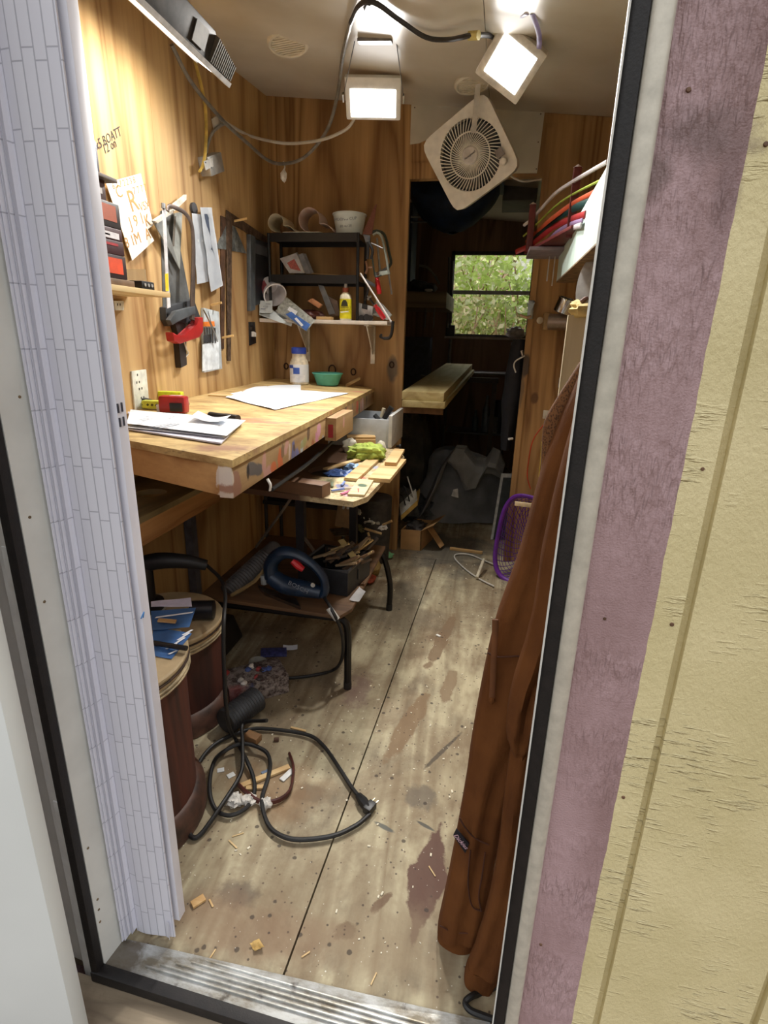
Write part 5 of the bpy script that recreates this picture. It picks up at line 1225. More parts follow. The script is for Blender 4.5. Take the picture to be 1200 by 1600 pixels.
for i, (px, py, c) in enumerate([(528, 768, (90, 110, 170)), (536, 758, (120, 140, 190)), (540, 772, (206, 120, 150)), (560, 770, (196, 110, 100)), (519, 760, (110, 120, 96)), (549, 765, (210, 200, 190))]):
    p = at(px, py, z=TZ); m = MB(); a = R_.uniform(0, 3); d = V((math.cos(a), math.sin(a), 0)) * .025; m.tube([p - d + V((0, 0, .006)), p + d + V((0, 0, .007))], .005, 6, sub=1, flat=.7)
    one(m, 'paint_chip', mat(c, .6), ['blue paint stub nearest the table corner', 'light blue paint stub by the round hole', 'pink paint stub at the near table edge', 'red paint stub beside the green-blotted slat', 'grey-green paint stub beside the brown block', 'whitish paint stub in the middle of the splattered corner'][i] , 'paint stub', 'paint stubs on the small table')
# white drawer under the bench
dw = thing('drawer', 'white wooden drawer pulled out under the far end of the workbench', 'drawer')
fx = at(606, 700, y=2.64).x; zt1, zb1 = at(606, 660, y=2.64).z, at(606, 772, y=2.64).z
zt1 = at(612, 650, y=2.64).z
m = MB(); m.bx(fx, fx + .018, 2.64, 2.98, max(zb1, TZ + .004), zt1, .002); m.build('front_panel', mat((206, 206, 204), .5, var=.06), dw)
zc = (zt1 + zb1) / 2; m = MB(); kp = at(619, 697, x=fx + .018); m.lathe([(.006, 0), (.006, .012), (.013, .018), (.012, .026), (0, .028)], (fx + .018, kp.y, kp.z), (1, 0, 0), 12); m.build('knob', BLACK, dw)
m = MB(); zsd = at(590, 655, y=2.66).z; m.bx(-.80, fx, 2.655, 2.667, zsd - .15, zsd, .001); m.bx(-.80, fx, 2.95, 2.962, zsd - .15, zsd); m.bx(-.80, fx, 2.667, 2.95, zsd - .15, zsd - .142); m.build('tray', mat((200, 206, 214), .5, var=.05), dw)
for (a, b_, r, c, lb) in (((600, 654), (612, 636), .014, (40, 40, 42), 'black tool handle sticking up out of the white drawer'), ((592, 656), (585, 648), .012, (60, 62, 64), 'dark wrench end lying at the left of the white drawer'), ((596, 652), (600, 638), .010, (206, 196, 170), 'pale stick standing in the white drawer')):
    m = MB(); A = at(*a, y=2.8); A.z = max(A.z, zsd - .06); m.tube([A, at(*b, y=2.8) if False else at(*b_, y=2.8)], r, 8, sub=1); one(m, {14: 'chisel', 12: 'wrench', 10: 'dowel'}[round(r * 1000)], mat(c, .4, var=.1), lb, 'tool')

# ------------------------------------------------------------------ drums
def drum(x, y, r, h, label):
    t = thing('drum_cabinet', label, 'cabinet', 'round wooden cabinets under the bench')
    m = MB(); m.lathe([(r * .96, .05), (r * .96, h - .05)], (x, y, 0), (0, 0, 1), 40); m.build('body', BARK, t)
    CR = mat((176, 160, 128), .6, var=.2, vs=30); EDG = mat((58, 42, 32), .6, var=.3, vs=40)
    m = MB(); m.lathe([(r * .99, h - .055), (r * 1.0, h - .012), (r * 1.02, h - .01), (r * 1.02, h - .004), (r * 1.0, h)], (x, y, 0), (0, 0, 1), 40); m.build('top', mat((176, 156, 122), .6, var=.12, vs=9), t)
    for z in (.018, .034, .044): 
        m = MB(); m.lathe([(r * .985, h - z - .004), (r * 1.028, h - z - .003), (r * 1.028, h - z), (r * .985, h - z + .001)], (x, y, 0), (0, 0, 1), 40); m.build('edge_band', EDG if z < .03 else CR, t)
    m = MB(); m.lathe([(r * 1.04, 0), (r * 1.08, .004), (r * 1.08, .05), (r * 1.04, .065), (r * 1.0, .075), (r * .95, .08)], (x, y, 0), (0, 0, 1), 40); m.build('base_ring', mat((74, 50, 40), .55, var=.35, vs=20), t)
    return t
drum(-.875, 1.0, .195, .49, 'brown round cabinet nearest the door with blue leaflets on its cream top')
drum(-1.0, 1.425, .19, .35, 'brown round cabinet standing behind the one with blue leaflets')
H1 = .491
def lf(pts, h, c, lb, name='leaflet'):
    m = MB(); m.sheet([at(px, py, z=H1 + h) for px, py in pts], 4, 4, .0, .0008, .002, 3, pts[0][0]); return one(m, name, mat(c, .5, var=.08) if not isinstance(c, bpy.types.Material) else c, lb, 'leaflet')
lf([(234, 1024), (268, 1030), (300, 990), (240, 980)], .001, (64, 104, 160), 'blue printed leaflet lying lowest on the near round cabinet')
l2_ = lf([(238, 985), (296, 980), (306, 950), (236, 955)], .006, (66, 104, 156), 'blue folded leaflet lying farther back on the near round cabinet')
lf([(236, 948), (300, 948), (298, 934), (236, 940)], .012, (206, 204, 226), 'lavender-white leaflet at the back of the near round cabinet')
for i, (x_, y_, w_) in enumerate(((258, 1014, .03), (268, 1008, .04), (276, 1000, .04), (262, 1022, .02), (284, 992, .03))):
    p = at(x_, y_, z=H1 + .0045); m = MB(); m.obox(p, (.006, 0, 0), (.01, w_, 0), (0, 0, .0004)); m.build('printed_line', PAPER, bpy.data.objects['leaflet'])
m = MB(); m.obox(at(242, 966, z=H1 + .0095), at(300, 958, z=H1 + .0095) - at(242, 966, z=H1 + .0095), (0, .008, 0), (0, 0, .0008)); m.build('white_curve', PAPER, l2_)
m = MB(); m.cyl(at(236, 1004, z=H1 + .013), at(292, 1013, z=H1 + .013), .0065, 8); one(m, 'black_pen', BLACK, 'black pen lying across the blue leaflets', 'pen')
m = MB(); p = at(246, 972, z=H1 + .014); m.obox(p, (.05, .004, 0), (-.004, .014, 0), (0, 0, .004)); one(m, 'wood_chip', SCRAP, 'brown chip of wood lying on the blue folded leaflet', 'chip')
# tool on the second drum, black cup
gr_ = thing('grinder', 'black power tool with a thick handle resting on the rear round cabinet', 'power tool')
zt_d = .351; c = V((-1.08, 1.46, zt_d))
m = MB(); m.lathe([(.058, .001), (.06, .01), (.06, .03), (.036, .04), (.036, .15), (.03, .16)], c, (0, 0, 1), 20); m.build('motor_housing', mat((24, 26, 30), .4, var=.2), gr_)
m = MB(); m.tube([c + V((-.02, 0, .155)), c + V((.05, .02, .175)), c + V((.13, .05, .17)), c + V((.19, .08, .15))], [.03, .028, .024, .018], 12, sub=4); m.build('handle', mat((28, 30, 34), .5, var=.2), gr_)
m = MB(); m.lathe([(.066, 0), (.066, .004), (.06, .006)], c, (0, 0, 1), 20); m.build('pad', mat((150, 146, 130), .7), gr_)
m = MB(); p = at(322, 938, z=.5); p = V((-.90, 1.44, zt_d)); m.cyl(p + V((0, 0, .032)), p + V((.07, .02, .032)), .031, 16); one(m, 'black_cup', mat((26, 28, 34), .35), 'small black cylinder lying on the edge of the rear round cabinet', 'cylinder')
m = MB(); m.tube([c + V((.19, .08, .15)), at(345, 905, y=1.5), at(352, 930, y=1.42), at(350, 965, y=1.3), at(349, 1010, y=1.26), at(351, 1060, y=1.24), at(353, 1100, y=1.24), at(358, 1135, y=1.25), FL(368, 1155, .012), FL(384, 1185, .02), FL(396, 1215, .014), FL(397, 1240, .012), FL(385, 1262, .012), FL(360, 1274, .012), FL(338, 1266, .012), FL(328, 1240, .02), FL(330, 1205, .02), FL(342, 1180, .02), FL(378, 1162, .03), FL(412, 1172, .02), FL(422, 1190, .012), FL(419, 1215, .012), FL(411, 1240, .012), FL(410, 1260, .02), FL(420, 1290, .012), FL(440, 1306, .012), FL(470, 1312, .012), FL(520, 1306, .012), FL(556, 1290, .012), FL(578, 1272, .015)], .006, 8, sub=6)
pc = one(m, 'power_cord', RUBBER, 'black cord coiled on the floor, running up to the tool on the round cabinets', 'cord')
e = FL(584, 1264, .018)
m = MB(); d = (FL(592, 1256, .018) - FL(576, 1274, .018)).normalized(); m.obox(e - d * .02 + V((0, 0, -.012)), d * .035, V((-d.y, d.x, 0)) * .024, (0, 0, .022), .004); pg = m.build('plug', BLACK, pc)
for k in (-1, 1):
    m = MB(); s_ = e + d * .012 + V((-d.y, d.x, 0)) * (.012 + .006 * k); m.cyl(s_, s_ + d * .018, .0022, 6); m.build('prong', mat((190, 180, 150), .3, 1), pg)
m = MB(); m.tube([FL(290, 1290, .01), FL(288, 1265, .012), FL(293, 1240, .012), FL(312, 1190, .012), FL(340, 1160, .012), FL(385, 1141, .012), FL(420, 1139, .012), FL(480, 1148, .012), FL(506, 1166, .012), FL(530, 1200, .012), FL(548, 1228, .012), FL(562, 1246, .014)], .006, 8, sub=6)
m.tube([FL(290, 1290, .01), FL(300, 1308, .01), FL(315, 1302, .012), FL(345, 1260, .03), FL(372, 1218, .03), FL(379, 1195, .03), FL(379, 1160, .04), FL(381, 1130, .05), V((-.60, 1.32, .10))], .006, 8, sub=6)
ex = one(m, 'extension_cord', RUBBER, 'thicker black cord sweeping in a wide arc over the floor to a socket end', 'cord')
m = MB(); a_, b_ = FL(560, 1243, .016), FL(576, 1264, .016); m.tube([a_, a_ * .5 + b_ * .5, b_], [.010, .015, .013], 8, sub=2); m.build('socket', BLACK, ex)
# strip of dark red hose ring on the floor
m = MB(); m.tube([FL(452, 1178, .01), FL(458, 1196, .01), FL(457, 1220, .012), FL(450, 1240, .012), FL(430, 1252, .012), FL(405, 1252, .012), FL(385, 1238, .02), FL(372, 1226, .012)], .009, 8, sub=5, flat=.5, ref=(0, 0, 1)); one(m, 'leather_strap', mat((78, 40, 36), .45, var=.2), 'dark red curved strap lying among the coiled cord on the floor', 'strap')
# ------------------------------------------------------------------ clutter under the bench
def fslab(name, a, b_, wd, ht, mt, lb, cat_, h=0.0, lift=0, group=None):
    A, B_ = FL(*a, h), FL(*b_, h); d = B_ - A; d.z = lift; n_ = V((-d.y, d.x, 0)).normalized() * wd
    m = MB(); m.obox(A - n_ / 2 + V((0, 0, .001)), d, n_, (0, 0, ht), .0012); return one(m, name, mt, lb, cat_, group)
js = thing('jigsaw', 'dark blue jigsaw with a red trigger standing on the low shelf of the small table', 'power tool')
yj = 1.69; ZS2 = .317; K8 = .76
JB = mat((22, 42, 66), .4, var=.15)
def jp(px, py, dy=0): return at(px, py, y=yj + dy)
m = MB(); m.tube([jp(424, 902), jp(424, 880), jp(440, 864), jp(462, 866), jp(486, 880), jp(504, 900), jp(508, 920), jp(504, 930)], [K8 * r for r in (.04, .042, .04, .030, .024, .024, .026, .028)], 12, sub=5, flat=.8, ref=(0, 1, 0)); m.build('handle', JB, js)
m = MB(); m.tube([jp(424, 900), jp(446, 914), jp(475, 920), jp(502, 926)], [K8 * r for r in (.045, .05, .046, .034)], 12, sub=4, flat=.85, ref=(0, 1, 0)); bd = m.build('motor_body', JB, js)
m = MB(); m.tube([jp(457, 876, -.01), jp(466, 884, -.01), jp(474, 890, -.01)], [.012, .014, .010], 8); m.build('trigger', mat((190, 34, 40), .4), js)['label'] = 'red trigger'
m = MB(); q = [at(403, 914, z=ZS2 + .013), at(414, 926, z=ZS2 + .013), at(470, 948, z=ZS2 + .013), at(462, 934, z=ZS2 + .013)]; m.poly(q, (0, 0, -.012), .001); m.build('base_plate', STEEL, js)
m = MB(); m.tube([jp(412, 898), jp(414, 912)], .014, 8, sub=1); m.build('blade_guard', mat((150, 156, 160), .3, alpha=.7), js)
text('BOSCH', .024, jp(466, 918, -.046), jp(490, 930) - jp(455, 912), (0, 0, 1), mat((120, 126, 136), .5), parent=bd)
m = MB(); m.lathe([(.008, 0), (.008, .003), (0, .004)], jp(489, 914, -.034), (0, -1, 0), 10); m.build('dial', mat((190, 190, 186), .4), js)
m = MB(); m.tube([jp(504, 930), at(518, 952, y=1.62), at(533, 985, y=1.62), at(536, 1015, y=1.64), at(532, 1035, y=1.68), FL(522, 1046, .01), FL(505, 1052, .008), FL(470, 1058, .008), FL(430, 1060, .008)], .006, 8, sub=6); jc = m.build('cord', RUBBER, js)
m = MB(); a, b_ = at(514, 950, y=1.625), at(527, 968, y=1.62); m.tube([a, b_], .011, 8, sub=1); m.build('cord_label', mat((190, 190, 186), .5), jc)
# ribbed hose and stick
hz = thing('vacuum_hose', 'thick grey ribbed hose lying under the workbench beside the jigsaw', 'hose')
a, b_ = at(356, 926, y=1.70), at(430, 856, y=1.92); d = b_ - a
m = MB(); n_ = 46
pr = []
for i in range(n_): 
    pr.append((.034 + (.004 if i % 2 else 0) * (1 if i < 36 else 0), d.length * i / (n_ - 1)))
pr.append((.026, d.length + .012)); m.lathe(pr, a, d, 18); m.build('ribbed_tube', mat((84, 84, 86), .45, var=.15), hz)
fsd = [at(362, 930, y=1.66), at(398, 908, y=1.67), at(420, 880, y=1.72)]
m = MB(); m.tube(fsd, .011, 4, sub=2, flat=.6); one(m, 'bent_stick', mat((150, 128, 88), .7, var=.1), 'pale bent wooden stick lying along the ribbed hose', 'stick')
hz2 = thing('hose_end', 'short dark ribbed hose end on the floor beside the rear round cabinet', 'hose')
a, b_ = FL(352, 1128, .05), FL(400, 1092, .05); d = b_ - a; m = MB(); m.lathe([(.040 + (.004 if i % 2 else 0), d.length * i / 25) for i in range(26)], a, d, 16); m.build('ribbed_tube', mat((44, 44, 46), .5, var=.2), hz2)
bx_ = thing('paint_block', 'paint-crusted grey block on the floor beside the round cabinets', 'block')
a = FL(360, 1108); b_ = FL(452, 1082); c_ = FL(440, 1060)
dv = (b_ - a); wv = V((-dv.y, dv.x, 0)).normalized() * .13
m = MB(); m.obox(a + V((0, 0, .001)), dv, wv, (0, 0, .075), .003)
gP = G('paint_crusted'); nz = gP.noise(60, detail=5, rough=.7)
pc_ = gP.mix(gP.rng(nz, .40, .60), lin((150, 140, 134)), lin((58, 44, 42))); pc_ = gP.stain(pc_, tuple(FL(395, 1085, .07)), (.05, .05, .1), (0, 0, 0), (70, 90, 140), .7, .9, 40); pc_ = gP.stain(pc_, tuple(FL(370, 1085, .07)), (.05, .05, .1), (0, 0, 0), (130, 60, 60), .7, .9, 40)
gP.bump(nz, .6, .004); PCM = gP.done(pc_, .7); m.build('block', PCM, bx_)
for i in range(12):
    p = a + dv * R_.uniform(.05, .75) + wv * R_.uniform(.1, .9) + V((0, 0, .08)); m = MB(); m.blob(p, (.012, .012, .008), .4, 5, 8, 6, i); m.build('crust_lump', mat([(150, 60, 60), (210, 204, 196), (70, 90, 150), (60, 50, 48)][i % 4], .6), bx_)
p = FL(402, 1058); m = MB(); m.lathe([(.03, .001), (.035, .07), (.034, .07), (.028, .004)], p, (0.1, 0, 1), 16); one(m, 'plastic_cup', mat((150, 148, 140), .4, var=.1), 'dirty white plastic cup standing behind the paint-crusted block', 'cup')
p = FL(422, 1030); m = MB(); m.obox(p + V((-.04, 0, .001)), (.10, .03, 0), (-.02, .05, 0), (0, 0, .012), .002); one(m, 'blue_card', mat((60, 64, 110), .5, var=.3, vs=60), 'small dark blue card lying on the floor under the jigsaw cord', 'card')
p = FL(442, 1016); m = MB(); m.sheet([p, p + V((.06, .01, .004)), p + V((.05, .04, .006)), p + V((-.01, .03, .002))], 3, 3, .004); one(m, 'paper_scrap', PAPER, 'small white scrap lying behind the dark blue card', 'paper')
m = MB(); p = V((-1.22, 1.72, 0)); m.hexa([p, p + V((.26, .0, 0)), p + V((.26, .2, 0)), p + V((0, .2, 0))], [p + V((0, 0, .12)), p + V((.22, 0, .10)), p + V((.22, .2, .10)), p + V((0, .2, .12))], .01); one(m, 'black_case', BLACK, 'low black case on the floor in the dark beside the round cabinets', 'case')
# black crate with offcuts
cr = thing('tool_crate', 'black open crate full of wood offcuts on the low shelf of the small table', 'crate')
c0 = at(543, 932, z=ZS2 + .001); c1 = at(581, 905, z=ZS2 + .001); c1.x = c0.x + .03; dy = (c1 - c0) * 1.25; zt2 = at(543, 888, x=c0.x, ).z if False else .165
dx = V((-.20, .02, 0)); up_ = V((0, 0, .10)); t_ = .006
CRM = mat((30, 32, 36), .5, var=.25, vs=30)
def wall4(m, o, u, v, h, t):
    un, vn = u.normalized() * t, v.normalized() * t
    m.obox(o, u, vn, h); m.obox(o + v - vn, u, vn, h); m.obox(o + vn, un, v - vn * 2, h); m.obox(o + u - un, un, v - vn * 2, h); m.obox(o + un + vn, u - un * 2, v - vn * 2, V((0, 0, .006)))
m = MB(); wall4(m, c0, dy, dx, up_, t_); m.build('body', CRM, cr)
m = MB(); m.tube([c0 + up_, c0 + dy + up_, c0 + dy + dx + up_, c0 + dx + up_], .007, 6, closed=True, sub=1); m.build('rim', mat((70, 70, 72), .5), cr)
m = MB(); m.obox(c0 + dy * .42 + V((.0, 0, .03)), dy.normalized() * .010, V((.004, 0, 0)), V((0, 0, .045)), .001); m.build('latch', BLACK, cr)
OFF = 'offcuts filling the black crate'
for i in range(26):
    u_ = R_.uniform(.1, .9); v_ = R_.uniform(.1, .92); p = c0 + dy * u_ + dx * v_ + V((0, 0, .07 + .04 * R_.random())); a = R_.uniform(-.6, .9); tl2 = R_.uniform(.05, .75)
    Ln = R_.uniform(.06, .13); d = V((math.cos(a) * math.cos(tl2), math.sin(a) * math.cos(tl2), math.sin(tl2))); s_ = d.cross(V((0, 0, 1))).normalized()
    m = MB(); w2 = R_.uniform(.006, .018); m.obox(p - s_ * w2 / 2, d * Ln, s_ * w2, d.cross(s_) * R_.uniform(.005, .010))
    one(m, 'wood_offcut', mat([(196, 168, 116), (120, 92, 66), (92, 74, 58), (150, 128, 98), (70, 62, 56)][i % 5], .7, var=.12), 'one of the mixed wood offcuts sticking out of the black crate', 'offcut', OFF)
m = MB(); A, B_ = at(528, 845, y=2.0), at(551, 876, y=1.9); d = B_ - A; m.obox(A, d, (.022, .0, .009), (0, .008, .0)); one(m, 'wood_strip', mat((206, 180, 120), .65, var=.08), 'broad yellow-brown strip lying slanted over the crate of offcuts', 'strip')
m = MB(); m.tube([at(475, 840, y=2.1), at(490, 860, y=2.05), at(502, 882, y=2.0)], .008, 6); m.tube([at(502, 882, y=2.0), at(490, 882, y=2.0)], .006, 6, sub=1); one(m, 'angled_stick', mat((120, 104, 86), .7), 'thin angled wooden frame piece leaning left of the black crate', 'frame')
# shelf of dark things above the crate
sb = thing('storage_rack', 'dark low rack of tools against the partition under the small table', 'rack')
m = MB(); m.bx(-1.2, -.73, 2.72, 2.98, .34, .36); m.build('shelf', mat((44, 42, 44), .6), sb)
for x in (-1.19, -.74):
    for y in (2.74, 2.96): m = MB(); m.tube([(x, y, 0), (x, y, .5)], .01, 6, sub=1); m.build('post', mat((50, 50, 54), .5), sb)
for i, (px, py, s_, c, lb) in enumerate([(500, 816, (.14, .06, .05), (74, 74, 84), 'grey-violet box on the dark low rack under the table'), (540, 822, (.12, .05, .05), (96, 70, 60), 'brown bar-shaped box at the right of the dark low rack'), (430, 826, (.10, .06, .07), (64, 62, 80), 'dark violet bundle at the left of the dark low rack')]):
    p = at(px, py, y=2.82); p.z = .361; p.x = max(p.x, -1.14); p.x = min(p.x, -.80) if i == 1 else p.x; m = MB(); m.box(p + V((0, 0, s_[2] / 2)), s_, (0, 0, .1 * i), .008); one(m, 'storage_box', mat(c, .6, var=.2), lb, 'box')
m = MB(); p = at(430, 826, y=2.6); 
for k in range(4):
    m = MB(); m.tube([at(515 + k * 3, 828 + 3 * k, y=2.70), at(548 + k * 2, 826 + 3 * k, y=2.68)], .006, 8, sub=1); one(m, 'steel_rod', STEEL, ['topmost of the bright steel rods over the crate', 'second bright steel rod over the crate', 'third bright steel rod over the crate', 'lowest of the bright steel rods over the crate'][k], 'rod', 'steel rods over the crate')
m = MB(); p = at(540, 805, y=2.45); m.box(p, (.09, .02, .13), (.1, .15, .1), .004); one(m, 'wood_offcut', mat((150, 124, 92), .65, var=.1), 'upright wooden block hanging just under the near table corner', 'offcut')
for px, lb in ((537, 'left white tag under the near table corner'), (544, 'right white tag under the near table corner')):
    m = MB(); p = at(px, 792, y=2.40); m.box(p, (.012, .004, .024), (0, .3, 0), .002); one(m, 'white_tag', PAPER, lb, 'tag')
# heap of pale bits against the partition
hp_ = []
for i, (px, py, rr_, c, lb, nm) in enumerate([(582, 792, .036, (196, 200, 202), 'white cap on top of the heap right of the small table leg', 'white_lump'), (576, 796, .03, (206, 96, 56), 'orange-red lump under the white cap', 'lump'), (580, 812, .05, (176, 172, 158), 'grey-white crumpled wad in the middle of the heap', 'wad'), (574, 806, .035, (214, 208, 196), 'white crumpled wad at the left of the heap', 'wad'), (595, 822, .032, (222, 220, 216), 'bright white wad at the right of the heap', 'wad'), (586, 838, .03, (190, 74, 50), 'orange wrapper at the foot of the heap', 'wrapper'), (568, 824, .035, (120, 116, 80), 'olive rolled rag at the left of the heap', 'rag'), (566, 800, .03, (196, 196, 190), 'speckled white crumple against the table leg', 'wad')]):
    m = MB(); p = at(px, py, y=2.84); m.blob(p, (rr_, rr_ * .8, rr_ * .75), .5, 7, 20, 12, i + 20); one(m, nm, mat(c, .7, var=.2, vs=60), lb, 'rubbish')
m = MB(); m.lathe([(.09, 0), (.10, .30), (.10, .38)], (at(582, 830, y=2.86).x, 2.90, 0), (0, 0, 1), 20); one(m, 'dark_bin', mat((52, 48, 44), .7, var=.3), 'dark bin under the heap of pale rubbish beside the crate', 'bin')
for i, (a, b_, lb) in enumerate([((598, 820), (612, 814), 'short pale stick poking right from the heap of rubbish'), ((570, 826), (596, 834), 'pale stick slanting down at the front of the heap'), ((575, 832), (588, 880), 'pole with a dark end standing beside the crate')]):
    m = MB(); m.tube([at(*a, y=2.76), at(*b_, y=2.74)], .007, 6, sub=1); one(m, 'small_stick', SCRAP, lb, 'stick')
m = MB(); p = FL(600, 872); m.blob(p + V((0, 0, .02)), (.05, .03, .02), .4, 6, 18, 10, 3, .9); one(m, 'green_cloth', mat((110, 170, 120), .8, var=.15), 'pale green cloth scrap on the floor by the far table leg', 'cloth')
m = MB(); p = FL(588, 905); m.blob(p + V((-.02, .05, .05)), (.03, .05, .05), .3, 6, 14, 10, 13, .9); one(m, 'ochre_sack', mat((150, 124, 70), .8, var=.2), 'ochre sack slumped between the crate and the far table leg', 'sack')
m = MB(); p = FL(580, 912); m.blob(p + V((-.01, .02, .018)), (.03, .05, .018), .3, 6, 14, 8, 15, .9); one(m, 'orange_scrap', mat((150, 66, 40), .7, var=.2), 'rust-orange scrap at the foot of the black crate', 'scrap')
m = MB(); p0, p1, p2_, p3 = at(546, 938, z=ZS2 + .003), at(562, 941, z=ZS2 + .003), at(572, 925, z=ZS2 + .035), at(562, 918, z=ZS2 + .04); m.sheet([p0, p1, p2_, p3], 4, 4, .006); one(m, 'white_card', mat((196, 194, 192), .7, var=.08), 'white card propped against the foot of the black crate', 'card')
# litter on the floor
LIT = 'scraps of litter on the floor'
def chip(px, py, ln, wd, ht, a, c, lb, nm='wood_chip', ct='chip'):
    p = FL(px, py); m = MB(); m.box(p + V((0, 0, ht / 2 + .0008)), (ln, wd, ht), (0, 0, a), min(.001, ht * .3)); one(m, nm, SCRAP if c is None else mat(c, .7, var=.08), lb, ct)
chip(415, 1215, .15, .018, .008, .75, None, 'long pale chip lying inside the coiled cord')
chip(398, 1232, .05, .014, .006, .3, None, 'short pale chip under the coiled cord')
chip(395, 1157, .05, .03, .022, -.25, (130, 96, 62), 'brown wood cube on the floor under the cord crossing', 'wood_cube', 'offcut')
chip(345, 1204, .02, .016, .002, .5, (206, 208, 208), 'small white square scrap left inside the cord loop', 'paper_scrap', 'paper')
chip(361, 1212, .022, .018, .002, .9, (216, 216, 212), 'small white square scrap beside the other white square in the cord loop', 'paper_scrap', 'paper')
chip(416, 1206, .03, .010, .003, .8, (110, 126, 150), 'bluish-white strip of plastic by the pale chip', 'plastic_strip', 'scrap')
chip(449, 1212, .05, .018, .004, 1.2, (214, 214, 210), 'white plastic piece inside the dark red strap', 'plastic_scrap', 'scrap')
chip(466, 1140, .055, .008, .003, -.1, None, 'thin pale sliver beyond the wide arc of cord')
chip(432, 1158, .016, .010, .010, .3, (80, 54, 40), 'dark bolt-like crumb on the floor beyond the red strap', 'crumb', 'crumb')
chip(310, 1410, .03, .018, .006, .9, None, 'splintered yellowish chip near the folding door')
chip(330, 1412, .022, .004, .002, -.7, None, 'thin splinter beside the yellowish chip near the folding door', 'splinter', 'splinter')
chip(364, 1320, .035, .004, .002, -.5, None, 'thin pale splinter on the floor near the round cabinet', 'splinter', 'splinter')
chip(372, 1305, .03, .003, .002, .6, None, 'second thin pale splinter behind the first near the round cabinet', 'splinter', 'splinter')
chip(332, 1492, .022, .003, .002, 1.4, None, 'splinter lying on the floor by the metal sill left of the leaf', 'splinter', 'splinter')
chip(478, 1492, .02, .003, .002, .8, None, 'splinter on the floor right of the floor seam near the sill', 'splinter', 'splinter')
chip(584, 1530, .025, .003, .002, 1.3, None, 'splinter on the floor near the sill below the hoodie', 'splinter', 'splinter')
chip(685, 994, .022, .012, .004, -.5, (226, 224, 216), 'white paper fleck lying on the brown floor streak', 'paper_scrap', 'paper')
chip(675, 1362, .03, .003, .002, -.9, None, 'splinter lying on the dark maroon floor stain', 'splinter', 'splinter')
for i, (px, py, s_, lb) in enumerate([(352, 1250, .022, 'crumpled white tissue inside the cord loop, nearest the round cabinet'), (374, 1250, .02, 'crumpled white tissue in the middle of the cord loop'), (400, 1255, .018, 'crumpled greyish tissue at the right of the cord loop')]):
    m = MB(); m.blob(FL(px + 15, py, .012), (s_, s_, .012), .5, 8, 16, 10, i + 40, .9); one(m, 'tissue', mat((196, 192, 184), .8, var=.15, vs=80), lb, 'tissue')
p = FL(402, 1480); m = MB(); m.sheet([p + V((-.016, 0, .002)), p + V((.0, -.012, .003)), p + V((.018, -.002, .006)), p + V((.0, .012, .005))], 5, 5, .004, .0008, .006); one(m, 'dry_leaf', mat((190, 156, 92), .7, var=.15), 'curled dry yellow leaf on the floor near the metal sill', 'leaf')
# fine white flecks nobody could count
m = MB()
for i in range(240):
    x, y = R_.uniform(-.5, .2), 1.0 + 2.0 * R_.random(); s_ = R_.uniform(.001, .0045); a = R_.uniform(0, 3)
    if i % 3 == 0: x = R_.uniform(-.75, .05); y = R_.uniform(.8, 1.6)
    m.box((x, y, s_ * .3 + .0004), (s_ * R_.uniform(1, 2.6), s_, s_ * .6), (0, 0, a))
o_ = m.build('sawdust', mat((220, 212, 190), .8, var=.1)); tag(o_, 'pale sawdust flecks and crumbs strewn over the plywood floor', 'sawdust'); o_['kind'] = 'stuff'
# ------------------------------------------------------------------ back room
YN = YB + .04
GREY = mat((120, 120, 118), .7, var=.15)
def bxo(name, x0, x1, y0, y1, z0, z1, mt, lb, ct, bev=.002, group=None):
    m = MB(); m.bx(x0, x1, y0, y1, z0, z1, bev); return one(m, name, mt, lb, ct, group)
PALE = wood((206, 192, 140), (170, 150, 100), 'y', 16, 4, name='pale_plank')
nl, nr_ = at(624, 611, y=2.98), at(694, 615, y=2.98); nl.x = max(nl.x, -.478)
fl_, fr__ = at(697, 568, y=5.1), at(738, 569, y=5.1)
def plank(a, b_, c, d, t, lb):
    m = MB(); m.hexa([a + V((0, 0, -t)), b_ + V((0, 0, -t)), c + V((0, 0, -t)), d + V((0, 0, -t))], [a, b_, c, d], .003); return one(m, 'plank', PALE, lb, 'plank', 'planks through the inner doorway')
nr_.z = nl.z
plank(nl, nr_, V((fr__.x, 5.1, fr__.z)), V((fl_.x, 5.1, fr__.z)), .046, 'upper pale plank of the two stacked planks running back through the inner doorway')
l1, l2 = V((nl.x + .004, 2.97, nl.z - .047)), V((nr_.x + .008, 2.97, nl.z - .047))
plank(l1, l2, V((fr__.x + .02, 5.12, fr__.z - .047)), V((fl_.x, 5.12, fr__.z - .047)), .036, 'lower pale plank of the two stacked planks running back through the inner doorway')
m = MB(); zc = nl.z - .084; m.bx(-.4915, nr_.x - .01, YB + .004, YB + .036, zc - .045, zc); one(m, 'support_batten', mat((120, 86, 56), .7), 'brown batten carrying the near end of the stacked planks', 'batten')
m = MB(); zc2 = fr__.z - .1; m.bx(-.6, .05, 4.7, 4.74, zc2 - .03, zc2 + .012); m.bx(-.58, -.54, 4.70, 4.74, 0, zc2 - .03); m.bx(.0, .04, 4.70, 4.74, 0, zc2 - .03); one(m, 'sawhorse', mat((70, 58, 46), .7), 'dark wooden sawhorse holding the far end of the stacked planks', 'sawhorse')
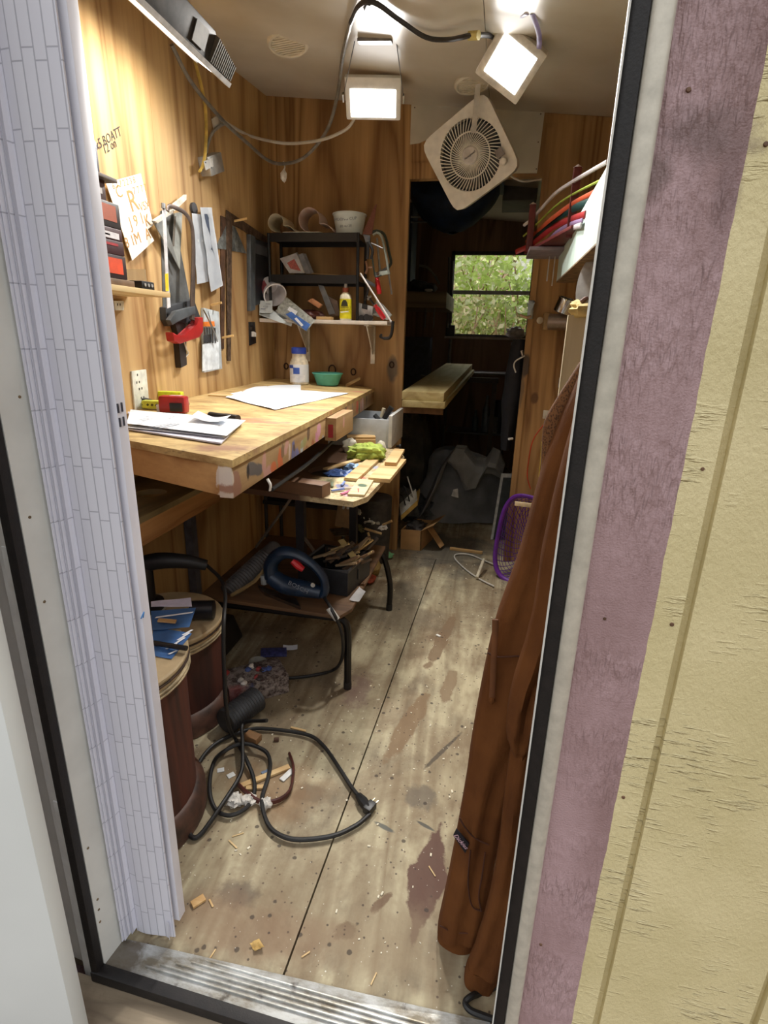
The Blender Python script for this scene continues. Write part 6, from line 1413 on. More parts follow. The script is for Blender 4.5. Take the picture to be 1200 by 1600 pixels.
# dark wall shelf on the left of the back room
ys2 = 4.5; a = at(640, 449, y=ys2); b_ = at(698, 456, y=ys2); hgt = at(640, 449, y=ys2).z - at(640, 474, y=ys2).z
bxo('loft_shelf', W + .005, b_.x, ys2, 5.3, b_.z - hgt, b_.z, wood((150, 132, 100), (110, 92, 66), 'x', 12, 4, name='loft_shelf_wood'), 'thick wooden shelf board high on the left in the dark back room', 'shelf')
zl = b_.z
for px, s_, lb in ((650, .09, 'dark rounded bundle at the left of the back-room shelf'), (668, .07, 'smaller dark rounded bundle in the middle of the back-room shelf')):
    p = at(px, 440, y=4.62); m = MB(); m.blob((p.x, 4.7, zl + s_ * .55), (s_, s_, s_ * .6), .25, 5, 16, 10, px, .92); one(m, 'dark_bundle', mat((70, 70, 72), .7, var=.3), lb, 'bundle')
m = MB(); m.tube([at(655, 415, y=4.55), at(668, 418, y=4.55), at(680, 432, y=4.55), at(686, 444, y=4.55)], .008, 8); one(m, 'bent_rod', mat((128, 124, 112), .5), 'thin pale bent rod standing on the back-room shelf', 'rod')
m = MB(); p = at(670, 454, y=4.52); m.blob((p.x, 4.52, zl + .012), (.035, .02, .011), .2, 5, 12, 8, 2); one(m, 'white_scrap', mat((206, 204, 196), .6), 'small white scrap at the edge of the back-room shelf', 'scrap')
for px, lb in ((664, 'left pale strap hanging under the back-room shelf'), (677, 'right pale strap hanging under the back-room shelf')):
    m = MB(); a, c = at(px + 2, 480, y=4.56), at(px, 512, y=4.56); m.tube([a, a * .5 + c * .5, c], .014, 6, flat=.3); one(m, 'hanging_strap', GREY, lb, 'strap', 'straps under the back-room shelf')
m = MB(); yb4 = 4.3; zb4 = at(650, 345, y=yb4).z
m.tube([at(642, 339, y=yb4), at(672, 339, y=yb4)], .007, 6, sub=1); one(m, 'upper_rail', mat((170, 170, 168), .4, .4), 'upper thin pale metal rail high at the left of the back room', 'rail')
m = MB(); m.tube([at(642, 347, y=yb4), at(696, 346, y=yb4)], .007, 6, sub=1); one(m, 'lower_rail', mat((120, 122, 126), .4, .4), 'lower thin grey metal rail high at the left of the back room', 'rail')
m = MB()
def tarp(u, v):
    a = at(636 + 152 * u, 286 + 2 * u, y=4.2); dz = .15 * math.sin(PI * min(1, u * 1.05)) ** .7 + .03
    an = v * 2 * PI; return V((a.x, 4.2 + .22 * math.sin(an), a.z + .02 - dz * (1 + math.cos(an)) * .9 + .02 * mnoise.noise(V((u * 9, v * 5, 0)))))
m.grid(tarp, 24, 16); one(m, 'tarpaulin', mat((34, 48, 76), .6, var=.3, vs=12), 'dark navy tarpaulin bundle hung under the ceiling of the back room', 'tarpaulin')
p = at(810, 300, y=4.4); bxo('ceiling_box', at(786, 300, y=4.4).x, at(840, 300, y=4.4).x, 4.4, 4.8, at(800, 313, y=4.4).z, at(800, 276, y=4.4).z, mat((84, 80, 76), .6), 'grey box hung under the ceiling at the right of the back room', 'box')
m = MB(); m.bx(W + .01, -.6, 5.3, 5.5, 0, 1.25); one(m, 'dark_cupboard', mat((60, 64, 74), .6, var=.2), 'tall dark cupboard in the far left corner of the back room', 'cupboard')
m = MB(); m.bx(W + .01, -.75, 4.9, 5.2, zl + .05, zl + .7, .01); one(m, 'navy_crate', mat((40, 50, 70), .6, var=.2), 'large dark navy box standing on the back-room shelf', 'box')
# hanging pole beside the window, things on the sill
m = MB(); a, c = at(702, 402, y=5.42), at(699, 512, y=5.42); m.tube([a, c], .010, 8, sub=1); m.tube([at(707, 408, y=5.44), at(704, 505, y=5.44)], .014, 8, sub=1); one(m, 'curtain_pole', mat((84, 76, 66), .5), 'pair of upright dark poles standing left of the back window', 'poles')
m = MB(); p = at(703, 517, y=5.50); m.box((p.x, 5.545, wz0 - .003 + .05), (.085, .05, .10), bev=.004); one(m, 'black_box', BLACK, 'small black box standing on the left end of the back window sill', 'box')
m = MB(); p = at(806, 520, y=5.55); m.blob((p.x, 5.56, wz0 + .045), (.09, .028, .05), .4, 7, 18, 10, 6, .95); one(m, 'white_bag', mat((206, 200, 196), .6), 'crumpled white bag lying on the right end of the back window sill', 'bag')
# grey shelving unit under the window
PO = mat((112, 110, 108), .45, .3)
su = thing('shelving_unit', 'grey tube shelving unit standing below the back window', 'shelving')
yu = 5.15
for a, c in (((801, 535), (783, 690)), ((704, 530), (700, 572))):
    m = MB(); A = at(*a, y=yu); m.tube([A, V((A.x - .01, yu, .02))], .014, 8, sub=1); m.build('post', PO, su)
for z_, x0 in ((at(770, 583, y=yu).z, at(757, 583, y=yu).x), (at(770, 678, y=yu).z, at(722, 676, y=yu).x)):
    m = MB(); m.bx(at(704, 560, y=yu).x, at(795, 583, y=yu).x, yu - .01, yu + .33, z_ - .015, z_, .002); m.build('shelf', PO, su)
zsu = at(770, 678, y=yu).z
def bot(px, r, h, c, lb, nm='bottle', sh=1):
    p = at(px, 675, y=yu + .08); m = MB(); m.lathe([(r, 0), (r, h * .6), (r * .4, h * .75), (r * .4, h), (0, h)] if sh else [(r, 0), (r, h * .8), (r * 1.04, h * .8), (r * 1.04, h), (0, h)], (p.x, yu + .09, zsu), (0, 0, 1), 16); return one(m, nm, mat(c, .35, var=.1), lb, nm)
bot(757, .035, .34, (96, 104, 106), 'tall slim grey bottle on the low shelf under the back window')
bot(741, .03, .20, (74, 84, 82), 'short greenish bottle left of the tall one under the back window')
bot(770, .06, .15, (136, 138, 140), 'wide pale grey tin on the low shelf under the back window', 'tin', 0)
bot(778, .05, .30, (40, 44, 50), 'dark jar at the right end of the low shelf under the back window', 'jar', 0)
m = MB()
def coat(u, v):
    pz = 1.28 - 1.0 * v; c = at(806 - 22 * v, 530 + 170 * v, y=3.19)
    an = u * 2 * PI; w_ = (.03 + .05 * math.sin(PI * min(1, v * .8 + .15))) * (1 + .15 * mnoise.noise(V((u * 4, v * 6, 2))))
    return V((c.x + .022 + w_ * .7 * math.cos(an), 3.19 + .075 * math.sin(an), c.z))
m.grid(coat, 16, 14, wrap=True); one(m, 'dark_coat', mat((26, 26, 32), .85, var=.2), 'black garment hanging at the right edge of the inner doorway', 'garment')
# grey dust sheet heap, dark cloth
GRC = mat((150, 150, 152), .85, var=.1, vs=9)
def drape(name, outline_y, lb, mt, depth, seed, fold=.05, ct='cloth'):
    """heaped cloth: rows (py, left px, right px) read at depth y, rounded front and back"""
    yy, rows = outline_y
    m = MB()
    def row(v):
        k = v * (len(rows) - 1); i = min(int(k), len(rows) - 2); t = k - i
        return [rows[i][j] * (1 - t) + rows[i + 1][j] * t for j in range(3)]
    def fn(u, v):
        py, lx, rx = row(v); A, B_ = at(lx, py, y=yy), at(rx, py, y=yy); c = (A + B_) / 2; hw = (B_.x - A.x) / 2; an = u * 2 * PI
        k = 1 + fold * 3 * mnoise.noise(V((math.cos(an) * 2 + seed, math.sin(an) * 2, v * 3))) + fold * math.sin(an * 5 + v * 4)
        return V((c.x + hw * math.cos(an) * k, yy + depth * (.4 + .6 * v) * math.sin(an) * k, max(c.z, .008)))
    m.grid(fn, 36, 16, wrap=True)
    top = rows[0]; return one(m, name, mt, lb, ct)
DST = mat((122, 122, 122), .88, var=.14, vs=6, bump=.3, bs=30)
drape('dust_sheet', (3.85, [(700, 690, 716), (706, 680, 745), (716, 672, 770), (735, 664, 780), (765, 655, 782), (790, 650, 780), (806, 642, 776)]), 'large heap of grey dust sheet on the back-room floor beneath the planks', DST, .20, 1, .07)
m = MB()
CV = [(640, 815, .05, .03), (662, 790, .10, .08), (680, 752, .11, .22), (694, 716, .10, .34), (706, 702, .09, .40), (722, 706, .12, .38), (738, 728, .14, .30), (752, 730, .12, .30), (764, 712, .10, .36), (776, 716, .09, .34), (786, 730, .06, .30)]
def cvr(u, v):
    k = u * (len(CV) - 1); i = min(int(k), len(CV) - 2); t = k - i; t = t * t * (3 - 2 * t)
    px, py, w_, _ = [CV[i][j] * (1 - t) + CV[i + 1][j] * t for j in range(4)]
    c = at(px, py, y=3.62); an = v * 2 * PI
    f = 1 + .35 * mnoise.noise(V((u * 5, math.cos(an) * 1.5, math.sin(an) * 1.5))) + .10 * math.sin(an * 4 + u * 9)
    return V((c.x + .35 * w_ * math.cos(an) * f * (1 if u < .5 else .6), c.y + w_ * .9 * math.sin(an) * f, max(.01, c.z - w_ * .35 + w_ * .9 * math.cos(an) * f * (.5 + .5 * u))))
m.grid(cvr, 50, 22); one(m, 'grey_cover', mat((136, 136, 134), .88, var=.14, vs=6, bump=.3, bs=30), 'folded pale grey cover arching over the front of the dust sheet heap', 'cloth')
m = MB(); p = FL(727, 806); m.blob((p.x, p.y + .08, .075), (.22, .16, .09), .5, 7, 36, 18, 21, .82); one(m, 'dark_cloth', mat((34, 46, 48), .85, var=.3, vs=15), 'crumpled dark green-black cloth on the floor in front of the dust sheet', 'cloth')
m = MB(); p = FL(648, 812); m.blob((p.x - .05, p.y + .05, .08), (.16, .14, .12), .4, 7, 30, 16, 25, .67); one(m, 'grey_rag', mat((84, 86, 88), .85, var=.3, vs=20), 'dark grey rag heap left of the dust sheet behind the cardboard box', 'rag')
m = MB(); p = at(652, 695, y=4.0); m.blob((p.x - .05, 4.0, .38), (.16, .18, .36), .3, 5, 24, 16, 31, 1.0); one(m, 'sack', mat((70, 66, 58), .85, var=.25, vs=12), 'dark bulging sack standing in the back room beneath the planks', 'sack')
m = MB(); p = at(705, 775, y=3.55); m.sheet([p, p + V((.05, 0, -.01)), p + V((.04, .02, .05)), p + V((.01, .02, .04))], 3, 3, .004); one(m, 'paper_corner', mat((206, 204, 198), .7), 'small pale paper corner stuck in the dark cloth', 'paper')
# framed panel leaning
fp2 = thing('framed_panel', 'narrow white-framed dark panel leaning at the right of the inner doorway', 'panel')
p0, p1 = FL(772, 795), at(785, 706, y=3.5)
o = V((at(770, 806, y=3.4).x, 3.4, .006)); m = MB(); m.obox(o, V((.16, .03, 0)), V((0, .02, 0)), V((.03, .08, .42))); m.build('panel', mat((60, 64, 64), .5), fp2)
for (a, u_, w_) in ((o + V((-.0, -.004, 0)), V((.016, .003, 0)), V((.03, .08, .42))), (o + V((.03, .076, .40)), V((.16, .03, 0)), V((.002, .004, .022)))):
    m = MB(); m.obox(a, u_, V((0, .026, 0)), w_); m.build('frame_strip', mat((190, 190, 184), .5), fp2)
# open cardboard box in the doorway
cb = thing('cardboard_box', 'small open cardboard box on the floor at the left of the inner doorway', 'box')
CBM = mat((176, 138, 92), .8, var=.08, vs=12)
o = FL(622, 858); o = V((-.47, 3.06, .001)); e_ = FL(657, 861); u_ = V((e_.x - o.x, .0, 0)); v_ = V((.05, .22, 0))
o.y = e_.y - .0
m = MB(); wall4(m, o, u_, v_, V((0, 0, .13)), .004); m.build('body', CBM, cb)
m = MB(); a = o + u_ + V((0, 0, .13)); m.obox(a, v_, V((.075, -.02, .05)), (0, 0, .003)); m.build('flap', CBM, cb)
m = MB(); a = o + u_ + v_ * .3 + V((.001, 0, .13)); m.obox(a + V((.0, .02, 0)), V((.10, -.06, -.11)), V((.02, .06, 0)), (0.002, 0, .002)); m.build('flap', CBM, cb)
m = MB(); m.blob(o + u_ * .4 + v_ * .5 + V((0, 0, .12)), (.06, .08, .035), .5, 8, 18, 12, 3); m.build('contents', mat((60, 58, 58), .8, var=.3), cb)
# yellow wooden jig with wires
jg = thing('wooden_jig', 'pale wooden board with looped wires leaning above the cardboard box', 'board')
A, B_ = at(626, 806, y=3.16), at(652, 782, y=3.16); d = B_ - A
m = MB(); m.obox(A, d, (0, .10, .05), (.004, -.004, -.03), .002); m.build('board', mat((196, 160, 84), .6, var=.08), jg)
m = MB(); m.obox(A + V((0, 0, .002)), d, (-.02, .06, .05), (0.0, .002, .004)); m.build('white_face', mat((214, 210, 196), .6), jg)
for k in range(3):
    m = MB(); p = A + d * (.25 + .25 * k) + V((0, .03, .03)); m.tube([p, p + V((-.02, .0, .06)), p + V((-.05, .02, .07 + .03 * k))], .004, 6); m.build('wire_loop', mat((196, 196, 190), .5) if k == 2 else BLACK, jg)
# flex on the floor, white stick
m = MB(); m.tube([FL(772, 916, .01), FL(750, 905, .008), FL(728, 890, .008), FL(711, 873, .008), FL(714, 866, .008), FL(735, 867, .008), FL(757, 876, .008), FL(778, 884, .02)], .0045, 8, sub=6); one(m, 'white_flex', CORDW, 'white flex looping over the floor left of the purple basket', 'cord')
m = MB(); m.cyl(FL(745, 903, .014), at(756, 874, y=FL(745, 903).y + .12), .009, 8); one(m, 'white_stick', mat((196, 188, 166), .6), 'short whitish stick lying across the white flex by the purple basket', 'stick')
chip(728, 862, .20, .022, .014, -.1, None, 'long pale stick lying across the floor in the inner doorway', 'wood_stick', 'stick')
# ------------------------------------------------------------------ right side
PUR = mat((98, 42, 142), .4, var=.1)
bs = thing('laundry_basket', 'purple open-mesh plastic basket lying on its side against the right partition', 'basket')
bcen = V((.225, 2.80, .235)); nb = V((-.42, -.9, .12)).normalized(); bu, bv, bn = rotm(nb, -.05)
# outline seen in the photo, in the mouth plane
RA, RBv = .135, .238
def bring(k, z, sc_=1): 
    a = 2 * PI * k; c_, s_ = math.cos(a), math.sin(a); e = 3.2; r = 1 / ((abs(c_) ** e + abs(s_) ** e) ** (1 / e))
    return bcen + bu * (RA * r * c_ * sc_) + bv * (RBv * r * s_ * sc_) + bn * z
m = MB(); m.tube([bring(k / 40, 0) for k in range(40)], .014, 8, closed=True, sub=2, flat=.8); m.build('rim', PUR, bs)
m = MB()
dep = .16
for k in range(44):
    m.tube([bring(k / 44 + tw, -dep * t, 1 - .25 * t * t) for t, tw in ((0, 0), (.4, .02), (.8, .045), (1, .06))], .0022, 4, sub=2)
for j in range(1, 8): m.tube([bring(k / 36, -dep * j / 7, 1 - .25 * (j / 7) ** 2) for k in range(36)], .0022, 4, closed=True, sub=1)
m.build('side_mesh', PUR, bs)
m = MB()
for j in range(1, 9): m.tube([bring(k / 30, -dep, .75 * j / 8.5) for k in range(30)], .002, 4, closed=True, sub=1)
for k in range(36): m.tube([bring(k / 36 + .02 * i, -dep, .75 * (1 - i / 4) + .03) for i in range(5)], .002, 4, sub=2)
m.build('base_mesh', PUR, bs)
m = MB(); p = at(812, 788, y=2.76); m.box(p + V((.03, 0, 0)), (.11, .012, .022), (0, .05, 0), .002); one(m, 'wood_tag', mat((226, 206, 170), .6), 'pale flat stick resting across the mouth of the purple basket', 'stick')
# latch and knob on the partition edge
lt = thing('latch', 'silver wing latch on the right edge of the inner doorway', 'latch')
m = MB(); m.box(B(829, 484, .01), (.03, .014, .09), bev=.003); m.build('plate', STEEL, lt)
m = MB(); m.tube([B(829, 494, .02), B(822, 496, .035), B(812, 492, .035)], .007, 8); m.build('lever', mat((206, 176, 150), .3, .3), lt)
m = MB(); m.poly([B(826, 482, .02), B(832, 482, .02), B(836, 472, .02), B(829, 477, .02), B(823, 472, .02)], (0, -.006, 0)); m.build('wing', STEEL, lt)
kn2 = thing('door_knob', 'small pale knob on the right partition beside the wood block', 'knob')
m = MB(); p = B(843, 501, 0); m.lathe([(.008, 0), (.008, .02), (.017, .028), (.016, .036), (0, .04)], p, (0, -1, 0), 14); m.build('knob', mat((190, 176, 150), .4, .3), kn2)
m = MB(); a = B(849, 490, .0); c = B(857, 516, .0); m.bx(a.x, c.x, YB - .10, YB - .001, c.z, a.z, .002); one(m, 'wood_bracket', mat((150, 122, 80), .65, var=.15), 'square wood bracket on the right partition holding the metal cylinders', 'bracket')
x_, z_ = at(858, 500, y=2.95).x, at(858, 503, y=2.95).z
m = MB(); m.cyl((x_ + .001, 2.96, z_), (x_ + .22, 2.90, z_), .038, 22); m.cyl((x_ + .22, 2.90, z_), (x_ + .225, 2.898, z_), .030, 18); one(m, 'metal_tube', mat((146, 130, 116), .3, .7, .1), 'brownish steel tube sticking out along the right partition', 'tube')
p = V((at(880, 489, y=2.92).x, 2.92, z_ + .04)); m = MB(); m.lathe([(.045, 0), (.052, .004), (.05, .06), (.053, .068), (.046, .068), (.044, .006)], p, (.3, -.2, 1), 24); one(m, 'steel_cup', mat((186, 188, 190), .15, 1, .03), 'shiny steel ring standing on top of the brownish steel tube', 'cup')
m = MB(); m.tube([B(820, 556, .01), B(806, 564, .01), B(803, 572, .005), B(806, 582, .01)], .004, 6); one(m, 'edge_wire', CORDW, 'short white wire bent round the right edge of the inner doorway', 'wire')
m = MB(); m.tube([B(815, 548, .004), B(817, 556, .01)], .008, 8, sub=1); one(m, 'screw_eye', STEEL, 'small metal eye in the dark smudge on the right partition edge', 'screw eye')
m = MB(); p = B(795, 686, .02); m.cyl(p, p + V((.02, .02, 0)), .007, 8); one(m, 'white_peg', WHITE, 'small white peg on the right partition edge above the framed panel', 'peg')
# red and yellow wires, little white catch
m = MB(); m.tube([B(862, 652, .02), B(846, 668, .02), B(832, 690, .02), B(826, 720, .02), B(824, 745, .02), B(829, 764, .02)], .0032, 6, sub=6); one(m, 'red_wire', mat((196, 66, 42), .5), 'thin red wire hanging in a curve on the right partition', 'wire')
m = MB(); m.tube([B(846, 690, .015), B(845, 715, .015), B(842, 745, .015)], .003, 6); one(m, 'yellow_wire', mat((214, 190, 96), .5), 'thin yellow wire hanging beside the red wire on the right partition', 'wire')
m = MB(); m.box(B(853, 648, .012), (.03, .02, .045), bev=.004); one(m, 'white_catch', mat((206, 200, 186), .5), 'small white catch on the right partition beside the brown hoodie', 'catch')
m = MB(); m.box(B(879, 598, .015), (.04, .02, .05), bev=.003); one(m, 'grey_catch', mat((150, 150, 156), .5), 'small grey bracket on the right partition under the pale board', 'bracket')
# pale upright board with a rag and paddle
yb3 = 2.1; a, c = at(888, 492, y=yb3), at(925, 492, y=yb3)
m = MB(); m.bx(a.x, a.x + .16, yb3, yb3 + .02, .0, a.z, .002); pbd = one(m, 'upright_board', wood((206, 196, 170), (176, 164, 136), 'z', 14, 3, name='pale_board', knots=False), 'pale upright board standing against the right wall behind the hoodie', 'board')
m = MB(); m.blob((a.x + .05, yb3 + .0, a.z + .018), (.05, .05, .03), .4, 7, 18, 12, 8, .9); one(m, 'yellow_rag', mat((196, 176, 120), .8, var=.15), 'yellowish rag draped on top of the pale upright board', 'rag')
m = MB(); p = at(921, 452, y=2.09); p.z = a.z + .092; m.lathe([(.06, 0), (.07, .004), (.07, .012), (0, .014)], p, (-.5, -.8, .1), 24, .6, 1.3); one(m, 'grey_paddle', mat((150, 150, 150), .5), 'grey oval paddle showing beside the door frame above the pale board', 'paddle')
m = MB(); p = at(908, 473, y=2.08); m.tube([p, p + V((.02, 0, .012)), p + V((.05, 0, -.012))], .010, 8); one(m, 'brown_handle', mat((84, 52, 36), .4), 'small brown handle with a white end between the paddle and the board', 'handle')
# mint painted shelf board and the strip rack
XM = .25
t0, t1, bb0, bb1 = at(877, 387, x=XM), at(899, 340, x=XM), at(872, 436, x=XM), at(950, 345, x=XM)
zb_ = (at(869, 444, x=XM).z + at(933, 371, x=XM).z) / 2
yfar = at(871, 425, x=XM).y
sh = thing('mint_shelf', 'mint-green painted plank shelf on the right wall below the coloured strips', 'shelf')
MINT = wood((196, 214, 206), (168, 188, 180), 'z', 30, 2, name='mint_paint', knots=False)
m = MB(); tn = at(945, 255, x=XM); m.hexa([(XM, 1.3, zb_), (XM + .075, 1.3, zb_), (XM + .075, yfar, zb_), (XM, yfar, zb_)], [(XM, 1.3, tn.z), (XM + .075, 1.3, tn.z), (XM + .075, yfar + .02, t0.z), (XM, yfar + .02, t0.z)]); m.build('front_plank', MINT, sh)
m = MB(); m.bx(XM + .076, XR - .002, 1.3, yfar - .02, zb_ + .004, zb_ + .02); m.build('shelf_board', mat((126, 104, 76), .7, var=.15), sh)
m = MB(); m.bx(XM - .0005, XM + .0755, 1.31, yfar, zb_ - .006, zb_ - .0005); m.build('raw_edge', mat((120, 98, 70), .7, var=.25, vs=30), sh)
m = MB(); o = at(867, 400, y=yfar + .03); m.bx(XM - .045, XM - .04, yfar + .0, yfar + .005, zb_ - .0, zb_ + .16); m.bx(XM - .02, XM - .015, yfar + .0, yfar + .005, zb_ - .02, zb_ + .16); m.bx(XM - .045, XM - .015, yfar, yfar + .005, zb_ + .155, zb_ + .16); m.build('end_frame', mat((190, 186, 176), .4, .5), sh)
rk2 = thing('strip_rack', 'dark red wooden rack on the right wall holding curved coloured strips', 'rack')
DRED = mat((96, 34, 34), .45, var=.12)
def rkp(px, py, y): return at(px, py, y=y)
PA, PB_ = (2.84, 2.35), None
for (b0, tp, y_) in (((826, 394), (833, 320), 2.84), ((893, 372), (903, 262), 2.38)):
    a, c = rkp(*b0, y_), rkp(*tp, y_); m = MB(); m.obox(V((c.x - .014, y_ - .014, a.z)), (.028, 0, 0), (0, .028, 0), V((0, 0, c.z - a.z)), .002); m.build('post', DRED, rk2)
    m = MB(); m.lathe([(.018, 0), (.0, .012)], (c.x, y_, c.z), (0, 0, 1), 4); m.build('post_cap', mat((206, 190, 186), .4), rk2)
a, c = rkp(826, 392, 2.86), rkp(893, 372, 2.38); zb5 = a.z
m = MB(); m.obox(V((a.x - .02, 2.87, zb5 - .012)), V((c.x - a.x, -.62, 0)), (.10, .01, 0), (0, 0, .012), .002); m.build('base', DRED, rk2)
def strip(pts, r, c, lb, fl_=.35):
    ys_ = [2.93, 2.86, 2.6, 2.38, 2.05][:len(pts)]
    m = MB(); m.tube([rkp(px, py, y) for (px, py), y in zip(pts, ys_)], r, 8, sub=6, flat=fl_, ref=(0, 0, 1)); return one(m, 'curved_strip', mat(c, .35, var=.05), lb, 'strip')
strip([(819, 352), (836, 337), (866, 304), (895, 284), (950, 252)], .0072, (206, 200, 204), 'white round rod, topmost in the dark red rack', 1)
strip([(818, 369), (835, 354), (866, 324), (893, 305), (942, 280)], .0045, (150, 168, 66), 'thin lime-green rod below the white rod in the dark red rack', 1)
strip([(822, 378), (838, 363), (858, 345), (892, 320), (930, 300)], .009, (176, 76, 46), 'orange strip below the lime-green rod in the dark red rack')
strip([(824, 384), (838, 370), (864, 345), (893, 327), (925, 315)], .014, (22, 54, 52), 'broad dark green strip in the middle of the dark red rack')
strip([(806, 394), (830, 382), (866, 354), (892, 343), (915, 335)], .012, (150, 42, 44), 'red strip projecting lowest at the far end of the dark red rack')
strip([(826, 393), (845, 384), (868, 364), (890, 351), (910, 345)], .008, (134, 110, 146), 'lilac strip below the red strip in the dark red rack')
strip([(830, 396), (850, 389), (870, 372), (890, 358), (908, 352)], .009, (186, 180, 182), 'white flat strip, lowest in the dark red rack')
m = MB(); a = rkp(822, 402, 2.9); c = rkp(868, 404, 2.72); m.obox(V((a.x, 2.9, zb5 - .03)), V((.0, -.28, 0)), (.17, 0, 0), (0, 0, .014), .002); one(m, 'grey_plate', mat((140, 130, 140), .5), 'grey-violet plate lying under the dark red rack', 'plate')
# ------------------------------------------------------------------ brown hoodie
def cloth_mat():
    g = G('brown_fleece')
    nz = g.noise(7, detail=4); f_ = g.noise(900, detail=2)
    col = g.mix(g.rng(nz, .3, .7), lin((112, 68, 32)), lin((88, 50, 22)))
    g.bump(g.math('ADD', g.math('MULTIPLY', f_, .08), g.noise(22, g.map((1, 1, .45)), 3, .5)), .55, .02); g.b.inputs['Sheen Weight'].default_value = .0
    return g.done(col, .9, 0, .2)
FLE = cloth_mat()
hd = thing('hoodie', 'brown fleece hoodie hanging inside the right door frame, sleeves reaching the floor', 'hoodie')
def interp(rows, v):
    k = v * (len(rows) - 1); i = min(int(k), len(rows) - 2); t = k - i
    t = t * t * (3 - 2 * t) if False else t
    return [rows[i][j] * (1 - t) + rows[i + 1][j] * t for j in range(3)]
def sleeve(name, rows, y0, dep, seed, mt=FLE, fold=.12, nu=32, nv=40, cap=True):
    rows = [r for r in rows]; m = MB()
    R0 = []
    for i in range(len(rows)): R0.append(rows[i])
    # smooth the rows a little
    S = []
    for k in range(nv + 1): S.append(interp(rows, k / nv))
    for _ in range(2): S = [S[0]] + [[(S[i - 1][j] + 2 * S[i][j] + S[i + 1][j]) / 4 for j in range(3)] for i in range(1, nv)] + [S[-1]]
    def fn(u, v):
        py, lx, rx = S[min(nv, int(round(v * nv)))]
        A, B_ = at(lx, py, y=y0), at(rx, py, y=y0); c = (A + B_) / 2; hw = (B_.x - A.x) / 2; an = u * 2 * PI
        f = fold * mnoise.noise(V((math.cos(an) * 1.6 + seed, math.sin(an) * 1.6, v * 2.2))) + fold * .35 * math.sin(an * 6 + v * 7 + seed)
        sd = math.sin(an)
        return V((c.x + hw * math.cos(an), y0 + dep * math.copysign(abs(sd) ** .6, sd) * (1 + f * 3.0) + .004 * mnoise.noise(V((an, v * 20, seed))), c.z + (A.z - c.z) * math.cos(an) * -.6))
    m.grid(fn, nu, nv, wrap=True)
    if cap:
        m.bm.verts.ensure_lookup_table(); bot_ = [m.bm.verts[i * (nv + 1) + nv] for i in range(nu)]; top_ = [m.bm.verts[i * (nv + 1)] for i in range(nu)]
        m.f(bot_); m.f(top_[::-1])
    return m.build(name, mt, hd, 60)
jx = lambda py: 985 - .1344 * py + 34      # just behind the frame edge
body = sleeve('body', [(560, 916, jx(560)), (600, 900, jx(600)), (640, 882, jx(640)), (680, 866, jx(680)), (730, 847, jx(730)), (800, 829, jx(800)), (880, 808, jx(880)), (950, 779, jx(950)), (1000, 766, jx(1000)), (1060, 753, jx(1060)), (1110, 744, 845), (1160, 735, 830), (1200, 731, 800), (1280, 717, 786), (1350, 704, 772), (1400, 694, 764), (1445, 684, 757)], .87, .045, 1)
cuff = sleeve('cuff', [(1446, 686, 755), (1455, 683, 753), (1470, 684, 749), (1485, 692, 744), (1494, 703, 737)], .87, .036, 2, nv=10, fold=.03)
sl2 = sleeve('lining_side', [(900, 884, jx(900)), (1000, 862, jx(1000)), (1100, 812, jx(1100)), (1180, 796, jx(1180)), (1240, 788, jx(1240)), (1320, 780, jx(1320)), (1400, 766, jx(1400)), (1470, 746, 815), (1505, 732, 806)], .79, .03, 5)
cuff2 = sleeve('cuff', [(1507, 731, 792), (1520, 725, 782), (1535, 724, 774), (1545, 738, 762)], .79, .025, 7, nv=8, fold=.03)
slv = sleeve('sleeve', [(620, 908, jx(620)), (700, 884, jx(700)), (780, 864, jx(780)), (860, 846, jx(860)), (940, 836, jx(940)), (1000, 822, jx(1000)), (1060, 803, 858), (1110, 792, 846), (1150, 790, 836), (1166, 800, 824)], .755, .03, 3)
CORD_ = G('ribbed_collar'); w_ = CORD_.n('ShaderNodeTexVoronoi', {'Vector': CORD_.map((1, 1, .6)), 'Scale': 420}).outputs['Distance']
CORDM = CORD_.done(CORD_.mix(CORD_.rng(w_, .2, .6), lin((66, 38, 18)), lin((120, 78, 42))), .9)
sleeve('collar', [(566, 906, 914), (580, 897, 912), (600, 884, 906), (625, 868, 896), (650, 853, 886), (665, 848, 880), (700, 846, 868), (738, 845, 856)], .90, .014, 4, CORDM, .02, 16, 20)
def front(px, py, y0=.87, dep=.045): return at(px, py, y=y0 - dep)
m = MB(); m.tube([front(774, 968, dep=.052), front(773, 1000, dep=.052), front(771, 1040, dep=.050), front(769, 1086, dep=.048), front(768, 1092, dep=.048)], .0052, 8, flat=.4, ref=(1, 0, 0)); ds = m.build('drawstring', mat((104, 62, 30), .85, var=.1), hd)
m = MB(); m.lathe([(.004, 0), (.006, .006), (.004, .012)], front(768, 1098, dep=.048), (0, 0, 1), 8); m.build('knot', FLE, ds)
SEAM = mat((70, 36, 16), .9)
for pts in ([(718, 1278), (726, 1292), (738, 1306), (752, 1315), (764, 1320)], [(762, 1020), (775, 1026), (795, 1026), (812, 1026), (830, 1040)], [(735, 1328), (732, 1360), (732, 1390), (738, 1416), (752, 1424)], [(758, 1332), (753, 1370), (748, 1400), (752, 1424)], [(687, 1446), (705, 1455), (725, 1458), (743, 1456)]):
    m = MB(); m.tube([front(px, py, dep=.050 if py < 1440 else .042) for px, py in pts], .0016, 6, sub=5); m.build('seam', SEAM, hd)
m = MB(); q = [front(713, 1296, dep=.050), front(733, 1319, dep=.052), front(727, 1334, dep=.052), front(708, 1306, dep=.050)]; m.poly(q, (0, .004, 0), .001); pt2 = m.build('patch', mat((24, 20, 26), .7), hd)['label'] = 'black woven patch'
pt2 = [o for o in hd.children if o.name.startswith('patch')][0]
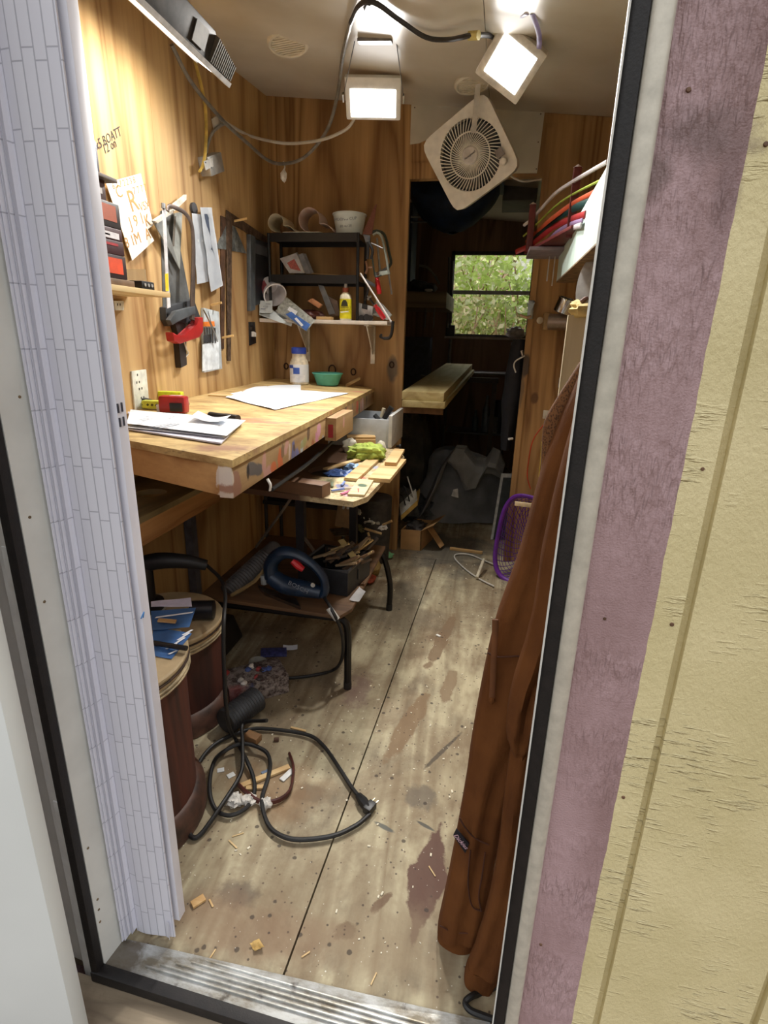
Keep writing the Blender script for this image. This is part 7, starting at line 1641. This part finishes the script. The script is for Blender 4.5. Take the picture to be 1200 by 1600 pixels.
text('Dickies', .0125, (q[0] + q[1] + q[2] + q[3]) / 4 + V((0, -.002, 0)), q[1] - q[0], (q[0] - q[3]), mat((196, 160, 170), .7), parent=pt2, ital=.2)
# black lead below the hoodie
m = MB(); m.tube([at(780, 1538, y=.78), at(760, 1548, y=.78), FL(738, 1556, .012), FL(727, 1566, .010), FL(734, 1578, .010), FL(752, 1586, .010), FL(775, 1594, .010)], .006, 8, sub=6); one(m, 'black_lead', RUBBER, 'black lead bending out on the floor under the hoodie cuffs', 'cord')
# ------------------------------------------------------------------ greenery outside the back window
def leaves(name, c, r, n, cols, lb, ls, stems=14, seed=0):
    R2 = random.Random(seed); m = MB()
    for i in range(stems):
        a = V((c[0] + R2.uniform(-r[0], r[0]) * .8, c[1] + R2.uniform(-r[1], r[1]), -.4)); t = V((c[0] + R2.uniform(-r[0], r[0]), c[1] + R2.uniform(-r[1], r[1]), c[2] + R2.uniform(-.2, 1) * r[2]))
        m.mi = 2; m.tube([a, a * .5 + t * .5 + V((R2.uniform(-.2, .2), 0, 0)), t], [.02, .014, .006], 5, sub=3)
    for i in range(n):
        p = V((c[0] + R2.gauss(0, .55) * r[0], c[1] + R2.uniform(-1, 1) * r[1], c[2] + R2.uniform(-1, 1) * r[2]))
        d = V((R2.gauss(0, 1), R2.gauss(0, 1), R2.gauss(-.3, .7))).normalized(); s_ = d.cross(V((R2.gauss(0, 1), R2.gauss(0, 1), R2.gauss(0, 1)))).normalized(); L_ = ls * R2.uniform(.6, 1.3); w_ = L_ * .3
        m.mi = 0 if R2.random() < .6 else 1; v = m.vs([p, p + d * L_ * .45 + s_ * w_, p + d * L_, p + d * L_ * .45 - s_ * w_]); m.f(v)
    o = m.build(name, cols, None, 0); return tag(o, lb, 'bush')
def leafmat(c):
    mm = mat(c, .6, var=.25, vs=5); t = mm.node_tree; out = t.nodes['Material Output']; tr = t.nodes.new('ShaderNodeBsdfTranslucent'); tr.inputs[0].default_value = lin(c); mx = t.nodes.new('ShaderNodeMixShader'); mx.inputs[0].default_value = .5
    t.links.new(t.nodes['Principled BSDF'].outputs[0], mx.inputs[1]); t.links.new(tr.outputs[0], mx.inputs[2]); t.links.new(mx.outputs[0], out.inputs[0]); return mm
LG = leafmat((186, 206, 124)); LY = leafmat((232, 236, 190)); STM = mat((150, 122, 100), .8, var=.2); LD = leafmat((160, 170, 116)); LP = leafmat((226, 206, 168))
leaves('leafy_bush', (-.35, 7.6, 2.1), (1.2, .5, .8), 4600, [LG, LY, STM], 'light green leafy bush seen through the upper pane of the back window', .10, 16, 1)
leaves('leafy_bush', (.45, 7.3, 1.4), (.4, .3, .6), 1300, [LG, LD, STM], 'green bush low at the right of the back window view', .09, 8, 2)
leaves('dry_shrub', (-.3, 7.2, 1.15), (.9, .4, .6), 1900, [LD, LP, STM], 'brownish twiggy shrub seen through the lower pane of the back window', .08, 34, 3)
p = at(800, 425, y=9.5); m = MB(); m.bx(.15, 1.8, 9.5, 9.6, -.4, 2.7); one(m, 'pale_wall', mat((214, 214, 206), .7), 'pale wall standing behind the bushes at the right of the back window view', 'wall')
# fence far behind so the view ends in something
m = MB()
for i in range(30): m.bx(-3 + .2 * i, -3 + .2 * i + .19, 10.2, 10.22, -.45, 3.0)
one(m, 'board_fence', mat((186, 160, 136), .8, var=.15), 'pale board fence far behind the bushes outside the back window', 'fence')
m = MB(); m.grid(lambda u, v: (-5 + 10 * u, 5.7 + 7 * v, -.45), 4, 4, thick=.05); o_ = m.build('ground', mat((150, 140, 96), .9, var=.2)); o_.name = 'ground_back'; struct(o_)
finalize()
